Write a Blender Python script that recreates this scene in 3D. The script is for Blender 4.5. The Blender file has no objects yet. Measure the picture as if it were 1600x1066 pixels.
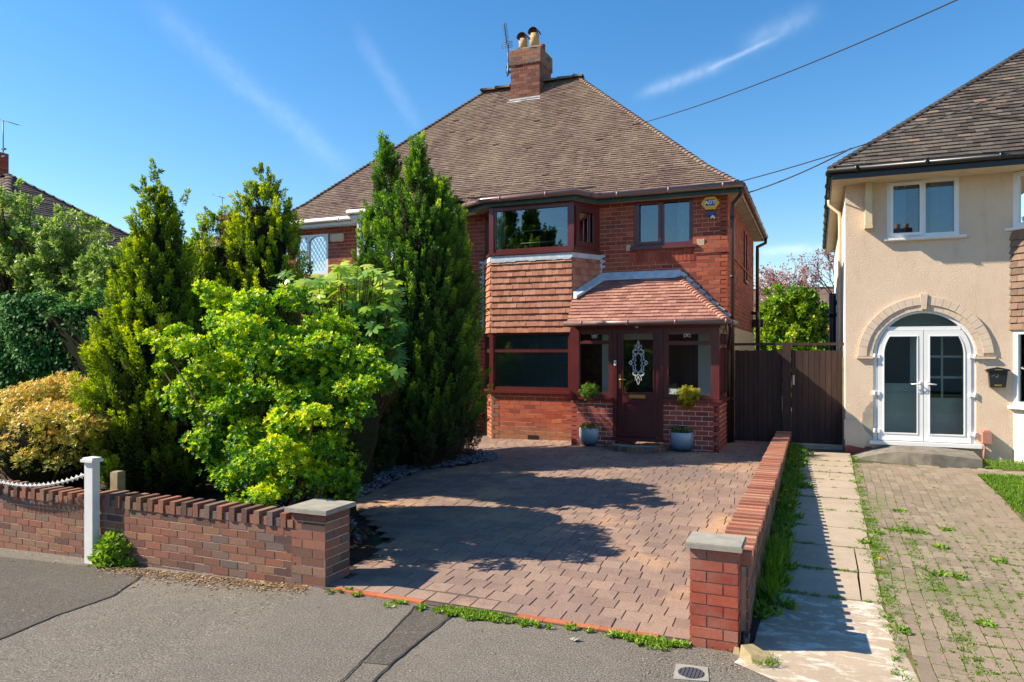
import bpy, math, random
import numpy as np
from mathutils import Vector, Matrix
R = math.radians
scn = bpy.context.scene
col = scn.collection
random.seed(7)
rng = np.random.default_rng(7)

# ------------------------------------------------------------------ survey
# eye 2.11 m above the pavement at (0,0); X runs along the house fronts, Y into the plots
EYE = 2.11; YAW = R(22.8); FP = 1135.0; HX, HY = 800.0, 550.0
CS, SN = math.cos(YAW), math.sin(YAW)
def ray(px, py):
    p = (px-HX)/FP; q = (HY-py)/FP
    return (p*CS-SN, p*SN+CS, q)
def W(px, py, Y):
    """point on the vertical plane Y seen at (px,py) of the survey photo -> (X, Z)"""
    x, y, z = ray(px, py); t = Y/y
    return (x*t, z*t+EYE)
def WX(px, Y): return W(px, 550, Y)[0]
def g(X, Y):
    """terrain height"""
    yy = min(max(Y-5.34, 0.0), 9.1)
    h = 0.045*yy
    if X < -4: h += 0.026*max(X+4, -9)
    return h
def G(px, py, dz=0):
    x, y, z = ray(px, py); t = 5.0
    for _ in range(60):
        t = (g(x*t, y*t)+dz-EYE)/z
    return (x*t, y*t)

# ------------------------------------------------------------------ helpers
def tag(o, label=None, cat=None, group=None, kind=None):
    if label: o['label'] = label
    if cat: o['category'] = cat
    if group: o['group'] = group
    if kind: o['kind'] = kind
    return o
def thing(name, loc, label, cat, group=None):
    o = bpy.data.objects.new(name, None); col.objects.link(o)
    o.location = loc; o.empty_display_size = .2
    return tag(o, label, cat, group)
def link(name, me, parent=None):
    o = bpy.data.objects.new(name, me); col.objects.link(o)
    if parent is not None:
        o.parent = parent
        if parent.type == 'EMPTY':
            o.matrix_parent_inverse = Matrix.Translation(-Vector(parent.location))
    return o
def auto_uv(me):
    n = len(me.polygons)
    if n == 0: return
    uv = me.uv_layers.new(name='UVMap')
    nor = np.empty(n*3, 'f'); me.polygons.foreach_get('normal', nor); nor = nor.reshape(-1, 3)
    tot = np.empty(n, 'i'); me.polygons.foreach_get('loop_total', tot)
    lv = np.empty(len(me.loops), 'i'); me.loops.foreach_get('vertex_index', lv)
    co = np.empty(len(me.vertices)*3, 'f'); me.vertices.foreach_get('co', co); co = co.reshape(-1, 3)
    N = np.repeat(nor, tot, axis=0); P = co[lv]
    N = N*np.where(N[:, 2:3] < -.01, -1, 1)
    t = np.stack([-N[:, 1], N[:, 0], np.zeros(len(N))], 1)
    ln = np.linalg.norm(t, axis=1); flat = ln < .25
    t[flat] = (1, 0, 0); ln[flat] = 1; t /= ln[:, None]
    b = np.cross(N, t); b[flat] = (0, 1, 0)
    u = (P*t).sum(1); v = (P*b).sum(1)
    # keep u direction stable on opposite faces
    out = np.stack([u, v], 1).astype('f').ravel()
    uv.data.foreach_set('uv', out)

class Fr:
    """local frame: a along the wall, b outwards, z up"""
    def __init__(s, O, u=(1, 0)):
        l = math.hypot(*u); s.O = O; s.u = (u[0]/l, u[1]/l); s.n = (s.u[1], -s.u[0])
    def __call__(s, a, b, z):
        return (s.O[0]+s.u[0]*a+s.n[0]*b, s.O[1]+s.u[1]*a+s.n[1]*b, z)
def ident(a, b, z): return (a, b, z)

class MB:
    def __init__(s): s.v = []; s.f = []; s.m = []; s.sm = []
    def poly(s, pts, m=0, sm=False):
        i = len(s.v); s.v += [tuple(p) for p in pts]; s.f.append(tuple(range(i, i+len(pts)))); s.m.append(m); s.sm.append(sm)
    def hexa(s, c, m=0, faces=(0, 1, 2, 3, 4, 5)):
        i = len(s.v); s.v += [tuple(p) for p in c]
        F = [(0, 3, 2, 1), (4, 5, 6, 7), (0, 1, 5, 4), (1, 2, 6, 5), (2, 3, 7, 6), (3, 0, 4, 7)]
        for k in faces:
            s.f.append(tuple(i+j for j in F[k])); s.m.append(m); s.sm.append(False)
    def box(s, a0, a1, b0, b1, z0, z1, T=ident, m=0, jit=0):
        c = [(a0, b0, z0), (a1, b0, z0), (a1, b1, z0), (a0, b1, z0), (a0, b0, z1), (a1, b0, z1), (a1, b1, z1), (a0, b1, z1)]
        if jit: c = [tuple(q+random.uniform(-jit, jit) for q in p) for p in c]
        s.hexa([T(*p) for p in c], m)
    def tube(s, pts, r, n=8, m=0, caps=True, sm=True):
        pts = [Vector(p) for p in pts]; rr = r if isinstance(r, (list, tuple)) else [r]*len(pts)
        base = len(s.v); prev = None
        for k, p in enumerate(pts):
            d = (pts[min(k+1, len(pts)-1)]-pts[max(k-1, 0)]).normalized()
            if prev is None:
                a = Vector((0, 0, 1)) if abs(d.z) < .9 else Vector((1, 0, 0))
                e = d.cross(a).normalized()
            else:
                e = (prev-d*prev.dot(d)).normalized()
            prev = e; f = d.cross(e)
            for j in range(n):
                t = 2*math.pi*j/n
                s.v.append(tuple(p+(e*math.cos(t)+f*math.sin(t))*rr[k]))
        for k in range(len(pts)-1):
            for j in range(n):
                a = base+k*n+j; b = base+k*n+(j+1) % n
                s.f.append((a, b, b+n, a+n)); s.m.append(m); s.sm.append(sm)
        if caps:
            s.f.append(tuple(base+j for j in range(n))[::-1]); s.m.append(m); s.sm.append(False)
            s.f.append(tuple(base+(len(pts)-1)*n+j for j in range(n))); s.m.append(m); s.sm.append(False)
    def lathe(s, c, prof, n=20, m=0, sm=True):
        base = len(s.v)
        for r, z in prof:
            for j in range(n):
                t = 2*math.pi*j/n; s.v.append((c[0]+r*math.cos(t), c[1]+r*math.sin(t), c[2]+z))
        for k in range(len(prof)-1):
            for j in range(n):
                a = base+k*n+j; b = base+k*n+(j+1) % n
                s.f.append((a, b, b+n, a+n)); s.m.append(m); s.sm.append(sm)
    def prism(s, pts, z0, z1, T=ident, m=0):
        """pts (a,z) outline in a wall frame, extruded in b from z0 to z1"""
        n = len(pts)
        s.poly([T(a, z0, z) for a, z in pts], m); s.poly([T(a, z1, z) for a, z in pts][::-1], m)
        for k in range(n):
            a, b = pts[k], pts[(k+1) % n]
            s.poly([T(a[0], z0, a[1]), T(b[0], z0, b[1]), T(b[0], z1, b[1]), T(a[0], z1, a[1])], m)
    def flat(s, pts, z0, z1, m=0):
        """pts (x,y) outline extruded vertically; z0,z1 numbers"""
        n = len(pts)
        s.poly([(x, y, z1) for x, y in pts], m); s.poly([(x, y, z0) for x, y in pts][::-1], m)
        for k in range(n):
            a, b = pts[k], pts[(k+1) % n]
            s.poly([(a[0], a[1], z0), (b[0], b[1], z0), (b[0], b[1], z1), (a[0], a[1], z1)], m)
    def build(s, name, mats, parent=None, label=None):
        me = bpy.data.meshes.new(name); me.from_pydata(s.v, [], s.f)
        if not isinstance(mats, (list, tuple)): mats = [mats]
        for m in mats: me.materials.append(m)
        me.polygons.foreach_set('material_index', s.m)
        me.polygons.foreach_set('use_smooth', s.sm)
        me.update(); auto_uv(me)
        o = link(name, me, parent)
        if label: o['label'] = label
        return o

# openings: list of (a0,a1,z0,z1)
def slab(mb, T, L, z0, z1, ops, th=.1, m=0, front=0.0, a0=0.0):
    us = sorted({a0, L, *[min(max(o[0], a0), L) for o in ops], *[min(max(o[1], a0), L) for o in ops]})
    vs = sorted({z0, z1, *[min(max(o[2], z0), z1) for o in ops], *[min(max(o[3], z0), z1) for o in ops]})
    for i in range(len(us)-1):
        for j in range(len(vs)-1):
            ca, cz = (us[i]+us[i+1])/2, (vs[j]+vs[j+1])/2
            if us[i+1]-us[i] < 1e-4 or vs[j+1]-vs[j] < 1e-4: continue
            if any(o[0] < ca < o[1] and o[2] < cz < o[3] for o in ops): continue
            mb.box(us[i], us[i+1], front-th, front, vs[j], vs[j+1], T, m)
def bricks(mb, T, L, z0, z1, ops=(), ch=.085, bl=.225, proud=.005, m=1, gap=.0125, a0=0.0, phase=0.0, soldier=()):
    rows = int(round((z1-z0)/ch)); h = (z1-z0)/rows
    for r in range(rows):
        b0 = z0+r*h+gap/2; b1 = z0+(r+1)*h-gap/2; zc = (b0+b1)/2
        segs = [(a0, L)]
        for o in ops:
            if o[2]-.01 < zc < o[3]+.01:
                ns = []
                for s0, s1 in segs:
                    if o[1] <= s0 or o[0] >= s1: ns.append((s0, s1)); continue
                    if o[0] > s0: ns.append((s0, o[0]))
                    if o[1] < s1: ns.append((o[1], s1))
                segs = ns
        off = (bl/2 if r % 2 else 0)+phase
        for s0, s1 in segs:
            k = math.floor((s0-off)/bl)
            x = off+k*bl
            while x < s1:
                e0 = max(x+gap/2, s0); e1 = min(x+bl-gap/2, s1)
                x += bl
                if e1-e0 < .02: continue
                if e0-s0 < .03: e0 = s0-(proud-.0015)
                if s1-e1 < .03: e1 = s1+(proud-.0015)
                j = lambda s=.0014: random.uniform(-s, s)
                pr = proud+j(.002)
                c = [(e0+j(), -.01, b0+j()), (e1+j(), -.01, b0+j()), (e1+j(), pr, b0+j()), (e0+j(), pr, b0+j()),
                     (e0+j(), -.01, b1+j()), (e1+j(), -.01, b1+j()), (e1+j(), pr, b1+j()), (e0+j(), pr, b1+j())]
                mb.hexa([T(*p) for p in c], m, (0, 1, 3, 4, 5))
def tiles(mb, O, u, v, poly, gauge=.1, wid=.165, th=.014, m=0, gap=.004, jit=.003, seed=1, skip=0.0):
    """plain tiles on a slope; u along eaves, v up the slope, poly in (s,t), convex"""
    rr = random.Random(seed)
    u = Vector(u).normalized(); v = Vector(v).normalized(); n = u.cross(v).normalized()
    if n.z < -1e-6 : n = -n
    if abs(n.z) < .05 and n.y > 0: n = -n
    O = Vector(O)
    def rngat(t):
        xs = []
        for k in range(len(poly)):
            a, b = poly[k], poly[(k+1) % len(poly)]
            if abs(a[1]-b[1]) < 1e-9:
                if abs(a[1]-t) < 1e-6: xs += [a[0], b[0]]
                continue
            f = (t-a[1])/(b[1]-a[1])
            if -1e-6 <= f <= 1+1e-6: xs.append(a[0]+f*(b[0]-a[0]))
        return (min(xs), max(xs)) if xs else None
    t0 = min(p[1] for p in poly); t1 = max(p[1] for p in poly)
    r = 0; t = t0
    while t < t1-.02:
        tt = min(t+gauge*1.1, t1-1e-4)
        A = rngat(t+1e-4); B = rngat(tt)
        if A and B:
            off = (wid/2 if r % 2 else 0)+rr.uniform(-.01, .01)
            s = math.floor((min(A[0], B[0])-off)/wid)*wid+off
            while s < max(A[1], B[1]):
                a0 = min(max(s+gap/2, A[0]), A[1]); a1 = min(max(s+wid-gap/2, A[0]), A[1])
                b0 = min(max(s+gap/2, B[0]), B[1]); b1 = min(max(s+wid-gap/2, B[0]), B[1])
                s += wid
                if max(a1-a0, b1-b0) < .012: continue
                dt = rr.uniform(-jit, jit); h = th+rr.uniform(-.004, .004); tw = rr.uniform(-.003, .003)
                if skip and rr.random() < skip: dt += .02; h += .012
                def P(x, y, z): return O+u*x+v*y+n*z
                c = [P(a0, t+dt, 0), P(a1, t+dt, 0), P(b1, tt, -.004), P(b0, tt, -.004),
                     P(a0, t+dt, h+.008+tw), P(a1, t+dt, h+.008-tw), P(b1, tt, .004), P(b0, tt, .004)]
                mb.hexa(c, m, (1, 2, 3, 5))
        t += gauge; r += 1
def hip_tiles(mb, A, B, r0=.10, step=.16, m=0, lift=.01):
    A = Vector(A); B = Vector(B); L = (B-A).length; d = (B-A)/L
    side = d.cross(Vector((0, 0, 1))).normalized(); up = side.cross(d).normalized()
    k = int(L/step)
    for i in range(k+1):
        p = A+d*(i*step); q = p+d*min(step*1.25, L-i*step+.05)
        ra = r0*random.uniform(.96, 1.06); rb = r0*.8
        base = len(mb.v)
        for (c, rad, hh) in ((p, ra, lift+.012), (q, rb, lift)):
            for j in range(7):
                t = math.pi*j/6
                mb.v.append(tuple(c+side*math.cos(t)*rad*1.15+up*(math.sin(t)*rad*.75-.03+hh)))
        for j in range(6):
            mb.f.append((base+j, base+j+1, base+7+j+1, base+7+j)); mb.m.append(m); mb.sm.append(True)
        mb.f.append(tuple(base+j for j in range(7))); mb.m.append(m); mb.sm.append(False)

# ------------------------------------------------------------------ materials
def srgb(r, g_, b): return tuple((c/255/12.92 if c/255 <= .04045 else ((c/255+.055)/1.055)**2.4) for c in (r, g_, b))+(1,)
class NT:
    def __init__(s, name):
        s.mat = bpy.data.materials.new(name); s.mat.use_nodes = True
        s.t = s.mat.node_tree; s.t.nodes.clear()
        s.out = s.t.nodes.new('ShaderNodeOutputMaterial')
        s.p = s.n('ShaderNodeBsdfPrincipled'); s.l(s.p.outputs[0], s.out.inputs[0])
    def n(s, typ, **kw):
        nd = s.t.nodes.new(typ)
        for k, v in kw.items():
            if k.startswith('i_'):
                nd.inputs[k[2:].replace('_', ' ')].default_value = v
            else: setattr(nd, k, v)
        return nd
    def l(s, a, b): s.t.links.new(a, b)
    def ramp(s, fac, stops, interp='LINEAR'):
        r = s.n('ShaderNodeValToRGB'); r.color_ramp.interpolation = interp
        el = r.color_ramp.elements
        while len(el) < len(stops): el.new(.5)
        for e, (p, c) in zip(el, stops):
            e.position = p; e.color = c if len(c) == 4 else (*c, 1)
        s.l(fac, r.inputs[0]); return r.outputs[0]
    def noise(s, scale, detail=4, rough=.6, vec=None, out='Fac', dist=0):
        nd = s.n('ShaderNodeTexNoise'); nd.inputs['Scale'].default_value = scale
        nd.inputs['Detail'].default_value = detail; nd.inputs['Roughness'].default_value = rough
        nd.inputs['Distortion'].default_value = dist
        s.l(vec if vec is not None else s.pos(), nd.inputs['Vector'])
        return nd.outputs[out]
    def pos(s):
        if not hasattr(s, '_pos'):
            s._pos = s.n('ShaderNodeNewGeometry').outputs['Position']
        return s._pos
    def uv(s):
        if not hasattr(s, '_uv'):
            s._uv = s.n('ShaderNodeTexCoord').outputs['UV']
        return s._uv
    def mapping(s, vec, scale=(1, 1, 1), rot=(0, 0, 0), loc=(0, 0, 0)):
        m = s.n('ShaderNodeMapping'); m.inputs['Scale'].default_value = scale
        m.inputs['Rotation'].default_value = rot; m.inputs['Location'].default_value = loc
        s.l(vec, m.inputs['Vector']); return m.outputs[0]
    def mix(s, fac, a, b, mode='MIX'):
        m = s.n('ShaderNodeMix', data_type='RGBA', blend_type=mode)
        for inp, v in ((m.inputs[0], fac), (m.inputs[6], a), (m.inputs[7], b)):
            if hasattr(v, 'links') or isinstance(v, bpy.types.NodeSocket): s.l(v, inp)
            elif isinstance(v, (int, float)): inp.default_value = v
            else: inp.default_value = v if len(v) == 4 else (*v, 1)
        return m.outputs[2]
    def math(s, op, a, b=None, c=None):
        m = s.n('ShaderNodeMath', operation=op)
        for i, v in enumerate((a, b, c)):
            if v is None: continue
            if isinstance(v, bpy.types.NodeSocket): s.l(v, m.inputs[i])
            else: m.inputs[i].default_value = v
        return m.outputs[0]
    def bump(s, h, strength=.5, dist=.01, nrm=None):
        b = s.n('ShaderNodeBump'); b.inputs['Strength'].default_value = strength
        b.inputs['Distance'].default_value = dist; s.l(h, b.inputs['Height'])
        if nrm is not None: s.l(nrm, b.inputs['Normal'])
        s.l(b.outputs[0], s.p.inputs['Normal']); return b.outputs[0]
    def set(s, color=None, rough=None, spec=None, metal=None):
        if color is not None:
            if isinstance(color, bpy.types.NodeSocket): s.l(color, s.p.inputs['Base Color'])
            else: s.p.inputs['Base Color'].default_value = color if len(color) == 4 else (*color, 1)
        if rough is not None:
            if isinstance(rough, bpy.types.NodeSocket): s.l(rough, s.p.inputs['Roughness'])
            else: s.p.inputs['Roughness'].default_value = rough
        if spec is not None: s.p.inputs['Specular IOR Level'].default_value = spec
        if metal is not None: s.p.inputs['Metallic'].default_value = metal
        return s.mat

def m_plain(name, c, rough=.6, spec=.4, var=.12, nscale=6, bump=0.0, bscale=60, metal=0):
    t = NT(name)
    c2 = tuple(x*(1-var) for x in c[:3]); c1 = tuple(min(1, x*(1+var)) for x in c[:3])
    f = t.noise(nscale, 5, .65)
    t.set(t.ramp(f, [(.3, c2), (.7, c1)]), rough, spec, metal)
    if bump: t.bump(t.noise(bscale, 4, .6), bump, .004)
    return t.mat
def m_brick(name, stops, dirt=(.10, .08, .06), dirtamt=.35, rough=.85, low=None):
    t = NT(name)
    isl = t.n('ShaderNodeNewGeometry').outputs['Random Per Island']
    c = t.ramp(isl, stops)
    fine = t.noise(45, 5, .7)
    c = t.mix(t.ramp(fine, [(.35, (0, 0, 0)), (.75, (.45, .45, .45))]), c, (.5*stops[0][1][0], .5*stops[0][1][1], .5*stops[0][1][2]))
    big = t.noise(1.6, 6, .7)
    f = t.ramp(big, [(.45, (0, 0, 0)), (.72, (dirtamt, dirtamt, dirtamt))])
    c = t.mix(f, c, dirt)
    if low is not None:   # damp, mossy staining along the bottom courses (z0, z1, colour, amount)
        z = t.n('ShaderNodeSeparateXYZ'); t.l(t.pos(), z.inputs[0])
        zz = t.math('ADD', z.outputs[2], t.math('MULTIPLY', t.noise(5, 4), .25))
        k = t.n('ShaderNodeMapRange'); k.inputs[1].default_value = low[0]+.12; k.inputs[2].default_value = low[1]+.12
        k.inputs[3].default_value = low[3]; k.inputs[4].default_value = 0; t.l(zz, k.inputs[0])
        c = t.mix(k.outputs[0], c, low[2])
    t.set(c, rough, .25); t.bump(t.noise(90, 4, .7), .5, .004)
    return t.mat
def m_mortar(name, c):
    return m_plain(name, c, .95, .1, .25, 12, .5, 120)
def m_tile(name, stops, moss=(.30, .26, .14), mossamt=.0, streak=.3, streakc=(.25, .22, .17), rough=.85):
    t = NT(name)
    isl = t.n('ShaderNodeNewGeometry').outputs['Random Per Island']
    c = t.ramp(isl, stops)
    a = t.noise(1.0, 6, .65, t.mapping(t.pos(), (.9, .35, .35)))
    c = t.mix(t.ramp(a, [(.42, (0, 0, 0)), (.68, (streak,)*3)]), c, streakc)
    d = t.noise(22, 5, .75)
    c = t.mix(t.ramp(d, [(.4, (0, 0, 0)), (.8, (.5, .5, .5))]), c, tuple(x*.45 for x in stops[0][1][:3]))
    if mossamt:
        e = t.noise(3.2, 6, .8)
        c = t.mix(t.ramp(e, [(.55, (0, 0, 0)), (.66, (mossamt,)*3)]), c, moss)
    t.set(c, rough, .25); t.bump(t.noise(70, 4, .7), .4, .004)
    return t.mat
def m_glass(name, tint=(.86, .93, .95), ior=1.9, rough=0.0):
    t = NT(name); t.t.nodes.remove(t.p)
    tr = t.n('ShaderNodeBsdfTransparent'); tr.inputs[0].default_value = (*tint, 1)
    gl = t.n('ShaderNodeBsdfGlossy'); gl.inputs['Roughness'].default_value = rough
    fr = t.n('ShaderNodeFresnel'); fr.inputs[0].default_value = ior
    mx = t.n('ShaderNodeMixShader'); t.l(fr.outputs[0], mx.inputs[0]); t.l(tr.outputs[0], mx.inputs[1]); t.l(gl.outputs[0], mx.inputs[2])
    b = t.n('ShaderNodeBump'); b.inputs['Strength'].default_value = .03; b.inputs['Distance'].default_value = .02
    t.l(t.noise(1.3, 2), b.inputs['Height']); t.l(b.outputs[0], gl.inputs['Normal'])
    t.l(mx.outputs[0], t.out.inputs[0]); return t.mat
def m_leaf(name, stops, rough=.5, spec=.35, trans=.3, patch=.0, patchc=(.2, .2, .02), pscale=1.5):
    t = NT(name)
    at = t.n('ShaderNodeAttribute', attribute_name='tone').outputs['Fac']
    c = t.ramp(at, stops)
    if patch:
        c = t.mix(t.ramp(t.noise(pscale, 3), [(.48, (0, 0, 0)), (.62, (patch,)*3)]), c, patchc)
    t.set(c, rough, spec)
    tl = t.n('ShaderNodeBsdfTranslucent')
    hs = t.n('ShaderNodeHueSaturation'); hs.inputs['Value'].default_value = 1.4; hs.inputs['Saturation'].default_value = 1.1
    t.l(c, hs.inputs['Color']); t.l(hs.outputs[0], tl.inputs[0])
    mx = t.n('ShaderNodeMixShader'); mx.inputs[0].default_value = trans
    t.l(t.p.outputs[0], mx.inputs[1]); t.l(tl.outputs[0], mx.inputs[2]); t.l(mx.outputs[0], t.out.inputs[0])
    return t.mat

M = {}
M['brick'] = m_brick('red brick', [(0, (.28, .055, .03)), (.3, (.42, .09, .042)), (.7, (.50, .125, .055)), (.93, (.36, .07, .038)), (1, (.60, .19, .07))],
                     low=(.30, .75, (.26, .17, .09), .75))
M['brick_up'] = m_brick('red brick upper', [(0, (.24, .050, .032)), (.3, (.38, .085, .044)), (.75, (.47, .125, .060)), (.93, (.30, .06, .035)), (1, (.54, .17, .08))])
M['mortar'] = m_mortar('pale mortar', (.62, .42, .32))
M['mortar_red'] = m_mortar('red stained mortar', (.50, .30, .235))
M['porch_brick'] = m_brick('porch brick', [(0, (.24, .05, .04)), (.5, (.38, .08, .055)), (1, (.45, .11, .07))], dirtamt=.1)
M['porch_mortar'] = m_mortar('porch mortar', (.66, .52, .42))
M['wall_brick'] = m_brick('brown multi brick', [(0, (.10, .06, .055)), (.2, (.22, .10, .07)), (.5, (.36, .14, .09)), (.75, (.30, .17, .11)), (.9, (.15, .125, .13)), (1, (.42, .20, .11))],
                          dirt=(.17, .13, .08), dirtamt=.5)
M['wall_mortar'] = m_mortar('weathered mortar', (.46, .33, .25))
M['pillar_brick'] = m_brick('bright red pillar brick', [(0, (.28, .055, .035)), (.5, (.42, .09, .05)), (.85, (.46, .12, .07)), (1, (.38, .17, .12))], dirt=(.42, .28, .22), dirtamt=.45)
M['pillar_mortar'] = m_mortar('grey mortar', (.30, .22, .17))
M['roof'] = m_tile('brown roof tile', [(0, (.125, .078, .070)), (.4, (.158, .099, .088)), (.8, (.185, .118, .103)), (1, (.24, .16, .135))], mossamt=.6, moss=(.30, .24, .12), streak=.75, streakc=(.27, .215, .15))
M['roof_dark'] = m_tile('grey brown roof tile', [(0, (.055, .045, .04)), (.4, (.10, .08, .07)), (.95, (.145, .118, .10)), (1, (.28, .17, .12))], mossamt=.15, streak=.3, streakc=(.16, .14, .12))
M['ridge'] = m_tile('ridge tile', [(0, (.14, .10, .07)), (1, (.25, .18, .12))], mossamt=.7, moss=(.25, .23, .10))
M['hung'] = m_tile('orange hung tile', [(0, (.34, .135, .09)), (.5, (.46, .20, .13)), (1, (.56, .27, .18))], streak=.25, streakc=(.40, .20, .12))
M['porch_tile'] = m_tile('porch roof tile', [(0, (.27, .12, .095)), (.5, (.37, .175, .135)), (1, (.46, .24, .18))], streak=.3, streakc=(.36, .20, .14))
M['brown_hung'] = m_tile('brown hung tile', [(0, (.12, .07, .05)), (.6, (.24, .14, .10)), (1, (.32, .19, .13))])
M['lead'] = m_plain('lead flashing', (.50, .55, .60), .5, .5, .2, 9, .3, 30)
M['maroon'] = m_plain('dark red window frame', (.115, .024, .024), .28, .5, .18, 3)
M['maroon_dark'] = m_plain('dark red door', (.075, .014, .017), .3, .5, .18, 3)
M['gutter'] = m_plain('brown gutter', (.19, .11, .10), .35, .5, .15, 3)
M['pipe'] = m_plain('dark brown pipe', (.035, .018, .018), .35, .5, .15, 3)
M['fascia'] = m_plain('blue green fascia', (.045, .085, .085), .6, .3, .3, 6)
M['soffit'] = m_plain('weathered soffit', (.34, .27, .20), .8, .2, .25, 5)
M['white'] = m_plain('white plastic', (.78, .78, .78), .3, .5, .04, 3)
M['white_paint'] = m_plain('white paint', (.75, .74, .72), .55, .3, .08, 8, .2, 60)
M['black'] = m_plain('black plastic', (.015, .015, .017), .35, .5, .2, 5)
M['blackpaint'] = m_plain('black painted timber', (.03, .032, .035), .6, .3, .3, 8, .2)
M['slate_cap'] = m_plain('grey coping slab', (.30, .28, .24), .85, .2, .22, 7, .4, 90)
M['chim_brick'] = m_brick('sooty chimney brick', [(0, (.13, .045, .035)), (.5, (.25, .085, .055)), (1, (.34, .14, .09))], dirt=(.09, .075, .06), dirtamt=.8)
M['ramp'] = m_plain('dirty ramp concrete', (.19, .17, .14), .9, .2, .35, 6, .5, 80)
M['concrete'] = m_plain('concrete', (.33, .30, .24), .9, .2, .25, 5, .5, 80)
M['cream'] = m_plain('cream painted render', (.62, .50, .34), .85, .2, .08, 5, .6, 90)
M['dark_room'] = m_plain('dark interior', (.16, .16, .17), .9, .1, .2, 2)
M['pale_room'] = m_plain('pale interior wall', (.80, .84, .82), .9, .1, .05, 2)
M['curtain'] = m_plain('net curtain', (.62, .66, .62), .9, .1, .08, 12)
M['blue_curtain'] = m_plain('blue curtain', (.42, .54, .62), .9, .1, .08, 12)
M['glass'] = m_glass('window glass')
M['glass_low'] = m_glass('window glass less reflective', (.84, .92, .92), 1.6)
M['glass_sky'] = m_glass('upper window glass', (.72, .84, .90), 2.1)
M['brass'] = m_plain('brass', (.62, .42, .12), .3, .5, .1, 5, metal=.9)
M['steel'] = m_plain('steel', (.5, .5, .5), .35, .5, .1, 5, metal=.8)
M['alu'] = m_plain('aerial metal', (.10, .11, .13), .5, .5, .1, 5, metal=.4)
M['leadcame'] = m_plain('lead came', (.62, .66, .68), .5, .5, .05, 5)
M['pot_buff'] = m_plain('buff chimney pot', (.52, .34, .16), .85, .2, .18, 6, .3)
M['pot_red'] = m_plain('red chimney pot', (.26, .08, .05), .85, .2, .18, 6, .3)
M['timber'] = m_plain('aged timber', (.36, .28, .16), .85, .2, .25, 8, .4)
M['bark'] = m_plain('bark', (.10, .07, .045), .9, .1, .35, 9, .8, 40)
M['stem'] = m_plain('pale stem', (.38, .28, .17), .8, .2, .2, 9, .3)
M['soil'] = m_plain('garden soil', (.055, .038, .028), .95, .1, .4, 14, 1, 50)
M['core'] = m_plain('inner twigs and shade', (.022, .024, .012), .95, .05, .4, 20, 1, 25)  # dead inner growth; near-black, also stands in for shade inside the shrubs
M['yellow'] = m_plain('alarm yellow', (.80, .45, .02), .4, .5, .05, 4)
M['blue'] = m_plain('alarm blue', (.01, .06, .33), .4, .5, .05, 4)
M['cable'] = m_plain('cable', (.03, .03, .035), .6, .3, .1, 4)
M['cable_pale'] = m_plain('pale cable', (.30, .29, .28), .6, .3, .1, 4)

def m_fence():
    t = NT('dark stained boards'); u = t.pos()
    a = t.noise(14, 5, .7, t.mapping(u, (1, 1, .12)))
    isl = t.n('ShaderNodeNewGeometry').outputs['Random Per Island']
    c = t.ramp(a, [(.3, (.028, .017, .015)), (.62, (.055, .033, .028)), (.85, (.13, .09, .07))])
    c = t.mix(.35, c, t.ramp(isl, [(0, (.03, .018, .016)), (1, (.075, .042, .035))]))
    t.set(c, .75, .25); t.bump(a, .5, .006); return t.mat
M['gate'] = m_fence()
def m_render():
    t = NT('cream roughcast render')
    a = t.noise(.9, 6, .7)
    c = t.ramp(a, [(.3, (.66, .50, .37)), (.7, (.75, .59, .445))])
    z = t.noise(7, 4, .7, t.mapping(t.pos(), (1, 1, .3)))
    c = t.mix(t.ramp(z, [(.52, (0, 0, 0)), (.75, (.35, .35, .35))]), c, (.50, .37, .26))
    dz = t.n('ShaderNodeSeparateXYZ'); t.l(t.pos(), dz.inputs[0])
    kk = t.n('ShaderNodeMapRange'); kk.inputs[1].default_value = .35; kk.inputs[2].default_value = 1.0; kk.inputs[3].default_value = .75; kk.inputs[4].default_value = 0; t.l(t.math('ADD', dz.outputs[2], t.math('MULTIPLY', t.noise(6, 5, .7), .5)), kk.inputs[0])
    c = t.mix(t.math('MULTIPLY', kk.outputs[0], t.noise(9, 4, .6)), c, (.30, .25, .17))
    t.set(c, .92, .15)
    h = t.math('ADD', t.noise(75, 2, .45), t.math('MULTIPLY', t.noise(170, 3, .6), .5))
    t.bump(h, .75, .011); return t.mat
M['render'] = m_render()
def m_asphalt(name, k=1.0):
    t = NT(name)
    a = t.noise(.7, 6, .7); b = t.noise(75, 4, .85); d = t.noise(300, 2, .5)
    c = t.ramp(a, [(.3, (.125*k, .111*k, .095*k)), (.7, (.195*k, .170*k, .143*k))])
    c = t.mix(t.ramp(b, [(.50, (0, 0, 0)), (.62, (.85, .85, .85))]), c, (.42*k, .37*k, .31*k))
    c = t.mix(t.ramp(b, [(.36, (.9, .9, .9)), (.49, (0, 0, 0))]), c, (.06, .052, .046))
    c = t.mix(t.ramp(t.noise(9, 5, .8), [(.45, (0, 0, 0)), (.7, (.5, .5, .5))]), c, (.13*k, .11*k, .09*k))
    c = t.mix(t.ramp(t.noise(28, 2, .5), [(.72, (0, 0, 0)), (.75, (.6, .6, .6))]), c, (.05, .045, .04))
    s = t.noise(2.2, 5, .75, dist=1)
    c = t.mix(t.ramp(s, [(.55, (0, 0, 0)), (.7, (.35, .35, .35))]), c, (.26*k, .215*k, .165*k))
    t.set(c, .92, .2); t.bump(t.math('ADD', b, t.math('MULTIPLY', d, .3)), .7, .008); return t.mat
M['asphalt'] = m_asphalt('asphalt pavement')
M['asphalt_dark'] = m_asphalt('darker asphalt patch and shade', .6)
M['seam'] = m_plain('tar seam', (.03, .028, .027), .8, .3, .3, 20)
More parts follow.
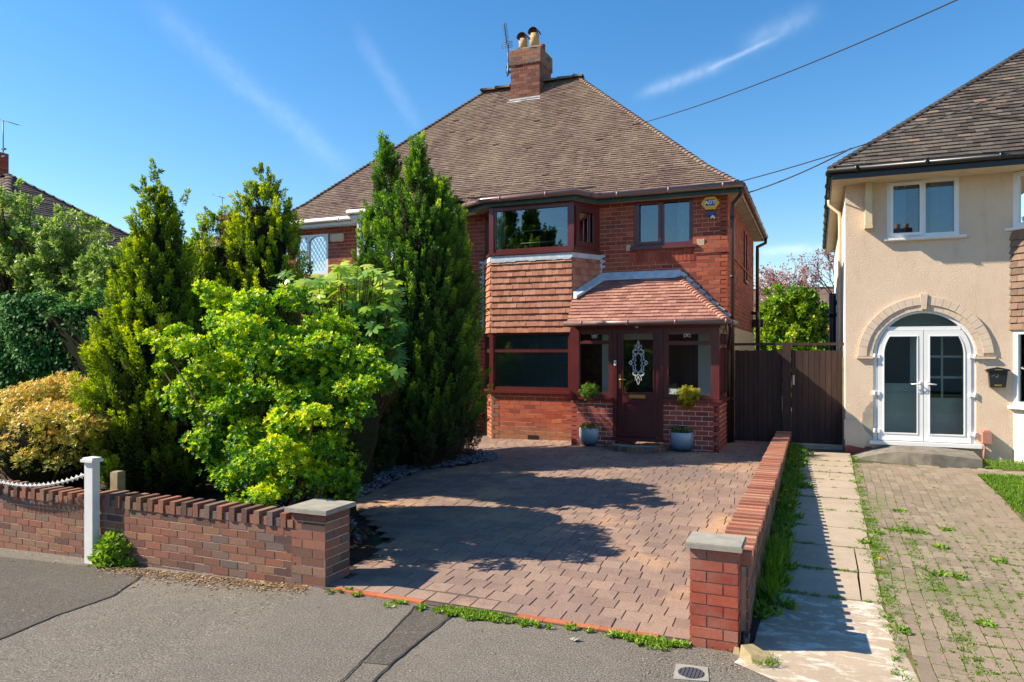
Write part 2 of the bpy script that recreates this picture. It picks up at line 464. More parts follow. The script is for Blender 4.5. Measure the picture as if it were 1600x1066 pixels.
def m_blocks(name, cols, mort, bw, bh, mossamt, mossc, rot=0.0, warp=.02, mort_size=.006, bumpd=.012, patch=None):
    t = NT(name)
    base = t.mapping(t.pos(), (1, 1, 0), (0, 0, rot))
    nv = t.noise(3.0, 3, .5, out='Color')
    vm = t.n('ShaderNodeVectorMath', operation='MULTIPLY_ADD'); t.l(nv, vm.inputs[0]); vm.inputs[1].default_value = (warp, warp, 0); t.l(base, vm.inputs[2])
    nv2 = t.noise(26, 2, .5, out='Color')
    vm2 = t.n('ShaderNodeVectorMath', operation='MULTIPLY_ADD'); t.l(nv2, vm2.inputs[0]); vm2.inputs[1].default_value = (.010, .010, 0); t.l(vm.outputs[0], vm2.inputs[2])
    bt = t.n('ShaderNodeTexBrick'); t.l(vm2.outputs[0], bt.inputs['Vector'])
    bt.inputs['Scale'].default_value = 1; bt.inputs['Brick Width'].default_value = bw; bt.inputs['Row Height'].default_value = bh
    bt.inputs['Mortar Size'].default_value = mort_size; bt.inputs['Mortar Smooth'].default_value = .35
    bt.inputs['Color1'].default_value = (0, 0, 0, 1); bt.inputs['Color2'].default_value = (1, 1, 1, 1); bt.inputs['Mortar'].default_value = (.5, .5, .5, 1)
    bt.inputs['Bias'].default_value = 0
    c = t.ramp(bt.outputs['Color'], cols)
    big = t.noise(.9, 5, .65)
    if patch: c = t.mix(t.ramp(big, [(.5, (0, 0, 0)), (.66, (.7, .7, .7))]), c, patch)
    fn = t.noise(60, 5, .75)
    c = t.mix(t.ramp(fn, [(.42, (0, 0, 0)), (.75, (.55, .55, .55))]), c, tuple(x*.55 for x in cols[0][1][:3]))
    grime = t.noise(2.4, 5, .7)
    c = t.mix(t.ramp(grime, [(.5, (0, 0, 0)), (.75, (.4, .4, .4))]), c, tuple(x*.6 for x in cols[0][1][:3]))
    mo = t.noise(1.1, 5, .75)
    mc = t.mix(t.ramp(mo, [(.42, (0, 0, 0)), (.55, (mossamt,)*3)]), mort, mossc)
    c = t.mix(bt.outputs['Fac'], c, mc)
    t.set(c, .85, .3)
    h = t.math('ADD', t.math('MULTIPLY', bt.outputs['Fac'], -1.0), t.math('MULTIPLY', t.noise(30, 4, .6), .35))
    t.bump(h, .9, bumpd); return t.mat
M['paving'] = m_blocks('pink grey block paving', [(0, (.34, .235, .20)), (.35, (.39, .27, .225)), (.75, (.43, .30, .245)), (1, (.48, .32, .25))], (.22, .15, .125), .20, .128, .15, (.15, .14, .06), warp=.07, mort_size=.010, bumpd=.05, patch=(.60, .36, .24))
M['paving_next'] = m_blocks('weathered buff block paving', [(0, (.34, .26, .20)), (.5, (.41, .32, .245)), (1, (.48, .38, .29))], (.20, .15, .10), .215, .108, .8, (.10, .14, .03), rot=R(90), warp=.03, mort_size=.008, bumpd=.03)
def m_slab():
    t = NT('stained concrete slabs')
    a = t.noise(1.1, 6, .7); b = t.noise(7, 5, .75)
    c = t.ramp(a, [(.3, (.33, .265, .195)), (.7, (.46, .37, .28))])
    c = t.mix(t.ramp(b, [(.5, (0, 0, 0)), (.75, (.45, .45, .45))]), c, (.24, .19, .14))
    c = t.mix(t.ramp(t.noise(130, 3, .7), [(.3, (.5, .5, .5)), (.45, (0, 0, 0))]), c, (.20, .16, .12))
    t.set(c, .9, .2); t.bump(t.noise(80, 5, .7), .5, .006); return t.mat
M['slab'] = m_slab()
def m_paver(name, stops, patches, gr):
    t = NT(name)
    c = t.ramp(t.n('ShaderNodeNewGeometry').outputs['Random Per Island'], stops)
    a = t.noise(.8, 5, .6); b = t.noise(.55, 4, .6, t.mapping(t.pos(), (1, .45, 1), (0, 0, .6), (7, 3, 0)))
    c = t.mix(t.ramp(a, [(.53, (0, 0, 0)), (.62, (.85,)*3)]), c, patches[0])
    c = t.mix(t.ramp(b, [(.50, (0, 0, 0)), (.66, (.7,)*3)]), c, patches[1])
    c = t.mix(t.ramp(t.noise(55, 5, .8), [(.42, (0, 0, 0)), (.72, (.55,)*3)]), c, gr)
    c = t.mix(t.ramp(t.noise(5, 5, .75), [(.52, (0, 0, 0)), (.75, (.5,)*3)]), c, gr)
    t.set(c, .82, .3); t.bump(t.math('ADD', t.noise(45, 5, .7), t.noise(12, 3)), .55, .008); return t.mat
M['paver'] = m_paver('imprinted paving block', [(0, (.235, .158, .13)), (.5, (.29, .195, .155)), (1, (.345, .235, .18))], ((.52, .31, .18), (.185, .14, .12)), (.11, .08, .066))
M['paver_joint'] = m_plain('paving joint', (.105, .085, .07), .95, .1, .3, 15)
M['paver_next'] = m_paver('buff paving block', [(0, (.215, .17, .125)), (.5, (.27, .21, .155)), (1, (.33, .26, .19))], ((.19, .19, .09), (.31, .235, .17)), (.13, .10, .07))
M['joint_moss'] = m_plain('mossy joint', (.13, .115, .05), .95, .1, .5, 5)
def m_splash():
    t = NT('cement washed concrete')
    s = t.n('ShaderNodeSeparateXYZ'); t.l(t.pos(), s.inputs[0])
    b = t.noise(4.5, 6, .75, t.mapping(t.pos(), (1, 2.2, 1)), dist=.6)
    c = t.ramp(t.noise(1.4, 5, .7), [(.3, (.33, .26, .19)), (.7, (.45, .36, .27))])
    c = t.mix(t.ramp(b, [(.50, (0, 0, 0)), (.60, (.85, .85, .85))]), c, (.66, .61, .53))
    c = t.mix(t.ramp(t.noise(110, 3, .7), [(.3, (.5, .5, .5)), (.45, (0, 0, 0))]), c, (.22, .17, .13))
    t.set(c, .9, .2); t.bump(t.noise(60, 5, .7), .5, .006); return t.mat
M['splash'] = m_splash()
M['ground'] = m_plain('bare ground', (.10, .10, .05), .95, .1, .35, 1.5, .8, 30)
M['red_edge'] = m_brick('orange edging brick', [(0, (.42, .11, .05)), (1, (.52, .17, .08))], dirtamt=.3)
# ------------------------------------------------------------------ ground and paving
def gsheet(pts_or_bounds, name, mat, dz, nx=60, ny=60, poly=None):
    x0, x1, y0, y1 = pts_or_bounds
    mb = MB(); xs = np.linspace(x0, x1, nx+1); ys = np.linspace(y0, y1, ny+1)
    idx = {}
    for i, x in enumerate(xs):
        for j, y in enumerate(ys):
            idx[i, j] = len(mb.v); mb.v.append((x, y, g(x, y)+dz))
    for i in range(nx):
        for j in range(ny):
            mb.f.append((idx[i, j], idx[i+1, j], idx[i+1, j+1], idx[i, j+1])); mb.m.append(0); mb.sm.append(True)
    return mb.build(name, mat)
def inpoly(x, y, P):
    c = False; n = len(P)
    for i in range(n):
        a, b = P[i], P[(i+1) % n]
        if (a[1] > y) != (b[1] > y) and x < (b[0]-a[0])*(y-a[1])/(b[1]-a[1])+a[0]: c = not c
    return c
def gpoly(P, name, mat, dz, edge=.3):
    """flat outline laid on the terrain, cut into strips along Y so that it follows the slope"""
    import bmesh
    bm = bmesh.new(); vs = [bm.verts.new((x, y, 0)) for x, y in P]; bm.faces.new(vs)
    y0 = min(p[1] for p in P); y1 = max(p[1] for p in P); x0 = min(p[0] for p in P); x1 = max(p[0] for p in P)
    cuts = [('y', v) for v in np.arange(math.floor(y0), y1, 1.0)]+[('y', 5.34), ('y', 14.44)]+[('x', v) for v in np.arange(math.floor(x0), min(x1, -3), 1.0)]
    for ax, v in cuts:
        co = (0, v, 0) if ax == 'y' else (v, 0, 0); no = (0, 1, 0) if ax == 'y' else (1, 0, 0)
        bmesh.ops.bisect_plane(bm, geom=bm.verts[:]+bm.edges[:]+bm.faces[:], plane_co=co, plane_no=no)
    bmesh.ops.triangulate(bm, faces=bm.faces[:])
    for v in bm.verts: v.co.z = g(v.co.x, v.co.y)+dz
    bmesh.ops.recalc_face_normals(bm, faces=bm.faces[:])
    me = bpy.data.meshes.new(name); bm.to_mesh(me); bm.free()
    if len(me.polygons) and me.polygons[0].normal.z < 0: me.flip_normals()
    me.materials.append(mat); auto_uv(me)
    return link(name, me)

YW = 5.34                 # street boundary line
YF = 14.2; XL = -11.9; XR = -1.57; YB = 20.3
# one base sheet to the horizon
mb = MB()
XS = [-400, -100, -40, -13, -10, -8, -6, -5, -4, -2, 0, 2, 6, 12, 40, 100, 400]
YS = [-200, -40, -10, 0, 3, 5.34, 7, 9, 11, 13, 14.44, 18, 25, 40, 100, 400]
for i in range(len(XS)-1):
    for j in range(len(YS)-1):
        mb.poly([(x, y, g(x, y)-.03) for x, y in ((XS[i], YS[j]), (XS[i+1], YS[j]), (XS[i+1], YS[j+1]), (XS[i], YS[j+1]))])
tag(mb.build('ground', M['ground']), kind='structure')
pav = [(-30, -.5), (9, -.5), (9, 4.62), (.2, 4.62), (-.35, 5.2), (-.5, 5.30), (-4.3, YW+.02), (-30, YW+.06)]
tag(gpoly(pav, 'pavement', M['asphalt'], .0), kind='structure')
# road beyond the kerb, behind the camera
mb = MB(); mb.box(-40, 40, -.66, -.51, -.16, -.002); tag(mb.build('kerb', M['concrete']), kind='structure')
mb = MB(); mb.box(-40, 40, -8, -.67, -.2, -.12); tag(mb.build('road', M['asphalt_dark']), kind='structure')
# darker reinstated strip in the tarmac, and a broad shadow painted at the left
patchA = [G(648, 948), G(717, 951), G(612, 1040), G(564, 1036)]
shade_patch = [G(-260, 838), G(-40, 866), G(130, 884), G(232, 893), G(178, 932), G(90, 962), G(-10, 1004), G(-300, 1110), G(-500, 1000)]
tag(gpoly(patchA, 'pavement_patch_and_shade', M['asphalt_dark'], .004), kind='structure')
tag(gpoly(shade_patch, 'pavement_patch_and_shade', M['asphalt_dark'], .0042), kind='structure')  # cast shadow put into the colour as darker asphalt
def seam(P, w, name='tar_seam'):
    mb = MB()
    pts = []
    for k in range(len(P)-1):
        a, b = P[k], P[k+1]; n = max(2, int(math.dist(a, b)/.06))
        for i in range(n): pts.append((a[0]+(b[0]-a[0])*i/n+random.uniform(-.006, .006), a[1]+(b[1]-a[1])*i/n+random.uniform(-.006, .006)))
    pts.append(P[-1])
    for k in range(len(pts)-1):
        a, b = pts[k], pts[k+1]; d = (b[0]-a[0], b[1]-a[1]); l = math.hypot(*d) or 1; n = (-d[1]/l*w, d[0]/l*w)
        mb.poly([(a[0]-n[0], a[1]-n[1], g(*a)+.008), (b[0]-n[0], b[1]-n[1], g(*b)+.008), (b[0]+n[0], b[1]+n[1], g(*b)+.008), (a[0]+n[0], a[1]+n[1], g(*a)+.008)])
    return tag(mb.build(name, M['seam']), kind='structure')
seam([G(648, 948), G(640, 960), G(534, 1066), G(470, 1130)], .006)
seam([G(717, 951), G(700, 968), G(612, 1038), G(575, 1075)], .008)
seam([G(232, 893), G(178, 932), G(90, 962), G(-10, 1004)], .006)  # dark line along the edge of the painted shadow

# driveway
slate_edge = [G(545, 790), G(614, 753), G(664, 735), G(728, 728), G(770, 722), G(783, 715), G(772, 709), G(745, 705), G(700, 703)]
drive = [(-4.02, YW+.03), (-.80, YW+.03), (-.69, 5.7), (-.69, 14.4), (-7.6, 14.4), (-7.6, 12.6)]+slate_edge[::-1]+[(-4.3, 6.8), (-4.02, 5.7)]
tag(gpoly(drive, 'driveway', M['paver_joint'], .012), kind='structure')
def pavers(name, P, mat, bw, bh, dz, rot=False, gap=.0025, ch=.005, hh=.006, warp=.022, x0=None, y0=None, group=None):
    mb = MB(); X0 = min(p[0] for p in P) if x0 is None else x0; X1 = max(p[0] for p in P); Y0 = min(p[1] for p in P) if y0 is None else y0; Y1 = max(p[1] for p in P)
    def wv(x, y): return (x+warp*(math.sin(y*1.7+x*.6)+.5*math.sin(y*4.1+1)), y+warp*(math.sin(x*1.9+.5)+.5*math.sin(x*3.7+y*1.1)))
    A, B = (X1-X0, Y1-Y0) if not rot else (Y1-Y0, X1-X0)
    r = 0; v = 0.0
    while v < B:
        u = -(bw/2 if r % 2 else 0)+random.uniform(-.01, .01)
        while u < A:
            w_ = bw*random.uniform(.93, 1.07)
            c = [(u+gap, v+gap*.55), (u+w_-gap, v+gap*.55), (u+w_-gap, v+bh-gap*.55), (u+gap, v+bh-gap*.55)]
            if rot: c = [(X0+q, Y0+p) for p, q in c]; c = [c[0], c[3], c[2], c[1]]
            else: c = [(X0+p, Y0+q) for p, q in c]
            u += w_
            mx = sum(p[0] for p in c)/4; my = sum(p[1] for p in c)/4
            if not inpoly(mx, my, P): continue
            c = [wv(*p) if my > Y0+bh*1.2 else (wv(*p)[0], p[1]) for p in c]
            mx = sum(p[0] for p in c)/4; my = sum(p[1] for p in c)/4; dh = random.uniform(-.002, .002); tx = random.uniform(-.009, .009); ty = random.uniform(-.009, .009)
            lo = [(x+random.uniform(-.003, .003), y+random.uniform(-.003, .003)) for x, y in c]
            def hz(x, y): return g(x, y)+dz+hh+dh+(x-mx)*tx+(y-my)*ty
            md = [(x+(mx-x)*ch*.35/.1, y+(my-y)*ch*.35/.1) for x, y in lo]; hi = [(x+(mx-x)*ch/.1, y+(my-y)*ch/.1) for x, y in lo]
            i = len(mb.v); mb.v += [(x, y, g(x, y)+dz-.004) for x, y in lo]+[(x, y, hz(x, y)-hh*.35) for x, y in md]+[(x, y, hz(x, y)) for x, y in hi]
            for k in range(4):
                j = (k+1) % 4; mb.f += [(i+k, i+j, i+4+j, i+4+k), (i+4+k, i+4+j, i+8+j, i+8+k)]; mb.m += [0, 0]; mb.sm += [False, False]
            mb.f.append((i+8, i+9, i+10, i+11)); mb.m.append(0); mb.sm.append(False)
        v += bh; r += 1
    return tag(mb.build(name, mat), kind='structure')
pavers('driveway_blocks', drive, M['paver'], .20, .185, .012, y0=YW+.035, x0=-7.7)
# moulding joint lines running up the drive

mb = MB()
for (x0, x1, y) in ((-3.95, -3.0, 5.325), (-2.2, -.86, 5.335)):
    n = max(1, int((x1-x0)/.225))
    for i in range(n):
        if x0 == -3.2 : continue
        mb.box(x0+i*.225+.003, x0+(i+1)*.225-.003, y-.03, y+.045, g(0, y)-.05, g(x0, y)+.017, m=0, jit=.003)
tag(mb.build('edging_bricks', M['red_edge']), kind='structure')
mb = MB(); mb.box(-4.05, -.84, 5.302, 5.385, -.08, .009); tag(mb.build('edging_soil', M['paver_joint']), kind='structure')
# soil bed and slate chippings
soil = [(-30, YW+.12), (-3.9, YW+.12), (-3.9, 6.0)]+[(x+.25, y) for x, y in slate_edge]+[(-7.7, 12.5), (-7.7, 14.2), (-30, 14.2)]
mbS = gpoly(soil, 'garden_bed', M['soil'], .004); tag(mbS, kind='structure')

# next door: slab path, poured apron, block drive, lawn
pathL = -.28
A1 = G(1339, 736); A2 = G(1397, 980)
def xpath(Y):
    return A1[0]+(A2[0]-A1[0])*(Y-A1[1])/(A2[1]-A1[1])
slab_ys = [G(1375, py)[1] for py in (980-35, 944, 900, 862, 832, 805, 785, 768, 756, 744, 734, 726)]
slab_ys = sorted(set(round(v, 2) for v in slab_ys))
mb = MB()
prev = slab_ys[0]
for y in slab_ys[1:]+[13.6]:
    xs = [pathL, xpath((prev+y)/2)-.04]
    if prev < slab_ys[0]+1.0: xs = [pathL, pathL+.62, xs[1]]
    for k in range(len(xs)-1):
        P = [(xs[k]+.008, prev+.012), (xs[k+1]-.008, prev+.012), (xs[k+1]-.008, y-.012), (xs[k]+.008, y-.012)]
        P = [(px+random.uniform(-.008, .008), py+random.uniform(-.008, .008)) for px, py in P]
        dz = random.uniform(.008, .016)
        c = [(x, yy, g(x, yy)-.03) for x, yy in P]+[(x, yy, g(x, yy)+dz) for x, yy in P]
        mb.hexa(c)
    prev = y
tag(mb.build('path', M['slab']), kind='structure')
tag(gpoly([(-.47, 5.45), (-.43, 5.45), (-.40, 5.9), (-.33, 6.4), (-.28, 7.0), (-.27, 14.1), (-.47, 14.1)], 'soil_strip', M['soil'], .020), kind='structure')
ap = [(-.52, 5.12), (-.42, 5.5), (-.40, slab_ys[0]), (xpath(slab_ys[0])-.04, slab_ys[0]), (xpath(5.5)+.12, 5.6), (.75, 4.64), (.2, 4.64)]
tag(gpoly(ap, 'concrete_apron', M['splash'], .006), kind='structure')
L1 = G(1526, 741); L2 = G(1600, 810)
lawnx = lambda Y: L1[0]+(L2[0]-L1[0])*(Y-L1[1])/(L2[1]-L1[1])
nd = [(xpath(slab_ys[0])-.02, slab_ys[0]), (xpath(4.6)+.15, 4.64), (9, 4.64), (9, 7.2), (lawnx(9.0), 9.0), (lawnx(12.4), 12.4), (lawnx(12.4), 12.75), (9, 12.75), (9, 13.9), (xpath(13), 13.9)]
nd = [(xpath(slab_ys[0])-.06, slab_ys[0]), (.66, 4.66), (9, 4.66), (9, 7.0), (lawnx(7.0), 7.0), (lawnx(12.35), 12.35), (9, 12.35), (9, 12.8), (xpath(12.8)-.06, 12.8)]
tag(gpoly(nd, 'block_drive', M['joint_moss'], .008), kind='structure')
pavers('block_drive_blocks', nd, M['paver_next'], .20, .102, .008, rot=True, gap=.0035, ch=.0035, hh=.006, warp=.012, x0=.0)
tag(gpoly([(lawnx(7.0)+.01, 7.0), (9, 7.0), (9, 12.34), (lawnx(12.34)+.01, 12.34)], 'lawn', M['ground'], .015), kind='structure')

# ------------------------------------------------------------------ the semi-detached pair
house = thing('semi_detached_house', (-6.75, YF, .35), 'red brick semi-detached pair with brown hipped roof, tile-hung bay and dark red porch', 'house')
F0 = Fr((0, YF)); FS = Fr((XR, YF), (0, 1))
ZB = .1; ZE = 5.08
XM = -6.90                         # party wall
bayA, bayB, bayC, bayD = (-6.60, YF), (-6.15, 13.55), (-4.43, 13.55), (-4.05, YF)
mir = lambda x: 2*XM-x
sw = (WX(990, YF), WX(1083, YF), W(1036, 385, YF)[1], W(1036, 309, YF)[1])       # small upper window
nw = (-12.2, WX(513, YF), W(500, 405, YF)[1], W(500, 352, YF)[1]+.05)
nw = (WX(462, YF), WX(513, YF), 3.95, 4.93)
ops = [(bayA[0], bayD[0], 0, 5.2), (mir(bayD[0]), mir(bayA[0]), 0, 5.2), sw, nw, (-3.45, -2.55, 0, 2.4)]
mb = MB(); slab(mb, F0, XR-.003, ZB, ZE, ops, .12, a0=XL)
bricks(mb, F0, XR+.006, ZB, ZE, ops, a0=XL)
slab(mb, FS, YB-YF, ZB, ZE, [], .12, front=.0)
bricks(mb, FS, YB-YF, 2.60, ZE, [], phase=.11)
mb.build('wall', [M['mortar_red'], M['brick_up']], house)
mb = MB(); slab(mb, FS, YB-YF, ZB, 2.60, [], .02, front=.025, a0=.45); mb.build('rendered_wall', M['cream'], house)
mb = MB()   # rear and left walls
mb.box(XL, XR-.13, YB-.12, YB-.01, ZB, ZE); mb.box(XL-.1, XL-.005, YF+.13, YB, ZB, ZE)
mb.build('rear_wall', M['mortar_red'], house)
# projecting string course
mb = MB(); zb = W(1100, 391, YF)[1]
bricks(mb, Fr((0, YF-.022)), XR+.03, zb-.06, zb+.105, [], ch=.082, a0=sw[1]+.02, m=1); slab(mb, F0, XR+.02, zb-.055, zb+.10, [], .02, front=.022, a0=sw[1]+.02)
mb.build('string_course', [M['mortar_red'], M['brick_up']], house)
mb = MB(); mb.box(.02, 5.5, .0, .028, zb-.06, zb-.02, FS); mb.build('string_course', [M['brick_up']], house)
# bricks on end over the heads below the small window
mb = MB()
x = sw[0]-.1
while x < sw[1]+.02:
    mb.box(x+.004, x+.070, -.01, .012, sw[2]-.30, sw[2]-.10, F0, 0, .002); x += .076
mb.build('brick_lintel', [M['brick_up']], house)

def window(parent, T, a0, a1, z0, z1, mat, glass, mull=(), trans=(), fw=.055, dp=.07, b=0.0, name='window', case=(), caselap=.03):
    """frame mesh + one pane child for every light"""
    mb = MB()
    mb.box(a0, a1, b-dp, b, z0, z0+fw, T); mb.box(a0, a1, b-dp, b, z1-fw, z1, T)
    mb.box(a0, a0+fw, b-dp, b+.002, z0+fw, z1-fw, T); mb.box(a1-fw, a1, b-dp, b+.002, z0+fw, z1-fw, T)
    for m_ in mull: mb.box(m_-fw*.45, m_+fw*.45, b-dp, b+.001, z0+fw, z1-fw, T)
    for t_ in trans:
        ta, tb, tz = t_ if isinstance(t_, tuple) else (a0+fw, a1-fw, t_)
        mb.box(ta, tb, b-dp, b+.003, tz-fw*.4, tz+fw*.4, T)
    for (c0, c1, d0, d1) in case:
        w = fw*.75; q = b+.022
        mb.box(c0, c1, b-.01, q, d0, d0+w, T); mb.box(c0, c1, b-.01, q, d1-w, d1, T)
        mb.box(c0, c0+w, b-.01, q, d0+w, d1-w, T); mb.box(c1-w, c1, b-.01, q, d0+w, d1-w, T)
    o = mb.build(name, mat, parent)
    mb = MB(); mb.box(a0+fw*.6, a1-fw*.6, b-dp*.6-.006, b-dp*.6, z0+fw*.6, z1-fw*.6, T); mb.build('pane', glass, o)
    return o
def sill(parent, T, a0, a1, z, mat, pr=.06, th=.035, name='sill', b0=-.02):
    mb = MB(); mb.box(a0, a1, b0, pr, z-th, z, T); mb.box(a0+.01, a1-.01, b0, pr-.015, z-th-.012, z-th, T); return mb.build(name, mat, parent)
def curtain(parent, T, a0, a1, z0, z1, mat, b=-.18, amp=.03, wl=.11, name='curtain'):
    mb = MB(); n = max(6, int((a1-a0)/wl*8)); base = len(mb.v)
    for i in range(n+1):
        a = a0+(a1-a0)*i/n; bb = b+amp*math.sin(2*math.pi*a/wl)+random.uniform(-.004, .004)
        mb.v += [T(a, bb, z0), T(a, bb, z1)]
    for i in range(n): mb.f.append((base+2*i, base+2*i+2, base+2*i+3, base+2*i+1)); mb.m.append(0); mb.sm.append(True)
    return mb.build(name, mat, parent)
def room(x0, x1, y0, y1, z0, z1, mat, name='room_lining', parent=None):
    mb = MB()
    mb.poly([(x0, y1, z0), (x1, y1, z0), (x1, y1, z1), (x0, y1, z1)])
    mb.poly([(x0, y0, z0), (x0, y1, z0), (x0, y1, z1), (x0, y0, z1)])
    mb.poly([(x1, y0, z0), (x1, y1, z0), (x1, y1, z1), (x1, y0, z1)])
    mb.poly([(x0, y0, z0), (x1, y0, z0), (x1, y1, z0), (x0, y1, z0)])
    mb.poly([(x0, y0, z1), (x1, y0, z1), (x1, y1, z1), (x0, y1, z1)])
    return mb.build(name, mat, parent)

# small upper window
w = window(house, F0, sw[0], sw[1], sw[2], sw[3], M['maroon'], M['glass_sky'], mull=[WX(1034, YF)], fw=.075, b=-.01,
           case=[(sw[0]+.06, WX(1033, YF), sw[2]+.05, sw[3]-.05)])
sill(w, F0, sw[0]-.06, sw[1]+.08, sw[2]+.002, M['maroon'], .07, .05)
curtain(w, F0, sw[1]-.32, sw[1]-.08, sw[2], sw[3], M['curtain'])
mb = MB(); mb.box(sw[0]-.15, sw[0]-.055, -.005, .02, sw[2]-.06, sw[2]+.06, F0, 0, .012); mb.build('mortar_patch', M['cream'], house); mb = MB(); mb.box(sw[1]+.075, sw[1]+.20, -.005, .018, sw[2]-.03, sw[2]+.10, F0, 0, .015)
mb.build('mortar_patch', M['cream'], house)
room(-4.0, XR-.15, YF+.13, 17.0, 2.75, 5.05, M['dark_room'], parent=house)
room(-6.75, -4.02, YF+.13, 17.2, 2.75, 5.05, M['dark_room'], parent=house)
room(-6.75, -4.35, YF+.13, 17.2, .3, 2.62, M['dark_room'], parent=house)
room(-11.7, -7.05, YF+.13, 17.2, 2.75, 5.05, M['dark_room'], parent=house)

def bay(P, flip=False, frame=M['maroon'], hung=M['hung'], glass_up=M['glass_sky'], detail=True):
    A, B, C, D = P
    L1_ = math.dist(A, B); L2_ = math.dist(B, C); L3_ = math.dist(C, D)
    T1 = Fr(A, (B[0]-A[0], B[1]-A[1])); T2 = Fr(B, (1, 0)); T3 = Fr(C, (D[0]-C[0], D[1]-C[1]))
    fl = [(T1, L1_), (T2, L2_), (T3, L3_)]
    zs, zt, zh, zl, zu = 1.33, 2.52, 2.53, 3.97, 4.08
    mb = MB()
    for T, L in fl:
        slab(mb, T, L-.004, ZB, zs-.03, [], .1); bricks(mb, T, L, ZB, zs-.03, [], phase=.06)
    if detail:
        rows = int(round((zs-.03-ZB)/.085)); h = (zs-.03-ZB)/rows
        for r in range(3, rows):
            wd = .055 if r % 2 else .165
            mb.box(.0, wd, -.005, .0115, ZB+r*h+.005, ZB+(r+1)*h-.005, T2, 2, .001)
            if r % 2 == 0: mb.box(L2_-.11, L2_-.002, -.005, .0115, ZB+r*h+.005, ZB+(r+1)*h-.005, T2, 2, .001)
        mb.box(.80, 1.03, -.005, .013, ZB+3*h+.004, ZB+4*h-.004, T2, 3)
    mb.build('bay_brickwork', [M['mortar'], M['brick'], M['wall_brick'], M['black']], house)
    # lower lights
    w2 = window(house, T2, .0, L2_, zs, zt, frame, M['glass_low'], trans=[2.13], fw=.075, b=.0)
    w1 = window(house, T1, .0, L1_, zs, zt, frame, M['glass_low'], trans=[2.13], fw=.09, b=.0)
    if not detail:
        w3 = window(house, T3, .0, L3_, zs, zt, frame, M['glass_low'], fw=.09, b=.0); sill(w3, T3, -.03, L3_+.05, zs+.004, frame, .07, .05)
    sill(w2, T2, -.05, L2_+.02, zs+.005, frame, .07, .055); sill(w1, T1, -.05, L1_+.03, zs+.004, frame, .07, .05)
    # upper lights
    u2 = window(house, T2, .0, L2_, zu+.03, 5.06, frame, glass_up, fw=.085, b=.0)
    u1 = window(house, T1, .0, L1_, zu+.03, 5.06, frame, glass_up, fw=.10, b=.0)
    u3 = window(house, T3, .0, L3_, zu+.03, 5.06, frame, M['glass_low'], fw=.12, b=.0, case=[(.1, L3_-.1, zu+.12, 4.97)])
    for T, L, o in ((T2, L2_, u2), (T1, L1_, u1), (T3, L3_, u3)):
        sill(o, T, -.03, L+.03, zu+.035, frame, .06, .045)
    for (x, y) in (B, C):
        mb = MB()
        mb.box(x-.05, x+.05, y-.02, y+.06, zu+.035, 5.055); mb.build('corner_post', frame, house)
        mb = MB(); mb.box(x-.045, x+.045, y-.015, y+.06, zs+.01, zt-.005); mb.build('corner_post', frame, house)
    curtain(u3, T3, .15, L3_-.08, zu+.1, 5.0, M['curtain'], b=-.14, amp=.025, wl=.07)
    curtain(u1, T1, .1, .5, zu+.1, 5.0, M['curtain'], b=-.16)
    # hanging tiles
    mb = MB()
    for T, L in fl:
        slab(mb, T, L-.004, zh-.02, zu-.02, [], .1, m=0, front=-.005)
        o = T(0, .012, zh-.03); u = (T.u[0], T.u[1], 0)
        tiles(mb, o, u, (0, 0, 1), [(-.012, 0), (L+.012, 0), (L+.012, zl-zh+.03), (-.012, zl-zh+.03)], gauge=.126, wid=.14, th=.022, m=1, seed=int(L*100))
    mb.build('tile_hanging', [M['mortar_red'], hung], house)
    mb = MB()
    for T, L in fl: mb.box(-.02, L+.02, 0, .035, zl-.01, zu-.0, T)
    # crinkled lower edge of the lead apron
    for T, L in ((T2, L2_),):
        x = 0
        while x < L:
            s = random.uniform(.06, .16); mb.box(x, min(x+s, L), .03, .045, zl-.03-random.uniform(0, .02), zl+.0, T); x += s
    mb.build('lead_apron', M['lead'], house)
    return T1, T2, T3, L1_, L2_, L3_, u2, w2
T1, T2, T3, LA, LB, LC, upw, loww = bay((bayA, bayB, bayC, bayD))
# stepped lead soakers either side of the tile hanging
mb = MB()
for (xa, s) in ((bayA[0], -1), (bayD[0], 1)):
    z = 2.50
    while z < 4.05:
        if s == 1 and z < 3.68: z += .105; continue
        mb.prism([(xa+s*.0, z), (xa+s*.13, z+.06), (xa+s*.13, z+.075), (xa+s*.0, z+.115)], .012, .018, F0)
        z += .105
    zz = 2.5 if s == -1 else 3.68
    mb.box(min(xa-s*.02, xa+s*.05), max(xa-s*.02, xa+s*.05), .008, .022, zz, 4.08, F0); mb.build('lead_soaker', M['lead'], house); mb = MB()
pass
# venetian blind in the lower bay
mb = MB(); z = 1.42
while z < 2.47:
    mb.hexa([T2(a, b, zz) for a, b, zz in ((.08, -.085, z+.010), (LB-.08, -.085, z+.010), (LB-.08, -.07, z-.008), (.08, -.07, z-.008), (.08, -.085, z+.012), (LB-.08, -.085, z+.012), (LB-.08, -.07, z-.006), (.08, -.07, z-.006))])
    z += .027
m_blind = m_plain('grey blind', (.30, .30, .29), .5, .3, .1, 4)
mb.build('venetian_blind', m_blind, loww)
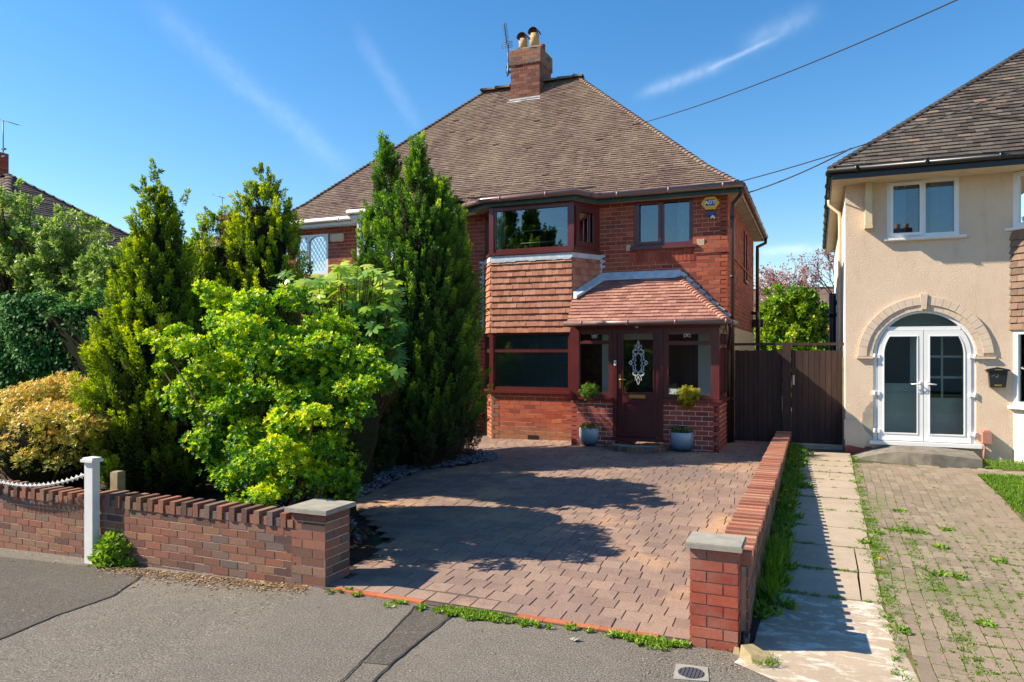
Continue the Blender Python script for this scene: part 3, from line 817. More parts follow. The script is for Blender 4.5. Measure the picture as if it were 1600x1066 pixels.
# bedroom curtain and bed head seen through the upper bay
curtain(upw, T2, .05, .22, 4.1, 5.0, M['curtain'], b=-.2)
bed = thing('bed_headboard', (-5.2, 13.72, 3.9), 'white curved tubular bed headboard standing inside the upper bay window', 'headboard')
mb = MB(); yb = 13.70
hx0, hx1 = -5.78, -4.56
arc = [(hx0, yb, 4.0), (hx0, yb, 4.42)]+[(hx0+.14-.14*math.cos(t), yb, 4.42+.14*math.sin(t)) for t in np.linspace(.2, math.pi/2, 6)]+[(hx1-.1, yb, 4.56), (hx1, yb, 4.53)]
mb.tube(arc, .017, 8); mb.tube([(hx0, yb, 4.32), (hx1, yb, 4.32)], .012, 6)
x = hx0+.14
while x < hx1: mb.tube([(x, yb, 4.0), (x, yb, 4.32)], .008, 6); x += .16
mb.build('tube_frame', M['white_paint'], bed)

# neighbour's mirrored bay: white frames
nb = ((mir(bayD[0]), YF), (mir(bayC[0]), 13.55), (mir(bayB[0]), 13.55), (mir(bayA[0]), YF))
bay(nb, frame=M['white'], hung=M['brown_hung'], detail=False)
def leaded(T, a0, a1, z0, z1, b, s=.13, arch=True):
    mb = MB(); w_ = .006
    n = int((a1-a0+z1-z0)/s)+2
    for k in range(-n, n):
        for sg in (1, -1):
            # lines z = z0 + sg*1.35*(a-a0) + k*s
            pts = []
            for a in np.linspace(a0, a1, 24):
                z = z0+sg*1.5*(a-a0)+k*s*1.2
                top = z1-(.28*(abs(2*(a-a0)/(a1-a0)-1)**3)*(a1-a0) if arch else 0)
                if z0 <= z <= top: pts.append(T(a, b, z))
            if len(pts) > 1:
                mb.tube([pts[0], pts[-1]], w_, 4, caps=False)
    return mb
w = window(house, F0, nw[0], nw[1], nw[2], nw[3], M['white'], M['glass_sky'], mull=[WX(481, YF)], fw=.06, b=.0)
for (a0, a1) in ((WX(483, YF), nw[1]-.07), (nw[0]+.05, WX(479, YF)-.02)):
    leaded(F0, a0, a1, nw[2]+.06, nw[3]-.06, -.02).build('leading', M['leadcame'], w)
    mb = MB()   # arched spandrels of the head
    for sgn in (0, 1):
        pts = []
        e = a0 if sgn == 0 else a1; c = (a0+a1)/2; zt_ = nw[3]-.055
        pts = [(e, zt_), (c, zt_)]+[(c+(e-c)*math.sin(t), zt_-.14+.135*math.cos(t)) for t in np.linspace(0, math.pi/2, 8)]
        mb.prism(pts, -.03, -.005, F0)
    mb.build('arched_head', M['white'], w)
TN = Fr(nb[0], (nb[1][0]-nb[0][0], nb[1][1]-nb[0][1])); LN = math.dist(nb[0], nb[1])
mb = leaded(TN, .12, LN-.1, 4.2, 4.95, -.02)
mb.build('leading', M['leadcame'], house)
al = thing('alarm_case', (WX(534, YF), YF, 4.4), 'blank cream burglar alarm case on the brick wall of the left half of the pair', 'alarm box')
mb = MB(); a = WX(519, YF); b_ = WX(538, YF); z0 = W(530, 378, YF)[1]; z1 = W(530, 366, YF)[1]
mb.prism([(a, z0+.02), (a+.03, z0), (b_-.03, z0), (b_, z0+.02), (b_, z1), (a, z1)], .01, .08, F0); mb.prism([(a+.02, z0+.03), (b_-.02, z0+.03), (b_-.02, z1-.02), (a+.02, z1-.02)], .08, .095, F0)
mb.build('cover', M['cream'], al)

# ------- roof
zE = 5.20; EY0, EY1 = 13.93, 20.6; EX0, EX1 = -12.35, -1.30
rl, rr_ = (-8.05, 17.25), (-5.44, 17.25); zR = 8.90
def slope_tiles(mb, e0, e1, r1, r0, gauge=.074, wid=.15, m=0, seed=3, th=.014, skip=.003):
    """eave e0->e1 (3D), ridge r1 (above e1), r0 (above e0)"""
    e0, e1, r0, r1 = map(Vector, (e0, e1, r0, r1))
    u = (e1-e0).normalized(); w_ = r0-e0; v = (w_-u*w_.dot(u)).normalized()
    P = [(0, 0), ((e1-e0).length, 0), ((r1-e0).dot(u), (r1-e0).dot(v)), ((r0-e0).dot(u), (r0-e0).dot(v))]
    mb.poly([e0+Vector((0, 0, -.02)), e1+Vector((0, 0, -.02)), r1+Vector((0, 0, -.02)), r0+Vector((0, 0, -.02))], m)
    tiles(mb, e0, u, v, P, gauge, wid, th, m, seed=seed, skip=skip)
mb = MB()
# slight kick at the eaves: lower band shallower than the main slope
def lerp(a, b, t): return tuple(a[i]+(b[i]-a[i])*t for i in range(3))
E = [(EX0, EY0, zE), (EX1, EY0, zE), (EX1, EY1, zE), (EX0, EY1, zE)]
Rd = [(rl[0], rl[1], zR), (rr_[0], rr_[1], zR)]
def kick(p, r, t=.16, dz=-.09):
    q = lerp(p, r, t); return (q[0], q[1], q[2]+dz)
K = [kick(E[0], Rd[0]), kick(E[1], Rd[1]), kick(E[2], Rd[1]), kick(E[3], Rd[0])]
slope_tiles(mb, E[0], E[1], K[1], K[0], seed=1); slope_tiles(mb, K[0], K[1], Rd[1], Rd[0], seed=2)
slope_tiles(mb, E[1], E[2], K[2], K[1], seed=3); slope_tiles(mb, K[1], K[2], Rd[1], Rd[1], seed=4)
mb.poly([K[2], K[3], Rd[0], Rd[1]]); mb.poly([E[2], E[3], K[3], K[2]])
mb.poly([K[3], K[0], Rd[0]]); mb.poly([E[3], E[0], K[0], K[3]])
# eaves carried out over the bays
bl, br = (-7.1, EY0, zE+.01), (-4.0, EY0, zE+.01); bc = (-4.30, 13.33, zE-.02); bm_ = (-6.3, 13.42, zE-.02)
up = lambda p, dy=.45: (p[0], EY0+dy, zE+.01+dy*.75)
mb.poly([bl, bm_, bc, br, up(br), up(bl)])
tiles(mb, (bl[0], 13.33, zE-.02), (1, 0, 0), Vector((0, .6, .22)), [(.75, 0), (2.8, 0), (3.1, .62), (0, .62)], .105, .17, .016, seed=9)
def mp(p): return (mir(p[0]), p[1], p[2])
mb.poly([mp(bl), mp(bm_), mp(bc), mp(br), up(mp(br)), up(mp(bl))])
tiles(mb, (mir(-4.0), 13.33, zE-.02), (1, 0, 0), Vector((0, .6, .22)), [(.3, 0), (2.35, 0), (3.1, .62), (0, .62)], .105, .17, .016, seed=10)
roof = mb.build('roof', M['roof'], house)
mb = MB()
hip_tiles(mb, E[1], K[1], .07, .105); hip_tiles(mb, K[1], Rd[1], .07, .105); mb.build('hip_tile', M['roof'], roof); mb = MB(); hip_tiles(mb, E[0], K[0], .07, .105); hip_tiles(mb, K[0], Rd[0], .07, .105)
mb.build('hip_tile', M['roof'], roof)
mb = MB(); hip_tiles(mb, (Rd[0][0]-.05, Rd[0][1], zR), (Rd[1][0]+.05, Rd[1][1], zR), .13, .42, lift=.03); mb.build('ridge_tile', M['ridge'], roof)
mb = MB()
q = kick(E[1], Rd[1], .80, 0)

# fascia, soffit, gutters
mb = MB()
def strip(P, z0, z1, th=.02):
    for k in range(len(P)-1):
        T = Fr(P[k][:2], (P[k+1][0]-P[k][0], P[k+1][1]-P[k][1])); mb.box(0, math.dist(P[k][:2], P[k+1][:2]), -th, 0, z0, z1, T)
front = [(-7.1, EY0+.05), (-6.25, 13.47), (-4.33, 13.40), (-4.05, EY0+.05), (EX1-.03, EY0+.05)]
strip(front, 5.06, 5.18); mb.build('fascia', M['fascia'], house)
mb = MB(); mb.flat([(-7.1, EY0+.06), (-6.25, 13.48), (-4.33, 13.41), (-4.05, EY0+.06), (EX1-.03, EY0+.06), (EX1-.03, YF), (-7.1, YF)], 5.075, 5.085)
mb.flat([(XR, YF), (EX1-.03, YF), (EX1-.03, EY1-.05), (XR, EY1-.05)], 5.07, 5.084)
mb.box(EX1-.04, EX1-.02, EY0+.06, EY1-.05, 5.07, 5.18)
mb.build('soffit', M['soffit'], house)
mb = MB(); frontN = [(mir(p[0]), p[1]) for p in front[::-1]]; strip(frontN, 5.04, 5.18); mb.flat([*frontN, (-7.1, YF), (mir(EX1-.03), YF)], 5.05, 5.06); mb.build('fascia', M['white'], house)
def gutter(P, z, mat, parent, r=.058, name='gutter', sp=1.0):
    mb = MB(); mb.tube([(x, y, z) for x, y in P], r, 12)
    for k in range(len(P)-1):
        L = math.dist(P[k], P[k+1]); d = ((P[k+1][0]-P[k][0])/L, (P[k+1][1]-P[k][1])/L); s = sp*.4
        while s < L:
            c = (P[k][0]+d[0]*s, P[k][1]+d[1]*s)
            mb.tube([(c[0]-d[0]*.02, c[1]-d[1]*.02, z), (c[0]+d[0]*.02, c[1]+d[1]*.02, z)], r*1.12, 12); s += sp
    return mb.build(name, mat, parent)
gutter([(-7.12, EY0-.04), (-6.28, 13.39), (-4.28, 13.32), (-4.0, EY0-.04), (EX1+.05, EY0-.04)], 5.19, M['gutter'], house)
gutter([(EX1+.04, EY0), (EX1+.04, EY1)], 5.18, M['gutter'], house, r=.05)
gutter([(mir(p[0]), p[1]) for p in [(-6.7, EY0-.04), (-6.28, 13.39), (-4.28, 13.32), (-4.0, EY0-.04), (EX1+.05, EY0-.04)]][::-1], 5.18, M['white'], house, r=.052)
# downpipes
mb = MB(); px_, py_ = XR+.10, YF-.02
mb.tube([(EX1+.02, EY0+.02, 5.15), (EX1+.0, EY0+.1, 5.03), (px_+.02, py_, 4.90), (px_, py_, 4.80), (px_, py_, .35)], .038, 10)
for z in (4.6, 3.5, 2.4, 1.2): mb.tube([(px_, py_, z), (px_, py_, z+.05)], .046, 10)
mb.build('downpipe', M['pipe'], house)
mb = MB(); py2 = YB-.35
mb.tube([(EX1+.04, py2+.3, 5.12), (EX1+.04, py2+.3, 4.98), (XR+.12, py2+.1, 4.86), (XR+.12, py2+.1, 4.7), (XR+.12, py2+.1, .5)], .045, 8)
mb.tube([(XR+.02, py2-.5, 3.1), (XR+.15, py2-.5, 3.1), (XR+.18, py2-.5, 2.9), (XR+.18, py2-.5, .5)], .05, 8)
mb.box(XR+.02, XR+.28, py2-.2, py2+.1, 2.75, 2.95)
mb.build('downpipe', M['pipe'], house)
mb = MB(); mb.box(3.3, 3.34, .0, .04, 3.75, 4.9, FS); mb.box(3.9, 3.94, .0, .04, 3.75, 4.9, FS); mb.box(3.2, 4.05, .0, .06, 3.72, 3.76, FS); mb.build('side_window', M['maroon'], house)

# ------- chimney
CX0, CX1, CY0, CY1 = -7.13, -6.36, 16.89, 17.72
zt = 9.70; zc = 9.32
mb = MB()
for (x0, x1, y0, y1, z0, z1) in ((CX0, CX1, CY0, CY1, 8.0, zc), (CX0-.03, CX1+.03, CY0-.03, CY1+.03, zc, zt)):
    mb.box(x0, x1, y0, y1, z0, z1)
    for T, L in ((Fr((x0, y0)), x1-x0), (Fr((x1, y0), (0, 1)), y1-y0), (Fr((x0, y1), (0, -1)), y1-y0)):
        bricks(mb, T, L, z0+.0, z1, [], ch=.085, m=1 if z0 < 9 else 2)
ch = mb.build('chimney', [M['mortar_red'], M['chim_brick'], M['wall_brick']], house)
mb = MB(); mb.box(CX0-.02, CX1+.04, CY0-.07, CY0-.012, 8.33, 8.45); 
mb.poly([(CX0-.05, CY0-.16, 8.33), (CX1+.06, CY0-.16, 8.33), (CX1+.06, CY0-.012, 8.47), (CX0-.05, CY0-.012, 8.47)])
z = 8.45; y = CY0
while y < 17.3:
    mb.prism([(y-CY0, z-.12), (y-CY0+.12, z-.02), (y-CY0+.12, z+.12), (y-CY0, z+.05)], .01, .02, Fr((CX1, CY0), (0, 1))); y += .11; z += .12
mb.build('chimney_flashing', M['lead'], house)
mb = MB(); mb.box(CX0+.03, CX1-.03, CY0+.03, CY1-.03, zt, zt+.05); mb.build('flaunching', M['concrete'], house)
def chimney_pot(x, y, h, mat, hood=True, r=.11):
    mb = MB(); mb.lathe((x, y, zt+.03), [(0, 0), (r*1.05, 0), (r*.97, h*.6), (r, h), (r*.85, h), (r*.8, .1)], 18)
    o = mb.build('chimney_pot', mat, ch)
    if hood:
        hb = MB(); z = zt+.03+h
        hb.lathe((x, y, z), [(r*.75, -.06), (r*.75, .05)], 12)
        n = 10
        for i in range(n):   # half-round metal hood open to the street
            t0, t1 = math.pi*i/n, math.pi*(i+1)/n
            R0, R1 = .125, .135
            c = []
            for (t, rr2) in ((t0, R0), (t1, R0), (t1, R1), (t0, R1)):
                c.append((x+rr2*math.cos(t), z+.01+rr2*math.sin(t)))
            for q in (0,):
                hb.hexa([(c[0][0], y-.13, c[0][1]), (c[1][0], y-.13, c[1][1]), (c[2][0], y-.13, c[2][1]), (c[3][0], y-.13, c[3][1]),
                         (c[0][0], y+.13, c[0][1]), (c[1][0], y+.13, c[1][1]), (c[2][0], y+.13, c[2][1]), (c[3][0], y+.13, c[3][1])])
        hb.build('hood', M['hoodm'], o)
M['hoodm'] = m_plain('rusty hood', (.075, .03, .03), .6, .3, .3, 10)
chimney_pot(WX(817.5, 17.05), 17.05, .28, M['pot_buff']); chimney_pot(WX(835, 17.05), 17.05, .36, M['pot_buff'], r=.12)
chimney_pot(WX(845, 17.5)+.03, 17.5, .26, M['pot_red'], hood=False, r=.09); chimney_pot(WX(824, 17.5), 17.5, .2, M['pot_red'], hood=False, r=.09)
# tv aerial of the pair
def aerial(loc, label, h, grid=True, scale=1.0, az=0.0, tilt=0.0, boom=1.0, name='tv_aerial', nel=14, vertical=False, base_z=0):
    t = thing(name, loc, label, 'aerial', None)
    L = Vector(loc); mb = MB(); mb.tube([L, L+Vector((0, 0, h))], .016*scale, 6); mb.box(L.x-.04, L.x+.10, L.y-.03, L.y+.03, L.z, L.z+.05); mb.box(L.x-.04, L.x+.10, L.y-.03, L.y+.03, L.z+.22, L.z+.27)
    mb.build('mast', M['alu'], t)
    mb = MB(); top = L+Vector((0, 0, h))
    d = Vector((math.cos(az)*math.cos(tilt), math.sin(az)*math.cos(tilt), math.sin(tilt)))
    if vertical: e = Vector((1, 0, 0))
    else: e = Vector((-math.sin(az), math.cos(az), 0))
    a = top-d*.25*boom; b = top+d*boom
    mb.tube([a, b], .012*scale, 5)
    for i in range(nel):
        p = a+(b-a)*(i+1)/(nel+.5); w_ = (.16-.05*i/nel)*scale
        mb.tube([p-e*w_, p+e*w_], .005*scale, 4)
    if grid:
        f = d.cross(e).normalized()
        for k in (-.16, -.08, .08, .16):
            p = a+f*k*scale+d*.02; mb.tube([p-e*.2*scale, p+e*.2*scale], .006*scale, 4)
        for k in (-.2, 0, .2): mb.tube([a+e*k*scale-f*.16*scale, a+e*k*scale+f*.16*scale], .006*scale, 4)
    mb.build('antenna', M['alu'], t); return t
xa, za = W(794, 112, 16.95); xb, zb_ = W(791, 72, 16.95)
t = thing('tv_aerial', (xa, 16.95, za), 'tall grid-backed television aerial clamped to the left of the tall brick chimney', 'aerial')
mb = MB(); mb.tube([(xa, 16.95, za-.05), (xa-.0, 16.95, zb_+.05)], .018, 6); mb.box(xa-.05, CX0+.0, 16.91, 16.99, za-.04, za); mb.box(xa-.05, CX0+.0, 16.91, 16.99, za+.10, za+.14); mb.tube([(xa-.03, 16.95, za-.1), (xa+.02, 16.9, za-.1), (xa+.03, 16.9, za+.2)], .025, 6); mb.build('mast', M['alu'], t)
mb = MB(); p0 = Vector((xa-.01, 16.90, zb_)); p1 = Vector((W(788, 37, 16.6)[0], 16.6, W(788, 37, 16.6)[1]))
mb.tube([p0, p1], .012, 5)
for i in range(16):
    p = p0+(p1-p0)*(.16+.84*i/15); mb.tube([p+Vector((-.07, 0, 0)), p+Vector((.07, 0, 0))], .005, 4)
for k in (-.07, -.02, .03, .07): mb.tube([p0+Vector((-.14, 0, k)), p0+Vector((.14, 0, k))], .007, 4)
for k in (-.14, -.05, .05, .14): mb.tube([p0+Vector((k, 0, -.07)), p0+Vector((k, 0, .07))], .006, 4)
mb.build('antenna', M['alu'], t)

# ------- porch
PY = 13.0; PX0 = WX(893, PY); PX1 = WX(1124, PY); FP0 = Fr((0, PY)); zg = .22; zsl = 1.27; zpt = 2.62
pl = WX(957.7, PY); pr = WX(1036.5, PY)
FPS = Fr((PX1, PY), (0, 1)); LPS = YF-PY
mb = MB()
for (a0, a1) in ((PX0, pl), (pr, PX1)):
    if a0 == pr:
        FPL = Fr((PX0, PY+.55), (0, -1)); slab(mb, FPL, .55, zg, zsl-.035, [], .1); bricks(mb, FPL, .55, zg, zsl-.035, [], ch=.0815)
        mb.build('porch_brickwork', [M['porch_mortar'], M['porch_brick']], house); mb = MB()
    slab(mb, FP0, a1-.003, zg, zsl-.035, [], .1, a0=a0+.003); bricks(mb, FP0, a1, zg, zsl-.035, [], ch=.0815, a0=a0, phase=a0)
slab(mb, FPS, LPS-.01, zg, zsl-.035, [], .1); bricks(mb, FPS, LPS-.01, zg, zsl-.035, [], ch=.0815, phase=.1)
mb.build('porch_brickwork', [M['porch_mortar'], M['porch_brick']], house)
q = lambda px: WX(px, PY)
zq = lambda px, py: W(px, py, PY)[1]
# left and right screens
wl = window(house, FP0, PX0, pl, zsl, zpt-.10, M['maroon'], M['glass_low'], trans=[zq(925, 535)], fw=.085, b=-.01, name='porch_window')
mb = MB(); mb.box(q(905), q(953), -.02, .012, zq(925, 534.5), zq(925, 515), FP0)
wr = window(house, FP0, pr, PX1, zsl, zpt-.10, M['maroon'], M['glass_low'], trans=[zq(1075, 536)], fw=.085, b=-.01, name='porch_window')
ws = window(house, FPS, .0, LPS, zsl, zpt-.10, M['maroon'], M['glass_low'], mull=[.62], trans=[2.22], fw=.08, b=-.01, name='porch_window')
for o, a0, a1, T in ((wl, PX0-.02, pl, FP0), (wr, pr, PX1+.03, FP0), (ws, -.03, LPS, FPS)): sill(o, T, a0, a1, zsl+.004, M['maroon'], .06, .045)
# opening top lights: raised sash bars
def sash(o, T, a0, a1, z0, z1, w=.035, b=.012):
    mb = MB(); mb.box(a0, a1, -.01, b, z0, z0+w, T); mb.box(a0, a1, -.01, b, z1-w, z1, T); mb.box(a0, a0+w, -.01, b, z0+w, z1-w, T); mb.box(a1-w, a1, -.01, b, z0+w, z1-w, T)
    return mb.build('sash', M['maroon'], o)
sash(wl, FP0, q(904), q(955), zq(925, 537), zq(925, 512)); sash(wr, FP0, q(1038.5), q(1111), zq(1075, 538.5), zq(1075, 511))
# butterflies etched on the top lights
def butterfly(o, cx, cz, s, b):
    mb = MB()
    for sg in (-1, 1):
        for (dx, dz, rx, rz, rot) in ((.55, .35, .5, .28, .6), (.38, -.35, .32, .22, -.6)):
            pts = []
            for t in np.linspace(0, 2*math.pi, 15):
                x = rx*math.cos(t); z = rz*math.sin(t)
                xr = x*math.cos(rot)-z*math.sin(rot); zr = x*math.sin(rot)+z*math.cos(rot)
                pts.append(FP0(cx+sg*(dx+xr)*s, b, cz+(dz+zr)*s))
            mb.tube(pts, .0055, 4, caps=False)
    mb.tube([FP0(cx, b, cz-.5*s), FP0(cx, b, cz+.4*s)], .007, 4)
    mb.build('butterfly_motif', M['leadcame'], o)
butterfly(wl, q(928), zq(928, 524.5), .075, -.03); butterfly(wr, q(1073), zq(1073, 522), .09, -.03)
# header, posts
mb = MB(); mb.box(PX0-.02, PX1+.02, -.10, .015, zpt-.10, zpt+.03, FP0); mb.box(-.0, LPS, -.10, .015, zpt-.10, zpt+.03, FPS)
mb.box(PX0-.03, q(905), -.09, .02, zsl+.01, zpt-.101, FP0); mb.box(q(1111), PX1+.004, -.09, .02, zsl+.01, zpt-.101, FP0)
mb.build('porch_frame', M['maroon'], house)
# door
zd0 = zq(997, 687); zd1 = zpt-.101
mb = MB(); fw = .075
mb.box(pl, pl+fw, -.09, .015, zd0, zd1, FP0); mb.box(pr-fw, pr, -.09, .015, zd0, zd1, FP0); mb.box(pl+fw, pr-fw, -.09, .014, zd1-fw, zd1, FP0); mb.box(pl-.01, pr+.01, -.09, .05, zd0-.03, zd0+.035, FP0)
mb.build('door_frame', M['maroon_dark'], house)
a0, a1, zb0, zb1 = pl+fw+.004, pr-fw-.004, zd0+.045, zd1-fw-.004
ga0, ga1, gz0, gz1 = q(973), q(1020), zq(997, 614), zq(997, 520)
mb = MB()
slab(mb, FP0, a1, zb0, zb1, [(ga0, ga1, gz0, gz1)], .055, front=-.02, a0=a0)
for (x0, x1, z0, z1, bb) in ((ga0-.02, ga1+.02, gz1, gz1+.02, .0), (ga0-.02, ga1+.02, gz0-.02, gz0, .0)): mb.box(x0, x1, -.02, -.008, z0, z1, FP0)
for x0, x1 in ((ga0-.02, ga0), (ga1, ga1+.02)): mb.box(x0, x1, -.02, -.0085, gz0, gz1, FP0)
pz0, pz1, pa0, pa1 = zq(997, 676), zq(997, 628), q(974), q(1019)
for (x0, x1, z0, z1) in ((pa0, pa1, pz1-.02, pz1), (pa0, pa1, pz0, pz0+.02), (pa0, pa0+.02, pz0+.02, pz1-.02), (pa1-.02, pa1, pz0+.02, pz1-.02)): mb.box(x0, x1, -.02, -.006, z0, z1, FP0)
mid = (pa0+pa1)/2
for (x0, x1) in ((pa0+.05, mid-.02), (mid+.02, pa1-.05)):
    mb.prism([(x0, pz0+.06), (x1, pz0+.06), (x1-.02, pz0+.09), (x0+.02, pz0+.09)], -.02, -.012, FP0)
    mb.box(x0+.01, x1-.01, -.02, -.013, pz0+.12, pz1-.06, FP0)
door = mb.build('front_door', M['maroon_dark'], house)
mb = MB(); mb.box(ga0-.01, ga1+.01, -.055, -.049, gz0-.01, gz1+.01, FP0); mb.build('pane', M['glass_low'], door)
mb = MB(); mb.box(q(983.6), q(1008), -.02, -.004, zq(996, 622.5), zq(996, 617), FP0); mb.box(q(985), q(1006.5), -.004, .0, zq(996, 621.5), zq(996, 618.2), FP0); mb.build('letter_plate', M['brass'], door)
mb = MB(); hx = q(968.2); mb.box(hx-.018, hx+.018, -.02, -.006, zq(968, 607), zq(968, 585), FP0); hz = zq(968, 593)
mb.tube([FP0(hx, -.01, hz), FP0(hx, .045, hz), FP0(hx+.03, .05, hz+.002), FP0(hx+.125, .05, hz)], .010, 8); mb.build('handle', M['brass'], door)
# leaded scroll motif: curls stacked in a tall lozenge
mb = MB(); mx = q(996.5); mz = zq(996.5, 567); b = -.045
S = (q(1012)-q(981))/2; H = (zq(996, 533)-zq(996, 603))/2
def curve(pts, w_=.006, both=True, ud=True):
    for sx in ((-1, 1) if both else (1,)):
        for sz in ((-1, 1) if ud else (1,)):
            mb.tube([FP0(mx+sx*x*S, b, mz+sz*z*H) for x, z in pts], w_, 5, caps=False)
circ = lambda cx, cz, rx, rz, t0, t1, n=12: [(cx+rx*math.cos(t), cz+rz*math.sin(t)) for t in np.linspace(t0, t1, n)]
curve([(0, 1.0), (.10, .88), (.16, .78), (.06, .66), (0, .60)]); curve([(0, 1.0), (0, .62)])
curve([(.0, .66), (.16, .74), (.34, .80), (.30, .66), (.18, .58)])
curve(circ(.30, .48, .28, .115, -math.pi, math.pi*.9)); curve(circ(.34, .48, .15, .07, -math.pi*.8, math.pi*.7))
curve([(.05, .40), (.28, .36), (.50, .28), (.56, .16), (.40, .10)]); curve([(.56, .36), (.50, .20), (.66, .10), (.98, .0)])
curve([(.98, .0), (.80, .07), (.62, .03), (.60, .0)]); curve([(.70, .0), (.76, .10), (.90, .05)])
curve([(.22, .36), (.34, .20), (.24, .10), (.44, .0)])
mb.build('leaded_motif', M['leadcame'], door)
# bell push, lantern
mb = MB(); mb.box(q(961.5)-.02, q(961.5)+.02, .014, .034, zq(961, 571), zq(961, 563), FP0); mb.box(q(961.5)-.008, q(961.5)+.008, .034, .038, zq(961, 569), zq(961, 566.5), FP0, 1); mb.build('bell_push', [M['white'], M['black']], house)
lx, lz = q(996), zq(996, 508)
t = thing('porch_light', (lx, PY-.05, lz), 'small steel cylinder wall light above the dark red front door', 'light')
mb = MB(); mb.lathe((lx, PY-.09, lz-.06), [(0, 0), (.035, 0), (.037, .05), (.030, .052), (.030, .062), (.037, .064), (.037, .125), (0, .13)], 16); mb.build('lamp_body', M['steel'], t)
mb = MB(); mb.box(lx-.02, lx+.02, -.0, .07, lz-.02, lz+.04, FP0); mb.build('bracket', M['steel'], t)
# inside the porch
mb = MB(); yi = YF-.03
mb.box(XR-2.85, WX(941, yi), yi, YF-.012, .3, 2.6)
mb.build('porch_inner_frame', M['maroon_dark'], house)
FI = Fr((0, YF-.03))
mb = MB(); wi = [(WX(1042, yi), WX(1091, yi), W(1065, 604, yi)[1], 2.45), (WX(972, yi)-.05, WX(1025, yi), 0, 2.35)]
slab(mb, FI, XR-.14, .25, 2.62, wi, .015, a0=WX(941, yi), front=.012); mb.build('porch_inner_wall', M['pale_room'], house)
mb = MB(); mb.box(wi[0][0], wi[0][1], -.01, .02, wi[0][2]-.03, wi[0][2]+.03, FI); mb.box(wi[0][1]-.06, wi[0][1], -.01, .018, wi[0][2]+.03, wi[0][3], FI)
mb.box(wi[1][0], wi[1][0]+.06, -.01, .02, .3, 2.35, FI); mb.box(wi[1][1]-.06, wi[1][1], -.01, .02, .3, 2.35, FI); mb.box(wi[0][0]+.005, wi[0][1]-.07, -.021, -.012, wi[0][2]+.03, 2.45, FI); mb.box(wi[1][0]+.06, wi[1][1]-.06, -.021, -.012, .3, 2.34, FI)
mb.build('inner_door', M['black'], house)
mb = MB(); mb.box(PX0, PX1, PY, YF, .2, .355); mb.build('porch_floor', M['concrete'], house)
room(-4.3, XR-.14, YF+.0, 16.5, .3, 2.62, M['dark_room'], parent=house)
# step
cxs = WX(997, PY); sgx = .60; sgy = .47; gz = g(cxs, 12.7)
mb = MB(); pts = [(cxs+sgx*math.cos(t), PY-.005+sgy*math.sin(t)) for t in np.linspace(math.pi, 2*math.pi, 24)]
mb.flat([(x*.0+cxs+(x-cxs)*.97, PY-.005+(y-PY+.005)*.97) for x, y in pts], gz-.05, gz+.095, 0)
for i in range(20):
    t0 = math.pi+math.pi*i/20+.012; t1 = math.pi+math.pi*(i+1)/20-.012
    c = []
    for (k, t) in ((.80, t0), (1.0, t0), (1.0, t1), (.80, t1)): c.append((cxs+sgx*k*math.cos(t), PY-.005+sgy*k*math.sin(t)))
    mb.hexa([(x, y, gz-.05) for x, y in c]+[(x, y, gz+.103) for x, y in c], 1)
mb.build('door_step', [M['concrete'], M['wall_brick']], house)
# porch roof
ez = 2.66; tz = 3.57; ey = 12.74
v = Vector((0, YF-ey, tz-ez)); vn = v.normalized(); Lp = v.length
e0x = WX(886, ey); e1x = WX(1134, ey); tx = WX(1060, YF)
mb = MB()
yb_ = (13.55-ey)/(YF-ey)*Lp
P = [(0, 0), (e1x-e0x, 0), (tx-e0x, Lp), (-4.05-e0x, Lp), (-4.40-e0x, yb_)]
mb.poly([(e0x, ey, ez-.02), (e1x, ey, ez-.02), (tx, YF, tz-.02), (-4.05, YF, tz-.02), (-4.42, 13.55, ez+(tz-ez)*.555-.02)])
tiles(mb, (e0x, ey, ez), (1, 0, 0), vn, P, .122, .165, .018, 0, seed=21)
v2 = Vector((tx-e1x, 0, tz-ez)); L2v = v2.length
tiles(mb, (e1x, ey, ez), (0, 1, 0), v2.normalized(), [(0, 0), (YF-ey, 0), (YF-ey, L2v)], .122, .165, .018, 0, seed=22)
mb.poly([(e1x, ey, ez-.02), (e1x, YF, ez-.02), (tx, YF, tz-.02)])
pr_ = mb.build('porch_roof', M['porch_tile'], house)
mb = MB(); hip_tiles(mb, (e1x, ey, ez), (tx, YF, tz), .075, .095); mb.build('hip_tile', M['porch_tile'], pr_)
mb = MB()
mb.hexa([(-4.05, YF-.10, tz-.03), (tx+.04, YF-.10, tz-.03), (tx+.04, YF-.012, tz+.0), (-4.05, YF-.012, tz), (-4.05, YF-.10, tz-.005), (tx+.04, YF-.10, tz-.005), (tx+.04, YF-.012, tz+.13), (-4.05, YF-.012, tz+.13)])
# up the side of the bay
n = Vector((T3.n[0], T3.n[1], 0))
zA = ez+(tz-ez)*.555
mb.hexa([Vector((bayC[0], bayC[1], zA-.02))+n*.05, Vector((bayD[0], bayD[1], tz-.02))+n*.05, Vector((bayD[0], bayD[1], tz-.02))+n*.16, Vector((bayC[0], bayC[1], zA-.02))+n*.16+Vector((.0, -.04, 0)),
         Vector((bayC[0], bayC[1], zA+.12))+n*.048, Vector((bayD[0], bayD[1], tz+.12))+n*.048, Vector((bayD[0], bayD[1], tz+.03))+n*.16, Vector((bayC[0], bayC[1], zA+.03))+n*.16+Vector((.0, -.04, 0))])
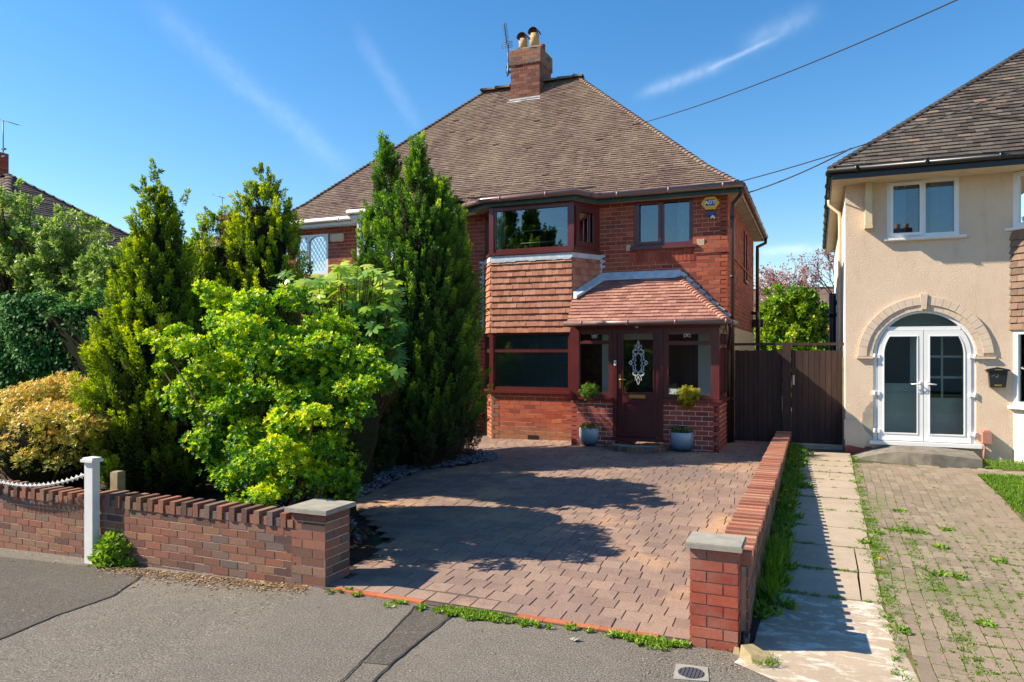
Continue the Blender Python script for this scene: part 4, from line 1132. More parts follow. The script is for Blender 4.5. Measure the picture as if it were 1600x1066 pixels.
# stepped flashing down the right hand slope
k = 8
for i in range(k):
    f0 = i/k; f1 = (i+1)/k
    xa_, za_ = tx+(e1x-.12-tx)*f0, tz+(ez-tz)*f0+.02
    xb_, zb2 = tx+(e1x-.12-tx)*f1, tz+(ez-tz)*f1+.02
    mb.prism([(xa_, za_-.04), (xb_, zb2-.04), (xb_+.06, zb2+.12), (xa_+.02, za_+.10)], .013, .02, F0)
mb.box(e1x-.17, e1x-.03, .013, .03, ez+.02, ez+.16, F0)
mb.build('lead_flashing', M['lead'], house)
gutter([(e0x-.05, ey-.03), (e1x+.05, ey-.03), (e1x+.05, YF-.1)], ez-.03, M['gutter'], house, r=.045, sp=.85)
mb = MB(); mb.box(e0x, e1x, -(ey-PY)-.0-.01, -(ey-PY)+.012, ez-.09, ez-.01, FP0); mb.box(e0x+.02, e1x, .02, -(ey-PY)-.01, ez-.05, ez-.035, FP0); mb.build('porch_fascia', M['maroon_dark'], house)
mb = MB(); mb.tube([(e1x+.05, ey+.05, ez-.06), (e1x+.06, ey+.15, ez-.13), (XR+.05, YF-.18, ez-.45), (XR+.05, YF-.14, ez-.6), (XR+.05, YF-.14, .4)], .032, 8); mb.build('porch_downpipe', M['pipe'], house)

# alarm box and camera on the facade
ax, az_ = W(1110.5, 320, YF)
t = thing('alarm_box', (ax, YF, az_), 'yellow hexagonal burglar alarm box with blue badge high on the red brick wall', 'alarm box')
Wd = (WX(1125, YF)-WX(1096, YF))/2
hexp = [(ax+Wd*math.cos(k*math.pi/3), az_+Wd*.82*math.sin(k*math.pi/3)+.02) for k in range(6)]
mb = MB(); mb.prism(hexp, .012, .07, F0); mb.prism([(ax+(x-ax)*.9, az_+.02+(z-az_-.02)*.9) for x, z in hexp], .07, .08, F0); mb.build('cover', M['yellow'], t)
mb = MB(); mb.prism([(ax-.10, az_-.15), (ax+.10, az_-.15), (ax+.06, az_-.21), (ax-.06, az_-.21)], .012, .06, F0); mb.prism([(ax-.085, az_-.03), (ax+.085, az_-.03), (ax+.085, az_+.085), (ax-.085, az_+.085)], .08, .084, F0); mb.build('badge', M['blue'], t)
def text(s, size, loc, rot, mat, name, parent, ext=.0015):
    cu = bpy.data.curves.new(name, 'FONT'); cu.body = s; cu.size = size; cu.align_x = 'CENTER'; cu.align_y = 'CENTER'; cu.extrude = ext; cu.offset = size*.03
    o = bpy.data.objects.new('tmp', cu); col.objects.link(o); dg = bpy.context.evaluated_depsgraph_get()
    me = bpy.data.meshes.new_from_object(o.evaluated_get(dg)); bpy.data.objects.remove(o)
    me.transform(Matrix.Translation(loc) @ rot); me.materials.clear(); me.materials.append(mat)
    return link(name, me, parent)
RX = Matrix.Rotation(R(90), 4, 'X')
text('ADT', .095, (ax, YF-.086, az_+.027), RX, M['white'], 'lettering', t)
cx_, cz_ = W(1114, 341, YF)
t = thing('security_camera', (cx_, YF, cz_), 'little white dome security camera below the yellow alarm box', 'camera')
mb = MB(); mb.lathe((cx_, YF-.05, cz_), [(0, .035), (.035, .03), (.045, .0), (.035, -.02), (.0, -.03)], 14); mb.box(cx_-.02, cx_+.02, .0, .05, cz_+.02, cz_+.05, F0); mb.build('housing', M['white'], t)
mb = MB(); mb.lathe((cx_, YF-.075, cz_-.02), [(0, .012), (.018, .008), (.02, -.01), (0, -.014)], 10); mb.build('lens', M['black'], t)

# ------------------------------------------------------------------ right hand house
YR = 13.75; XC = .445
rh = thing('rendered_house', (2.5, YR, .37), 'cream rendered house with a dark tiled hipped roof and white arched double doors', 'house')
FR = Fr((0, YR)); zre = 4.98
acx = (WX(1364.4, YR)+WX(1525.5, YR))/2; arr = (WX(1525.5, YR)-WX(1364.4, YR))/2
azs = W(1444, 554, YR)[1]; azb = W(1444, 692, YR)[1]; 
uw = (WX(1386, YR), WX(1499, YR), W(1440, 371, YR)[1], W(1440, 279, YR)[1])
XBY = WX(1583, YR)
ops = [(acx-arr, acx+arr, azb, azs), uw]
mb = MB(); slab(mb, FR, XBY, -.05, zre, [(acx-arr, acx+arr, azb, azs+arr), uw], .15, a0=XC)
# spandrels round the arch
for sg in (-1, 1):
    pts = [(acx+sg*arr, azs)]+[(acx+sg*arr*math.cos(t), azs+arr*math.sin(t)) for t in np.linspace(.1, math.pi/2, 14)]+[(acx+sg*arr, azs+arr)]
    for k in range(len(pts)-2):
        a, b = pts[k], pts[k+1]
        mb.prism([a, b, (b[0], azs+arr), (a[0], azs+arr)], -.15, .0, FR)
mb.build('wall', M['render'], rh)
FRL = Fr((XC+.001, YR+9), (0, -1))
M['white_render'] = m_plain('white painted render', (.74, .70, .62), .9, .15, .07, 3, .6, 60)
mb = MB(); slab(mb, FRL, 8.845, -.05, zre, [], .14, front=.0); mb.box(XC, 9, YR+8.9, YR+9, 0, zre); mb.build('side_wall', M['white_render'], rh)
# plinth and exposed patch of brick
mb = MB(); mb.box(XC-.012, WX(1362, YR), -.01, .014, .2, .50, FR); mb.build('plinth', M['porch_brick'], rh)
mb = MB()
mb.prism([(XC-.02, .62), (XC+.06, .52), (XC+.12, .50), (XC+.28, .47), (WX(1364, YR), .60), (WX(1364, YR), .95), (XC+.30, .95), (XC-.02, .95)], .002, .018, FR); mb.build('render_edge', M['render'], rh)
mb = MB()
pts = [(WX(1364, YR)-.16*abs(math.sin(t))**.8-random.uniform(0, .02), azb+.05+.62*(t/math.pi)) for t in np.linspace(.05, math.pi, 16)]
mb.prism([(WX(1364, YR)+.0, azb+.04)]+pts+[(WX(1364, YR), azb+.68)], .018, .021, FR); mb.build('render_patch', M['concrete'], rh)
# arch moulding in two rings of blocks
M['moulding'] = m_plain('cream painted brick arch', (.66, .52, .40), .85, .2, .10, 6, .4, 70)
mb = MB(); n = 26
for i in range(n):
    t0 = math.pi*i/n+.002; t1 = math.pi*(i+1)/n-.002
    for (r0, r1, bb, dd) in ((arr+.01, arr+.10, .022, 0), (arr+.102, arr+.235, .040, .06)):
        q0, q1 = t0+dd, t1+dd
        if q1 > math.pi: q0, q1 = t0, min(t1, math.pi)
        c = [(acx+r*math.cos(t), azs-.03+r*math.sin(t)) for r, t in ((r0, q0), (r1, q0), (r1, q1), (r0, q1))]
        mb.prism(c, .0, bb+random.uniform(-.002, .002), FR)
mb.prism([(acx-.035, azs+arr+.0), (acx+.035, azs+arr+.0), (acx+.055, azs+arr+.25), (acx-.055, azs+arr+.25)], .0, .06, FR)
for sg in (-1, 1): mb.box(min(acx+sg*(arr+.0), acx+sg*(arr+.26)), max(acx+sg*(arr+.0), acx+sg*(arr+.26)), .0, .05, azs-.07, azs-.035, FR)
mb.build('arch_moulding', M['moulding'], rh)
# arched frame and doors
def archpts(r, z0, n=24, cz=None):
    cz = azs
    return [(acx-r, z0)]+[(acx-r*math.cos(t), cz+r*math.sin(t)) for t in np.linspace(0, math.pi, n)]+[(acx+r, z0)]
def ring(mb, O, I, b0, b1, T, closed=False):
    n = len(O); rng_ = range(n if closed else n-1)
    for k in rng_:
        j = (k+1) % n
        mb.hexa([T(O[k][0], b0, O[k][1]), T(O[j][0], b0, O[j][1]), T(I[j][0], b0, I[j][1]), T(I[k][0], b0, I[k][1]),
                 T(O[k][0], b1, O[k][1]), T(O[j][0], b1, O[j][1]), T(I[j][0], b1, I[j][1]), T(I[k][0], b1, I[k][1])])
mb = MB(); r1 = arr-.06
ring(mb, archpts(arr-.003, azb), archpts(r1, azb), -.10, -.02, FR)
ztr = W(1444, 513, YR)[1]
hw = math.sqrt(max(r1**2-(ztr-azs)**2, 0))
mb.box(acx-hw, acx+hw, -.10, -.018, ztr-.03, ztr+.03, FR); mb.box(acx-arr-.06, acx+arr+.07, -.10, .08, azb-.05, azb+.01, FR)
df = mb.build('arched_door_frame', M['white'], rh)
mb = MB(); pts = [(acx-hw+.01, ztr+.02)]+[(acx-r1*math.cos(t), azs+r1*math.sin(t)) for t in np.linspace(math.asin((ztr-azs)/r1), math.pi-math.asin((ztr-azs)/r1), 16)]+[(acx+hw-.01, ztr+.02)]
mb.prism(pts, -.07, -.064, FR); mb.build('fanlight_pane', M['glass_low'], df)
for sg in (-1, 1):
    # leaf outline: straight meeting stile, outer edge following the arch
    def leafpts(inset):
        r = r1-.008-inset; zt_ = ztr-.035-inset; xm = acx+sg*(.004+inset*.9)
        tmax = math.asin(min(1, (zt_-azs)/r))
        o = [(acx+sg*r, azb+.02+inset*1.3)]+[(acx+sg*r*math.cos(t), azs+r*math.sin(t)) for t in np.linspace(0, tmax, 9)]+[(xm, zt_), (xm, azb+.02+inset*1.3)]
        return o
    mb = MB(); ring(mb, leafpts(0), leafpts(.10), -.085, -.005, FR, closed=True); ring(mb, leafpts(.085), leafpts(.10), -.006, .004, FR, closed=True)
    leaf = mb.build('door_leaf', M['white'], rh)
    mb = MB(); P = leafpts(.09); mb.prism(P, -.05, -.044, FR); mb.build('pane', M['glass_low'], leaf)
    mb = MB(); hx = acx+sg*.055; hz = W(1444, 602, YR)[1]
    mb.box(hx-.018, hx+.018, -.005, .008, hz-.13, hz+.06, FR); mb.tube([FR(hx, .0, hz+.02), FR(hx, .05, hz+.02), FR(hx+sg*.03, .055, hz+.02), FR(hx+sg*.13, .055, hz+.015)], .011, 8)
    mb.build('handle', M['white'], leaf)
    mb = MB()
    for zz in (W(1444, 557, YR)[1], W(1444, 616, YR)[1], W(1444, 676, YR)[1]):
        mb.box(min(acx+sg*(arr-.10), acx+sg*(arr+.02)), max(acx+sg*(arr-.10), acx+sg*(arr+.02)), -.02, .02, zz-.03, zz+.03, FR)
        mb.tube([FR(acx+sg*(arr-.02), .02, zz-.045), FR(acx+sg*(arr-.02), .02, zz+.045)], .016, 8)
    mb.build('hinge', M['white'], leaf)
# inner lobby
FRI = Fr((0, YR+.55))
i0, i1 = WX(1452, YR+.55), WX(1504, YR+.55); j0, j1 = WX(1372, YR+.55), WX(1422, YR+.55)
mb = MB(); slab(mb, FRI, acx+1.2, .45, 3.1, [(i0, i1, W(1480, 622, YR+.55)[1], W(1480, 525, YR+.55)[1]), (j0, j1, W(1400, 600, YR+.55)[1], W(1400, 520, YR+.55)[1])], .05, a0=acx-1.1)
mb.box(acx+1.15, acx+1.2, -.0, .38, .45, 3.1, FRI); mb.box(acx-1.1, acx+1.2, .0, .53, .5, .56, FRI)
mb.build('lobby_wall', M['pale_room'], rh)
zi0, zi1 = W(1480, 622, YR+.55)[1], W(1480, 525, YR+.55)[1]
mb = MB(); mb.box(i0-.08, i0, .0, .05, .56, zi1+.1, FRI); mb.box(i1, i1+.08, .0, .05, .56, zi1+.1, FRI); mb.box(i0, i1, .0, .05, zi1, zi1+.1, FRI); mb.box(i0, i1, .0, .04, .56, zi0, FRI)
mb.box(i0+.17, i0+.20, .0, .04, zi0, zi1, FRI)
for k in (1, 2): mb.box(i0, i1, .0, .041, zi0+(zi1-zi0)*k/3-.02, zi0+(zi1-zi0)*k/3+.02, FRI)
mb.box(i0+.08, (i0+i1)/2-.03, .04, .05, .7, zi0-.1, FRI); mb.box((i0+i1)/2+.03, i1-.08, .04, .05, .7, zi0-.1, FRI)
mb.build('inner_door', M['white_paint'], rh)
mb = MB(); mb.box(j0-.05, j0, .0, .04, W(1400, 600, YR+.55)[1], 2.5, FRI); mb.box(j1, j1+.05, .0, .04, W(1400, 600, YR+.55)[1], 2.5, FRI); mb.box(j0-.05, j1+.05, .0, .06, W(1400, 603, YR+.55)[1], W(1400, 599, YR+.55)[1], FRI); mb.build('inner_window', M['white_paint'], rh)
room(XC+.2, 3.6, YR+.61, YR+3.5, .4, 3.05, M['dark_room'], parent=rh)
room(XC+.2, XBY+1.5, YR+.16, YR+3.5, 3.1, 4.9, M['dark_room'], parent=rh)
# upper window
w = window(rh, FR, uw[0], uw[1], uw[2], uw[3], M['white'], M['glass_sky'], mull=[WX(1443, YR)], fw=.07, b=-.01, case=[(uw[0]+.04, WX(1442.5, YR), uw[2]+.04, uw[3]-.04)])
sill(w, FR, uw[0]-.05, uw[1]+.09, uw[2]+.002, M['white_paint'], .08, .035)
curtain(w, FR, WX(1455, YR), uw[1]-.07, uw[2], uw[3], M['blue_curtain'], b=-.15, amp=.02); curtain(w, FR, uw[0]+.07, uw[0]+.3, uw[2], uw[3], M['blue_curtain'], b=-.15)
# bracket
mb = MB(); b0_, b1_ = WX(1351, YR), WX(1362, YR); zb_b = W(1356, 357, YR)[1]; mb.prism([(b0_, zb_b), (b1_, zb_b), (b1_, zre), (b0_, zre)], .0, .16, FR); mb.box(b0_-.008, b1_+.008, .0, .165, zb_b-.02, zb_b+.03, FR)
mb.build('eaves_bracket', M['cream'], rh)
# soffit, fascia, gutter, roof
RE = (WX(1303, 13.2)-.02, 13.2); RX1 = 9.5
zfe = 5.02
mb = MB(); mb.flat([(RE[0], RE[1]), (RX1, RE[1]), (RX1, YR+.1), (XC, YR+.1), (XC, YR+9), (RE[0], YR+9)], zre-.01, zre+.005); mb.build('soffit', M['cream'], rh)
mb = MB(); mb.box(RE[0], RX1, RE[1]-.02, RE[1], zre-.015, zre+.14); mb.box(RE[0]-.02, RE[0], RE[1]-.02, YR+9, zre-.015, zre+.14); mb.build('fascia', M['black'], rh)
gutter([(RE[0]-.05, YR+9), (RE[0]-.05, RE[1]-.06), (RX1, RE[1]-.06)], zre+.13, M['black'], rh, r=.055)
mb = MB(); e0 = (RE[0]-.04, RE[1]-.05, zre+.18); k = 3.9
rdg = (e0[0]+k*1.25, e0[1]+k, e0[2]+k*.93)
slope_tiles(mb, e0, (RX1, e0[1], e0[2]), (RX1, rdg[1], rdg[2]), rdg, seed=31, gauge=.115, wid=.18, th=.018)
slope_tiles(mb, (e0[0], e0[1]+9, e0[2]), e0, rdg, (rdg[0], rdg[1]+1.2, rdg[2]), seed=32, gauge=.115, wid=.18)
mb.poly([(e0[0], e0[1]+9, e0[2]), (RX1, e0[1]+9, e0[2]), (RX1, rdg[1], rdg[2]), (rdg[0], rdg[1], rdg[2])])
r2 = mb.build('roof', M['roof_dark'], rh)
mb = MB(); hip_tiles(mb, e0, rdg, .07, .115, lift=.005); mb.build('hip_tile', M['roof_dark'], r2)
# bay at the right edge
TB = Fr((XBY, YR), (.72, -.69)); LBy = .95
TB2 = Fr((XBY+.72*.95, YR-.69*.95), (1, 0))
mb = MB(); slab(mb, TB, LBy, -.05, 1.22, [], .12); slab(mb, TB2, 2.2, -.05, 1.22, [], .12); mb.build('bay_wall', M['white_render'], rh)
for T, L in ((TB, LBy), (TB2, 2.2)):
    w = window(rh, T, .0, L, 1.25, 2.46, M['white'], M['glass_low'], fw=.07); sill(w, T, -.03, L+.03, 1.26, M['white'], .09, .05)
    w = window(rh, T, .0, L, 4.08, 4.96, M['white'], M['glass_sky'], fw=.07); sill(w, T, -.15, L+.03, 4.08, M['white'], .08, .03)
    mb = MB(); slab(mb, T, L, 2.47, 4.04, [], .1, front=-.005); tiles(mb, T(-.0, .012, 2.46), (T.u[0], T.u[1], 0), (0, 0, 1), [(-.04, 0), (L, 0), (L, 1.56), (-.04, 1.56)], .11, .165, .022, 1, seed=33)
    mb.build('tile_hanging', [M['mortar_red'], M['brown_hung']], rh)
# pipes
mb = MB(); gx = RE[0]-.03; mb.tube([(gx, 15.2, 5.02), (gx, 15.2, 4.93), (XC-.06, 15.15, 4.75), (XC-.05, 15.15, 4.6), (XC-.05, 15.15, .4)], .032, 8); mb.build('downpipe', M['cream'], rh)
mb = MB(); px2 = XC-.10; mb.tube([(px2, 19.6, 3.55), (px2, 19.6, .4)], .085, 10); mb.tube([(px2, 19.6, 3.3), (px2+.1, 19.6, 3.35)], .07, 8); mb.tube([(px2, 19.6, 2.98), (px2, 19.6, 3.08)], .1, 10); mb.build('soil_pipe', M['black'], rh)
# ramp and box by the door
mb = MB(); rx0, rx1 = WX(1330, 12.9), WX(1537, 12.9)
n = 16; top = []; 
yA, yB = 12.98, YR-.02
prof = []
for i in range(n+1):
    f = i/n; x = rx0+(rx1-rx0)*f; z = .34+.24*math.sin(min(1, f/.55)*math.pi/2)**.9-(.07*max(0, (f-.55)/.45)); z = min(z, .56)
    prof.append((x, z))
for i in range(n):
    (xa_, za_), (xb_, zb2) = prof[i], prof[i+1]
    fa = yA+.38*(1-min(1, i/n/.6)); fb = yA+.38*(1-min(1, (i+1)/n/.6))
    za_f, zb_f = za_-.045, zb2-.045
    mb.hexa([(xa_, fa, .2), (xb_, fb, .2), (xb_, yB, .2), (xa_, yB, .2), (xa_, fa, za_f), (xb_, fb, zb_f), (xb_, yB, zb2), (xa_, yB, za_)])
tag(mb.build('door_ramp', M['ramp']), 'grey humped concrete ramp in front of the white arched doors', 'ramp')
mb = MB(); a0, a1 = WX(1533, YR), WX(1547, YR); mb.box(a0, a1, .0, .13, W(1540, 692, YR)[1], W(1540, 674, YR)[1], FR); mb.box(a0+.02, a1-.02, .0, .1, W(1540, 674, YR)[1], W(1540, 672, YR)[1], FR); mb.tube([FR(a0+.03, .06, .3), FR(a0+.03, .06, W(1540, 692, YR)[1])], .02, 8)
M['pinkbox'] = m_plain('pinkish box', (.42, .20, .15), .7, .3, .1, 6)
tag(mb.build('meter_box', M['pinkbox']), 'small pinkish service box low on the cream wall right of the arched doors', 'service box')
lb0, lb1 = WX(1542, YR), WX(1573, YR); lz0, lz1 = W(1558, 605, YR)[1], W(1558, 579, YR)[1]
t = thing('letterbox', ((lb0+lb1)/2, YR, lz0), 'black wall letterbox with a pointed lid on the cream rendered wall', 'letterbox')
mb = MB(); mb.prism([(lb0+.03, lz0), (lb1-.03, lz0), (lb1-.005, lz1), (lb0+.005, lz1)], .0, .10, FR); mb.build('box', M['black'], t)
mb = MB(); c = (lb0+lb1)/2; mb.prism([(lb0-.03, lz1-.005), (lb1+.03, lz1-.005), (lb1+.02, lz1+.02), (c, lz1+.055), (lb0-.02, lz1+.02)], .0, .13, FR); mb.build('lid', M['black'], t)
mb = MB(); mb.box(c-.05, c+.05, .10, .104, lz0+.02, lz0+.045, FR); mb.box(c-.05, c+.05, .13, .134, lz1+.008, lz1+.02, FR); mb.build('label_plate', M['brass'], t)
mb = MB()
for k in range(9): xx = c-.09+random.uniform(0, .10); zz = lz1-.11+random.uniform(0, .05); mb.box(xx, xx+.012, .10, .102, zz, zz+.01, FR)
mb.build('worn_lettering', M['steel'], t)

# ------------------------------------------------------------------ gates between the houses
YG = 14.42; FG = Fr((0, YG)); zgt = W(1270, 547, YG)[1]
zrl = W(1240, 540, YG)[1]
def gate(px0, px1, zb, label, n):
    a0, a1 = WX(px0, YG), WX(px1, YG)
    t = thing('board_gate', ((a0+a1)/2, YG, zb), label, 'gate', 'tall side gates between the two houses')
    mb = MB(); s = (a1-a0)/n
    for i in range(n): mb.box(a0+i*s+.003, a0+(i+1)*s-.003, -.02+random.uniform(-.002, .002), .0, zb, zgt-random.uniform(0, .012), FG)
    mb.box(a0, a1, -.03, -.021, zb, zgt-.02, FG)
    mb.build('boards', M['gate'], t)
    return t, a0, a1
t, a0, a1 = gate(1148, 1222, .38, 'dark brown boarded gate at the back of the block paved drive', 10)
t, a0, a1 = gate(1237, 1317, .40, 'dark boarded gate with worn grey top at the end of the slab path', 9)
mb = MB(); mb.box(a0+.02, a0+.05, .0, .012, 1.5, 1.68, FG); mb.build('latch', M['steel'], t)
mb = MB(); mb.box(WX(1222.5, YG), WX(1236, YG), -.06, .03, .3, zrl+.0, FG); mb.box(WX(1238, YG), WX(1241, YG), -.06, -.02, zrl+.03, zrl+.14, FG)
tag(mb.build('gate_post', M['gate']), 'dark square timber post between the two side gates', 'post')
mb = MB(); mb.box(WX(1146, YG)-.05, WX(1319, YG), -.05, .012, zrl+.001, zrl+.05, FG); tag(mb.build('gate_rail', M['gate']), 'long dark horizontal rail above the two side gates', 'rail')
mb = MB(); mb.box(WX(1317.5, YG)+.005, XC-.02, -.05, .03, .3, zrl, FG); mb.box(WX(1317.5, YG)+.01, XC-.025, .03, .05, .3, 2.0, FG)
tag(mb.build('gate_post', M['timber']), 'pale weathered post against the corner of the cream rendered house', 'post')
mb = MB(); mb.box(WX(1237, YG), XC-.03, 14.15, YG+.1, .2, .43); tag(mb.build('gate_threshold', M['concrete']), kind='structure')

# ------------------------------------------------------------------ garden walls
def coping(mb, T, L, z, depth, b0, m=1, seed=0, a0=0.0, hi_=.05):
    """bricks on edge, alternately set high and low"""
    rr = random.Random(seed); a = a0; i = 0
    while a < L-.02:
        w_ = .068+rr.uniform(-.002, .002); hi = hi_ if i % 2 == 0 else .0
        hz = z+.075+hi+rr.uniform(-.004, .004)
        mb.box(a+.004, min(a+w_, L)-.0, b0-depth-rr.uniform(.0, .012), b0+rr.uniform(.0, .010)+(.012 if i % 2 == 0 else 0), z, hz, T, m, .002)
        a += w_+.008; i += 1
fw_ = thing('front_garden_wall', (-6.4, YW, 0), 'low brown brick garden wall with toothed brick-on-edge top between white post and left pillar', 'wall')
TW = Fr((-4.28-2.9, YW), (1, 0))
pxL = WX(147, YW); L0 = -4.39
TW = Fr((0, YW))
mb = MB(); slab(mb, TW, L0, -.25, .50, [], .2, a0=pxL+.03, front=0); bricks(mb, TW, L0, -.25, .50, [], ch=.075, m=1, a0=pxL+.03, bl=.22)
TWb = Fr((0, YW+.2), (-1, 0)); bricks(mb, TWb, -pxL-.03, .05, .50, [], ch=.075, m=1, a0=-L0, bl=.22)
mb.build('brickwork', [M['wall_mortar'], M['wall_brick']], fw_)
mb = MB(); coping(mb, TW, L0, .505, .215, .006, 0, 5, a0=pxL+.03); mb.build('coping_bricks', [M['wall_brick']], fw_)
fw2 = thing('front_garden_wall', (-10, YW, -.1), 'lower brown brick wall at the left edge, left of the white chain post', 'wall')
mb = MB(); TW2 = Fr((pxL-.03, YW+.02), (-1, .012)); TW2 = Fr((pxL-.03-6, YW+.12), (6, -.10)); L6 = 6.0
slab(mb, TW2, L6, -.35, .47, [], .2); bricks(mb, TW2, L6, -.35, .47, [], ch=.078, m=1, bl=.22); mb.build('brickwork', [M['wall_mortar'], M['wall_brick']], fw2)
mb = MB(); coping(mb, TW2, L6, .475, .215, .006, 0, 6); mb.build('coping_bricks', [M['wall_brick']], fw2)
def pillar(x0, x1, y0, y1, zb, zt_, bm, mm, label, seed, capy, cap_x):
    t = thing('gate_pillar', ((x0+x1)/2, (y0+y1)/2, zb), label, 'pillar', 'brick pillars either side of the driveway entrance')
    mb = MB(); mb.box(x0+.002, x1-.002, y0+.002, y1-.002, zb-.1, zt_)
    fr = ((Fr((x0, y0)), x1-x0), (Fr((x1, y0), (0, 1)), y1-y0), (Fr((x1, y1), (-1, 0)), x1-x0), (Fr((x0, y1), (0, -1)), y1-y0))
    for i, (T, L) in enumerate(fr): bricks(mb, T, L, zt_-9.999*.0-round((zt_-zb+.1)/.0805)*.0805, zt_, [], ch=.0805, m=1, bl=.228, phase=.114 if i % 2 else 0, gap=.010)
    mb.build('brickwork', [mm, bm], t)
    mb = MB(); cz = zt_+.002; X0, X1 = cap_x
    o = [(X0, capy[0]), (X1, capy[0]), (X1, capy[1]), (X0, capy[1])]; ii = [(x+(.006 if x == X0 else -.006), y+(.006 if y == capy[0] else -.006)) for x, y in o]
    mb.hexa([(x, y, cz) for x, y in o]+[(x, y, cz+.034) for x, y in o]); mb.hexa([(x, y, cz+.034) for x, y in ii]+[(x, y, cz+.040) for x, y in ii])
    mb.build('cap_slab', M['slate_cap'], t); return t
# left pillar
xl1 = WX(508, YW); pillar(WX(457, YW), xl1, YW, YW+.36, 0, .655, M['wall_brick'], M['pillar_mortar_p'] if 'pillar_mortar_p' in M else M['porch_mortar'], 'brown brick gate pillar with a pinkish mortar and square grey slab cap, left of the drive', 1, (YW-.05, YW+.41), (WX(450, YW), xl1+.045))
xr0, xr1 = WX(1079, YW), WX(1152, YW)
pillar(xr0, xr1, YW, YW+.26, -.02, .70, M['pillar_brick'], M['pillar_mortar'], 'bright red brick gate pillar with grey slab cap beside the dividing wall, right of the drive', 2, (YW-.04, YW+.31), (xr0-.035, xr1+.035))
# dividing wall
M['coping'] = m_brick('weathered orange coping brick', [(0, (.30, .11, .07)), (.5, (.46, .19, .12)), (1, (.55, .26, .17))], dirt=(.34, .24, .17), dirtamt=.6)
dw = thing('dividing_wall', (-.58, 10, .3), 'long low red brick wall with toothed top running from the right pillar back to the side gates', 'wall')
TD = Fr((-.47, YW+.24), (0, 1)); LD = YG-YW-.26; TDL = Fr((-.69, YG), (0, -1))
mb = MB(); slab(mb, TD, LD, -.1, .53, [], .215); bricks(mb, TD, LD, -.1, .53, [], ch=.075, m=1)
bricks(mb, TDL, YG-YW-.27, -.1, .53, [], ch=.075, m=1)
mb.build('brickwork', [M['wall_mortar'], M['wall_brick']], dw)
mb = MB(); coping(mb, TD, LD, .535, .235, .008, 0, 8, hi_=.028); mb.build('coping_bricks', [M['coping']], dw)

# white chain post
t = thing('chain_post', (pxL, YW-.05, -.1), 'white painted square post with a flat cap in front of the low brick wall', 'post')
x0, x1 = WX(134.5, YW-.1), WX(147, YW-.1); zb = g(pxL, YW)-.02; zt_ = W(140, 722, YW-.1)[1]
mb = MB(); mb.box(x0, x1, YW-.12, YW-.035, zb, zt_); mb.build('post', M['white_paint'], t)
mb = MB(); mb.box(x0-.03, x1+.025, YW-.145, YW-.01, zt_, zt_+.028); mb.box(x0-.015, x1+.01, YW-.13, YW-.02, zt_+.028, zt_+.045); mb.build('cap', M['white_paint'], t)
# chain of interlocked links
c = thing('chain', (pxL-1, YW, .4), 'white plastic chain of spiked links sagging from the white post', 'chain')
mb = MB(); za_ = W(134, 735, YW-.08)[1]; xa_ = x0; xb_ = WX(-70, YW-.08)
n = 60; P = []
for i in range(n+1):
    f = i/n; x = xa_+(xb_-xa_)*f; P.append(Vector((x, YW-.08, za_-.03-.20*(1-(2*f-1)**2))))
for i in range(n):
    a, b = P[i], P[i+1]; d = (b-a).normalized(); mid = (a+b)/2
    e = Vector((0, 1, 0)) if i % 2 else d.cross(Vector((0, 1, 0))).normalized()
    L = (b-a).length*.72
    pts = [mid+d*L*math.cos(t)+e*.016*math.sin(t) for t in np.linspace(0, 2*math.pi, 9)]
    mb.tube(pts, .0055, 5, caps=False)
    if i % 2 == 0:
        f = d.cross(e); mb.tube([mid-e*.03, mid+e*.03], .006, 4); mb.tube([mid-f*.028, mid+f*.028], .006, 4)
mb.build('links', M['white_paint'], c)
# timber stub in the bed
x0, x1 = WX(176, 5.75), WX(187, 5.75)
mb = MB(); mb.box(x0, x1, 5.72, 5.82, .0, W(180, 738, 5.75)[1]); mb.box(x0+.01, x1-.01, 5.73, 5.81, W(180, 738, 5.75)[1], W(180, 738, 5.75)[1]+.01)
tag(mb.build('fence_post', M['timber']), 'short mossy timber post behind the low brick wall beside the conifer', 'post')

# ------------------------------------------------------------------ pots
def pot(px, base_py, px0, px1, ptop, label, topi):
    X, Y = G(px, base_py-3); zb = g(X, Y)+.012
    r = (WX(px1, Y)-WX(px0, Y))/2; h = W(px, ptop, Y)[1]-zb
    t = thing('plant_pot', (X, Y, zb), label, 'plant pot', 'grey glazed pots either side of the porch door')
    mb = MB(); mb.lathe((X, Y, zb), [(0, 0), (r*.55, 0), (r*.72, h*.04), (r*.90, h*.16), (r*.98, h*.35), (r, h*.6), (r*.985, h*.97), (r*.96, h), (r*.88, h*.99), (r*.86, h*.9), (0, h*.9)], 36)
    mb.build('pot', M['glaze'], t)
    mb = MB(); mb.lathe((X, Y, zb+h*.92), [(r*.86, 0), (r*.5, .01), (0, .015)], 20); mb.build('compost', M['soil'], t)
    return X, Y, zb+h*.9, r
def m_glaze():
    t = NT('blue grey glaze'); z = t.n('ShaderNodeTexCoord').outputs['Generated']
    s = t.n('ShaderNodeSeparateXYZ'); t.l(z, s.inputs[0])
    f = t.math('ADD', s.outputs[2], t.math('MULTIPLY', t.noise(14, 5, .7), .25))
    c = t.ramp(f, [(.20, (.035, .055, .08)), (.42, (.12, .17, .21)), (.8, (.27, .33, .38)), (1, (.36, .42, .46))])
    t.set(c, .3, .5); t.bump(t.noise(50, 3), .15, .003); return t.mat
M['glaze'] = m_glaze()
potL = pot(922.5, 700, 905.5, 940, 668, 'grey blue glazed pot left of the porch door with green topiary', 0)
potR = pot(1066, 709, 1048.5, 1084.5, 675, 'grey blue glazed pot right of the porch door with yellow topiary', 1)

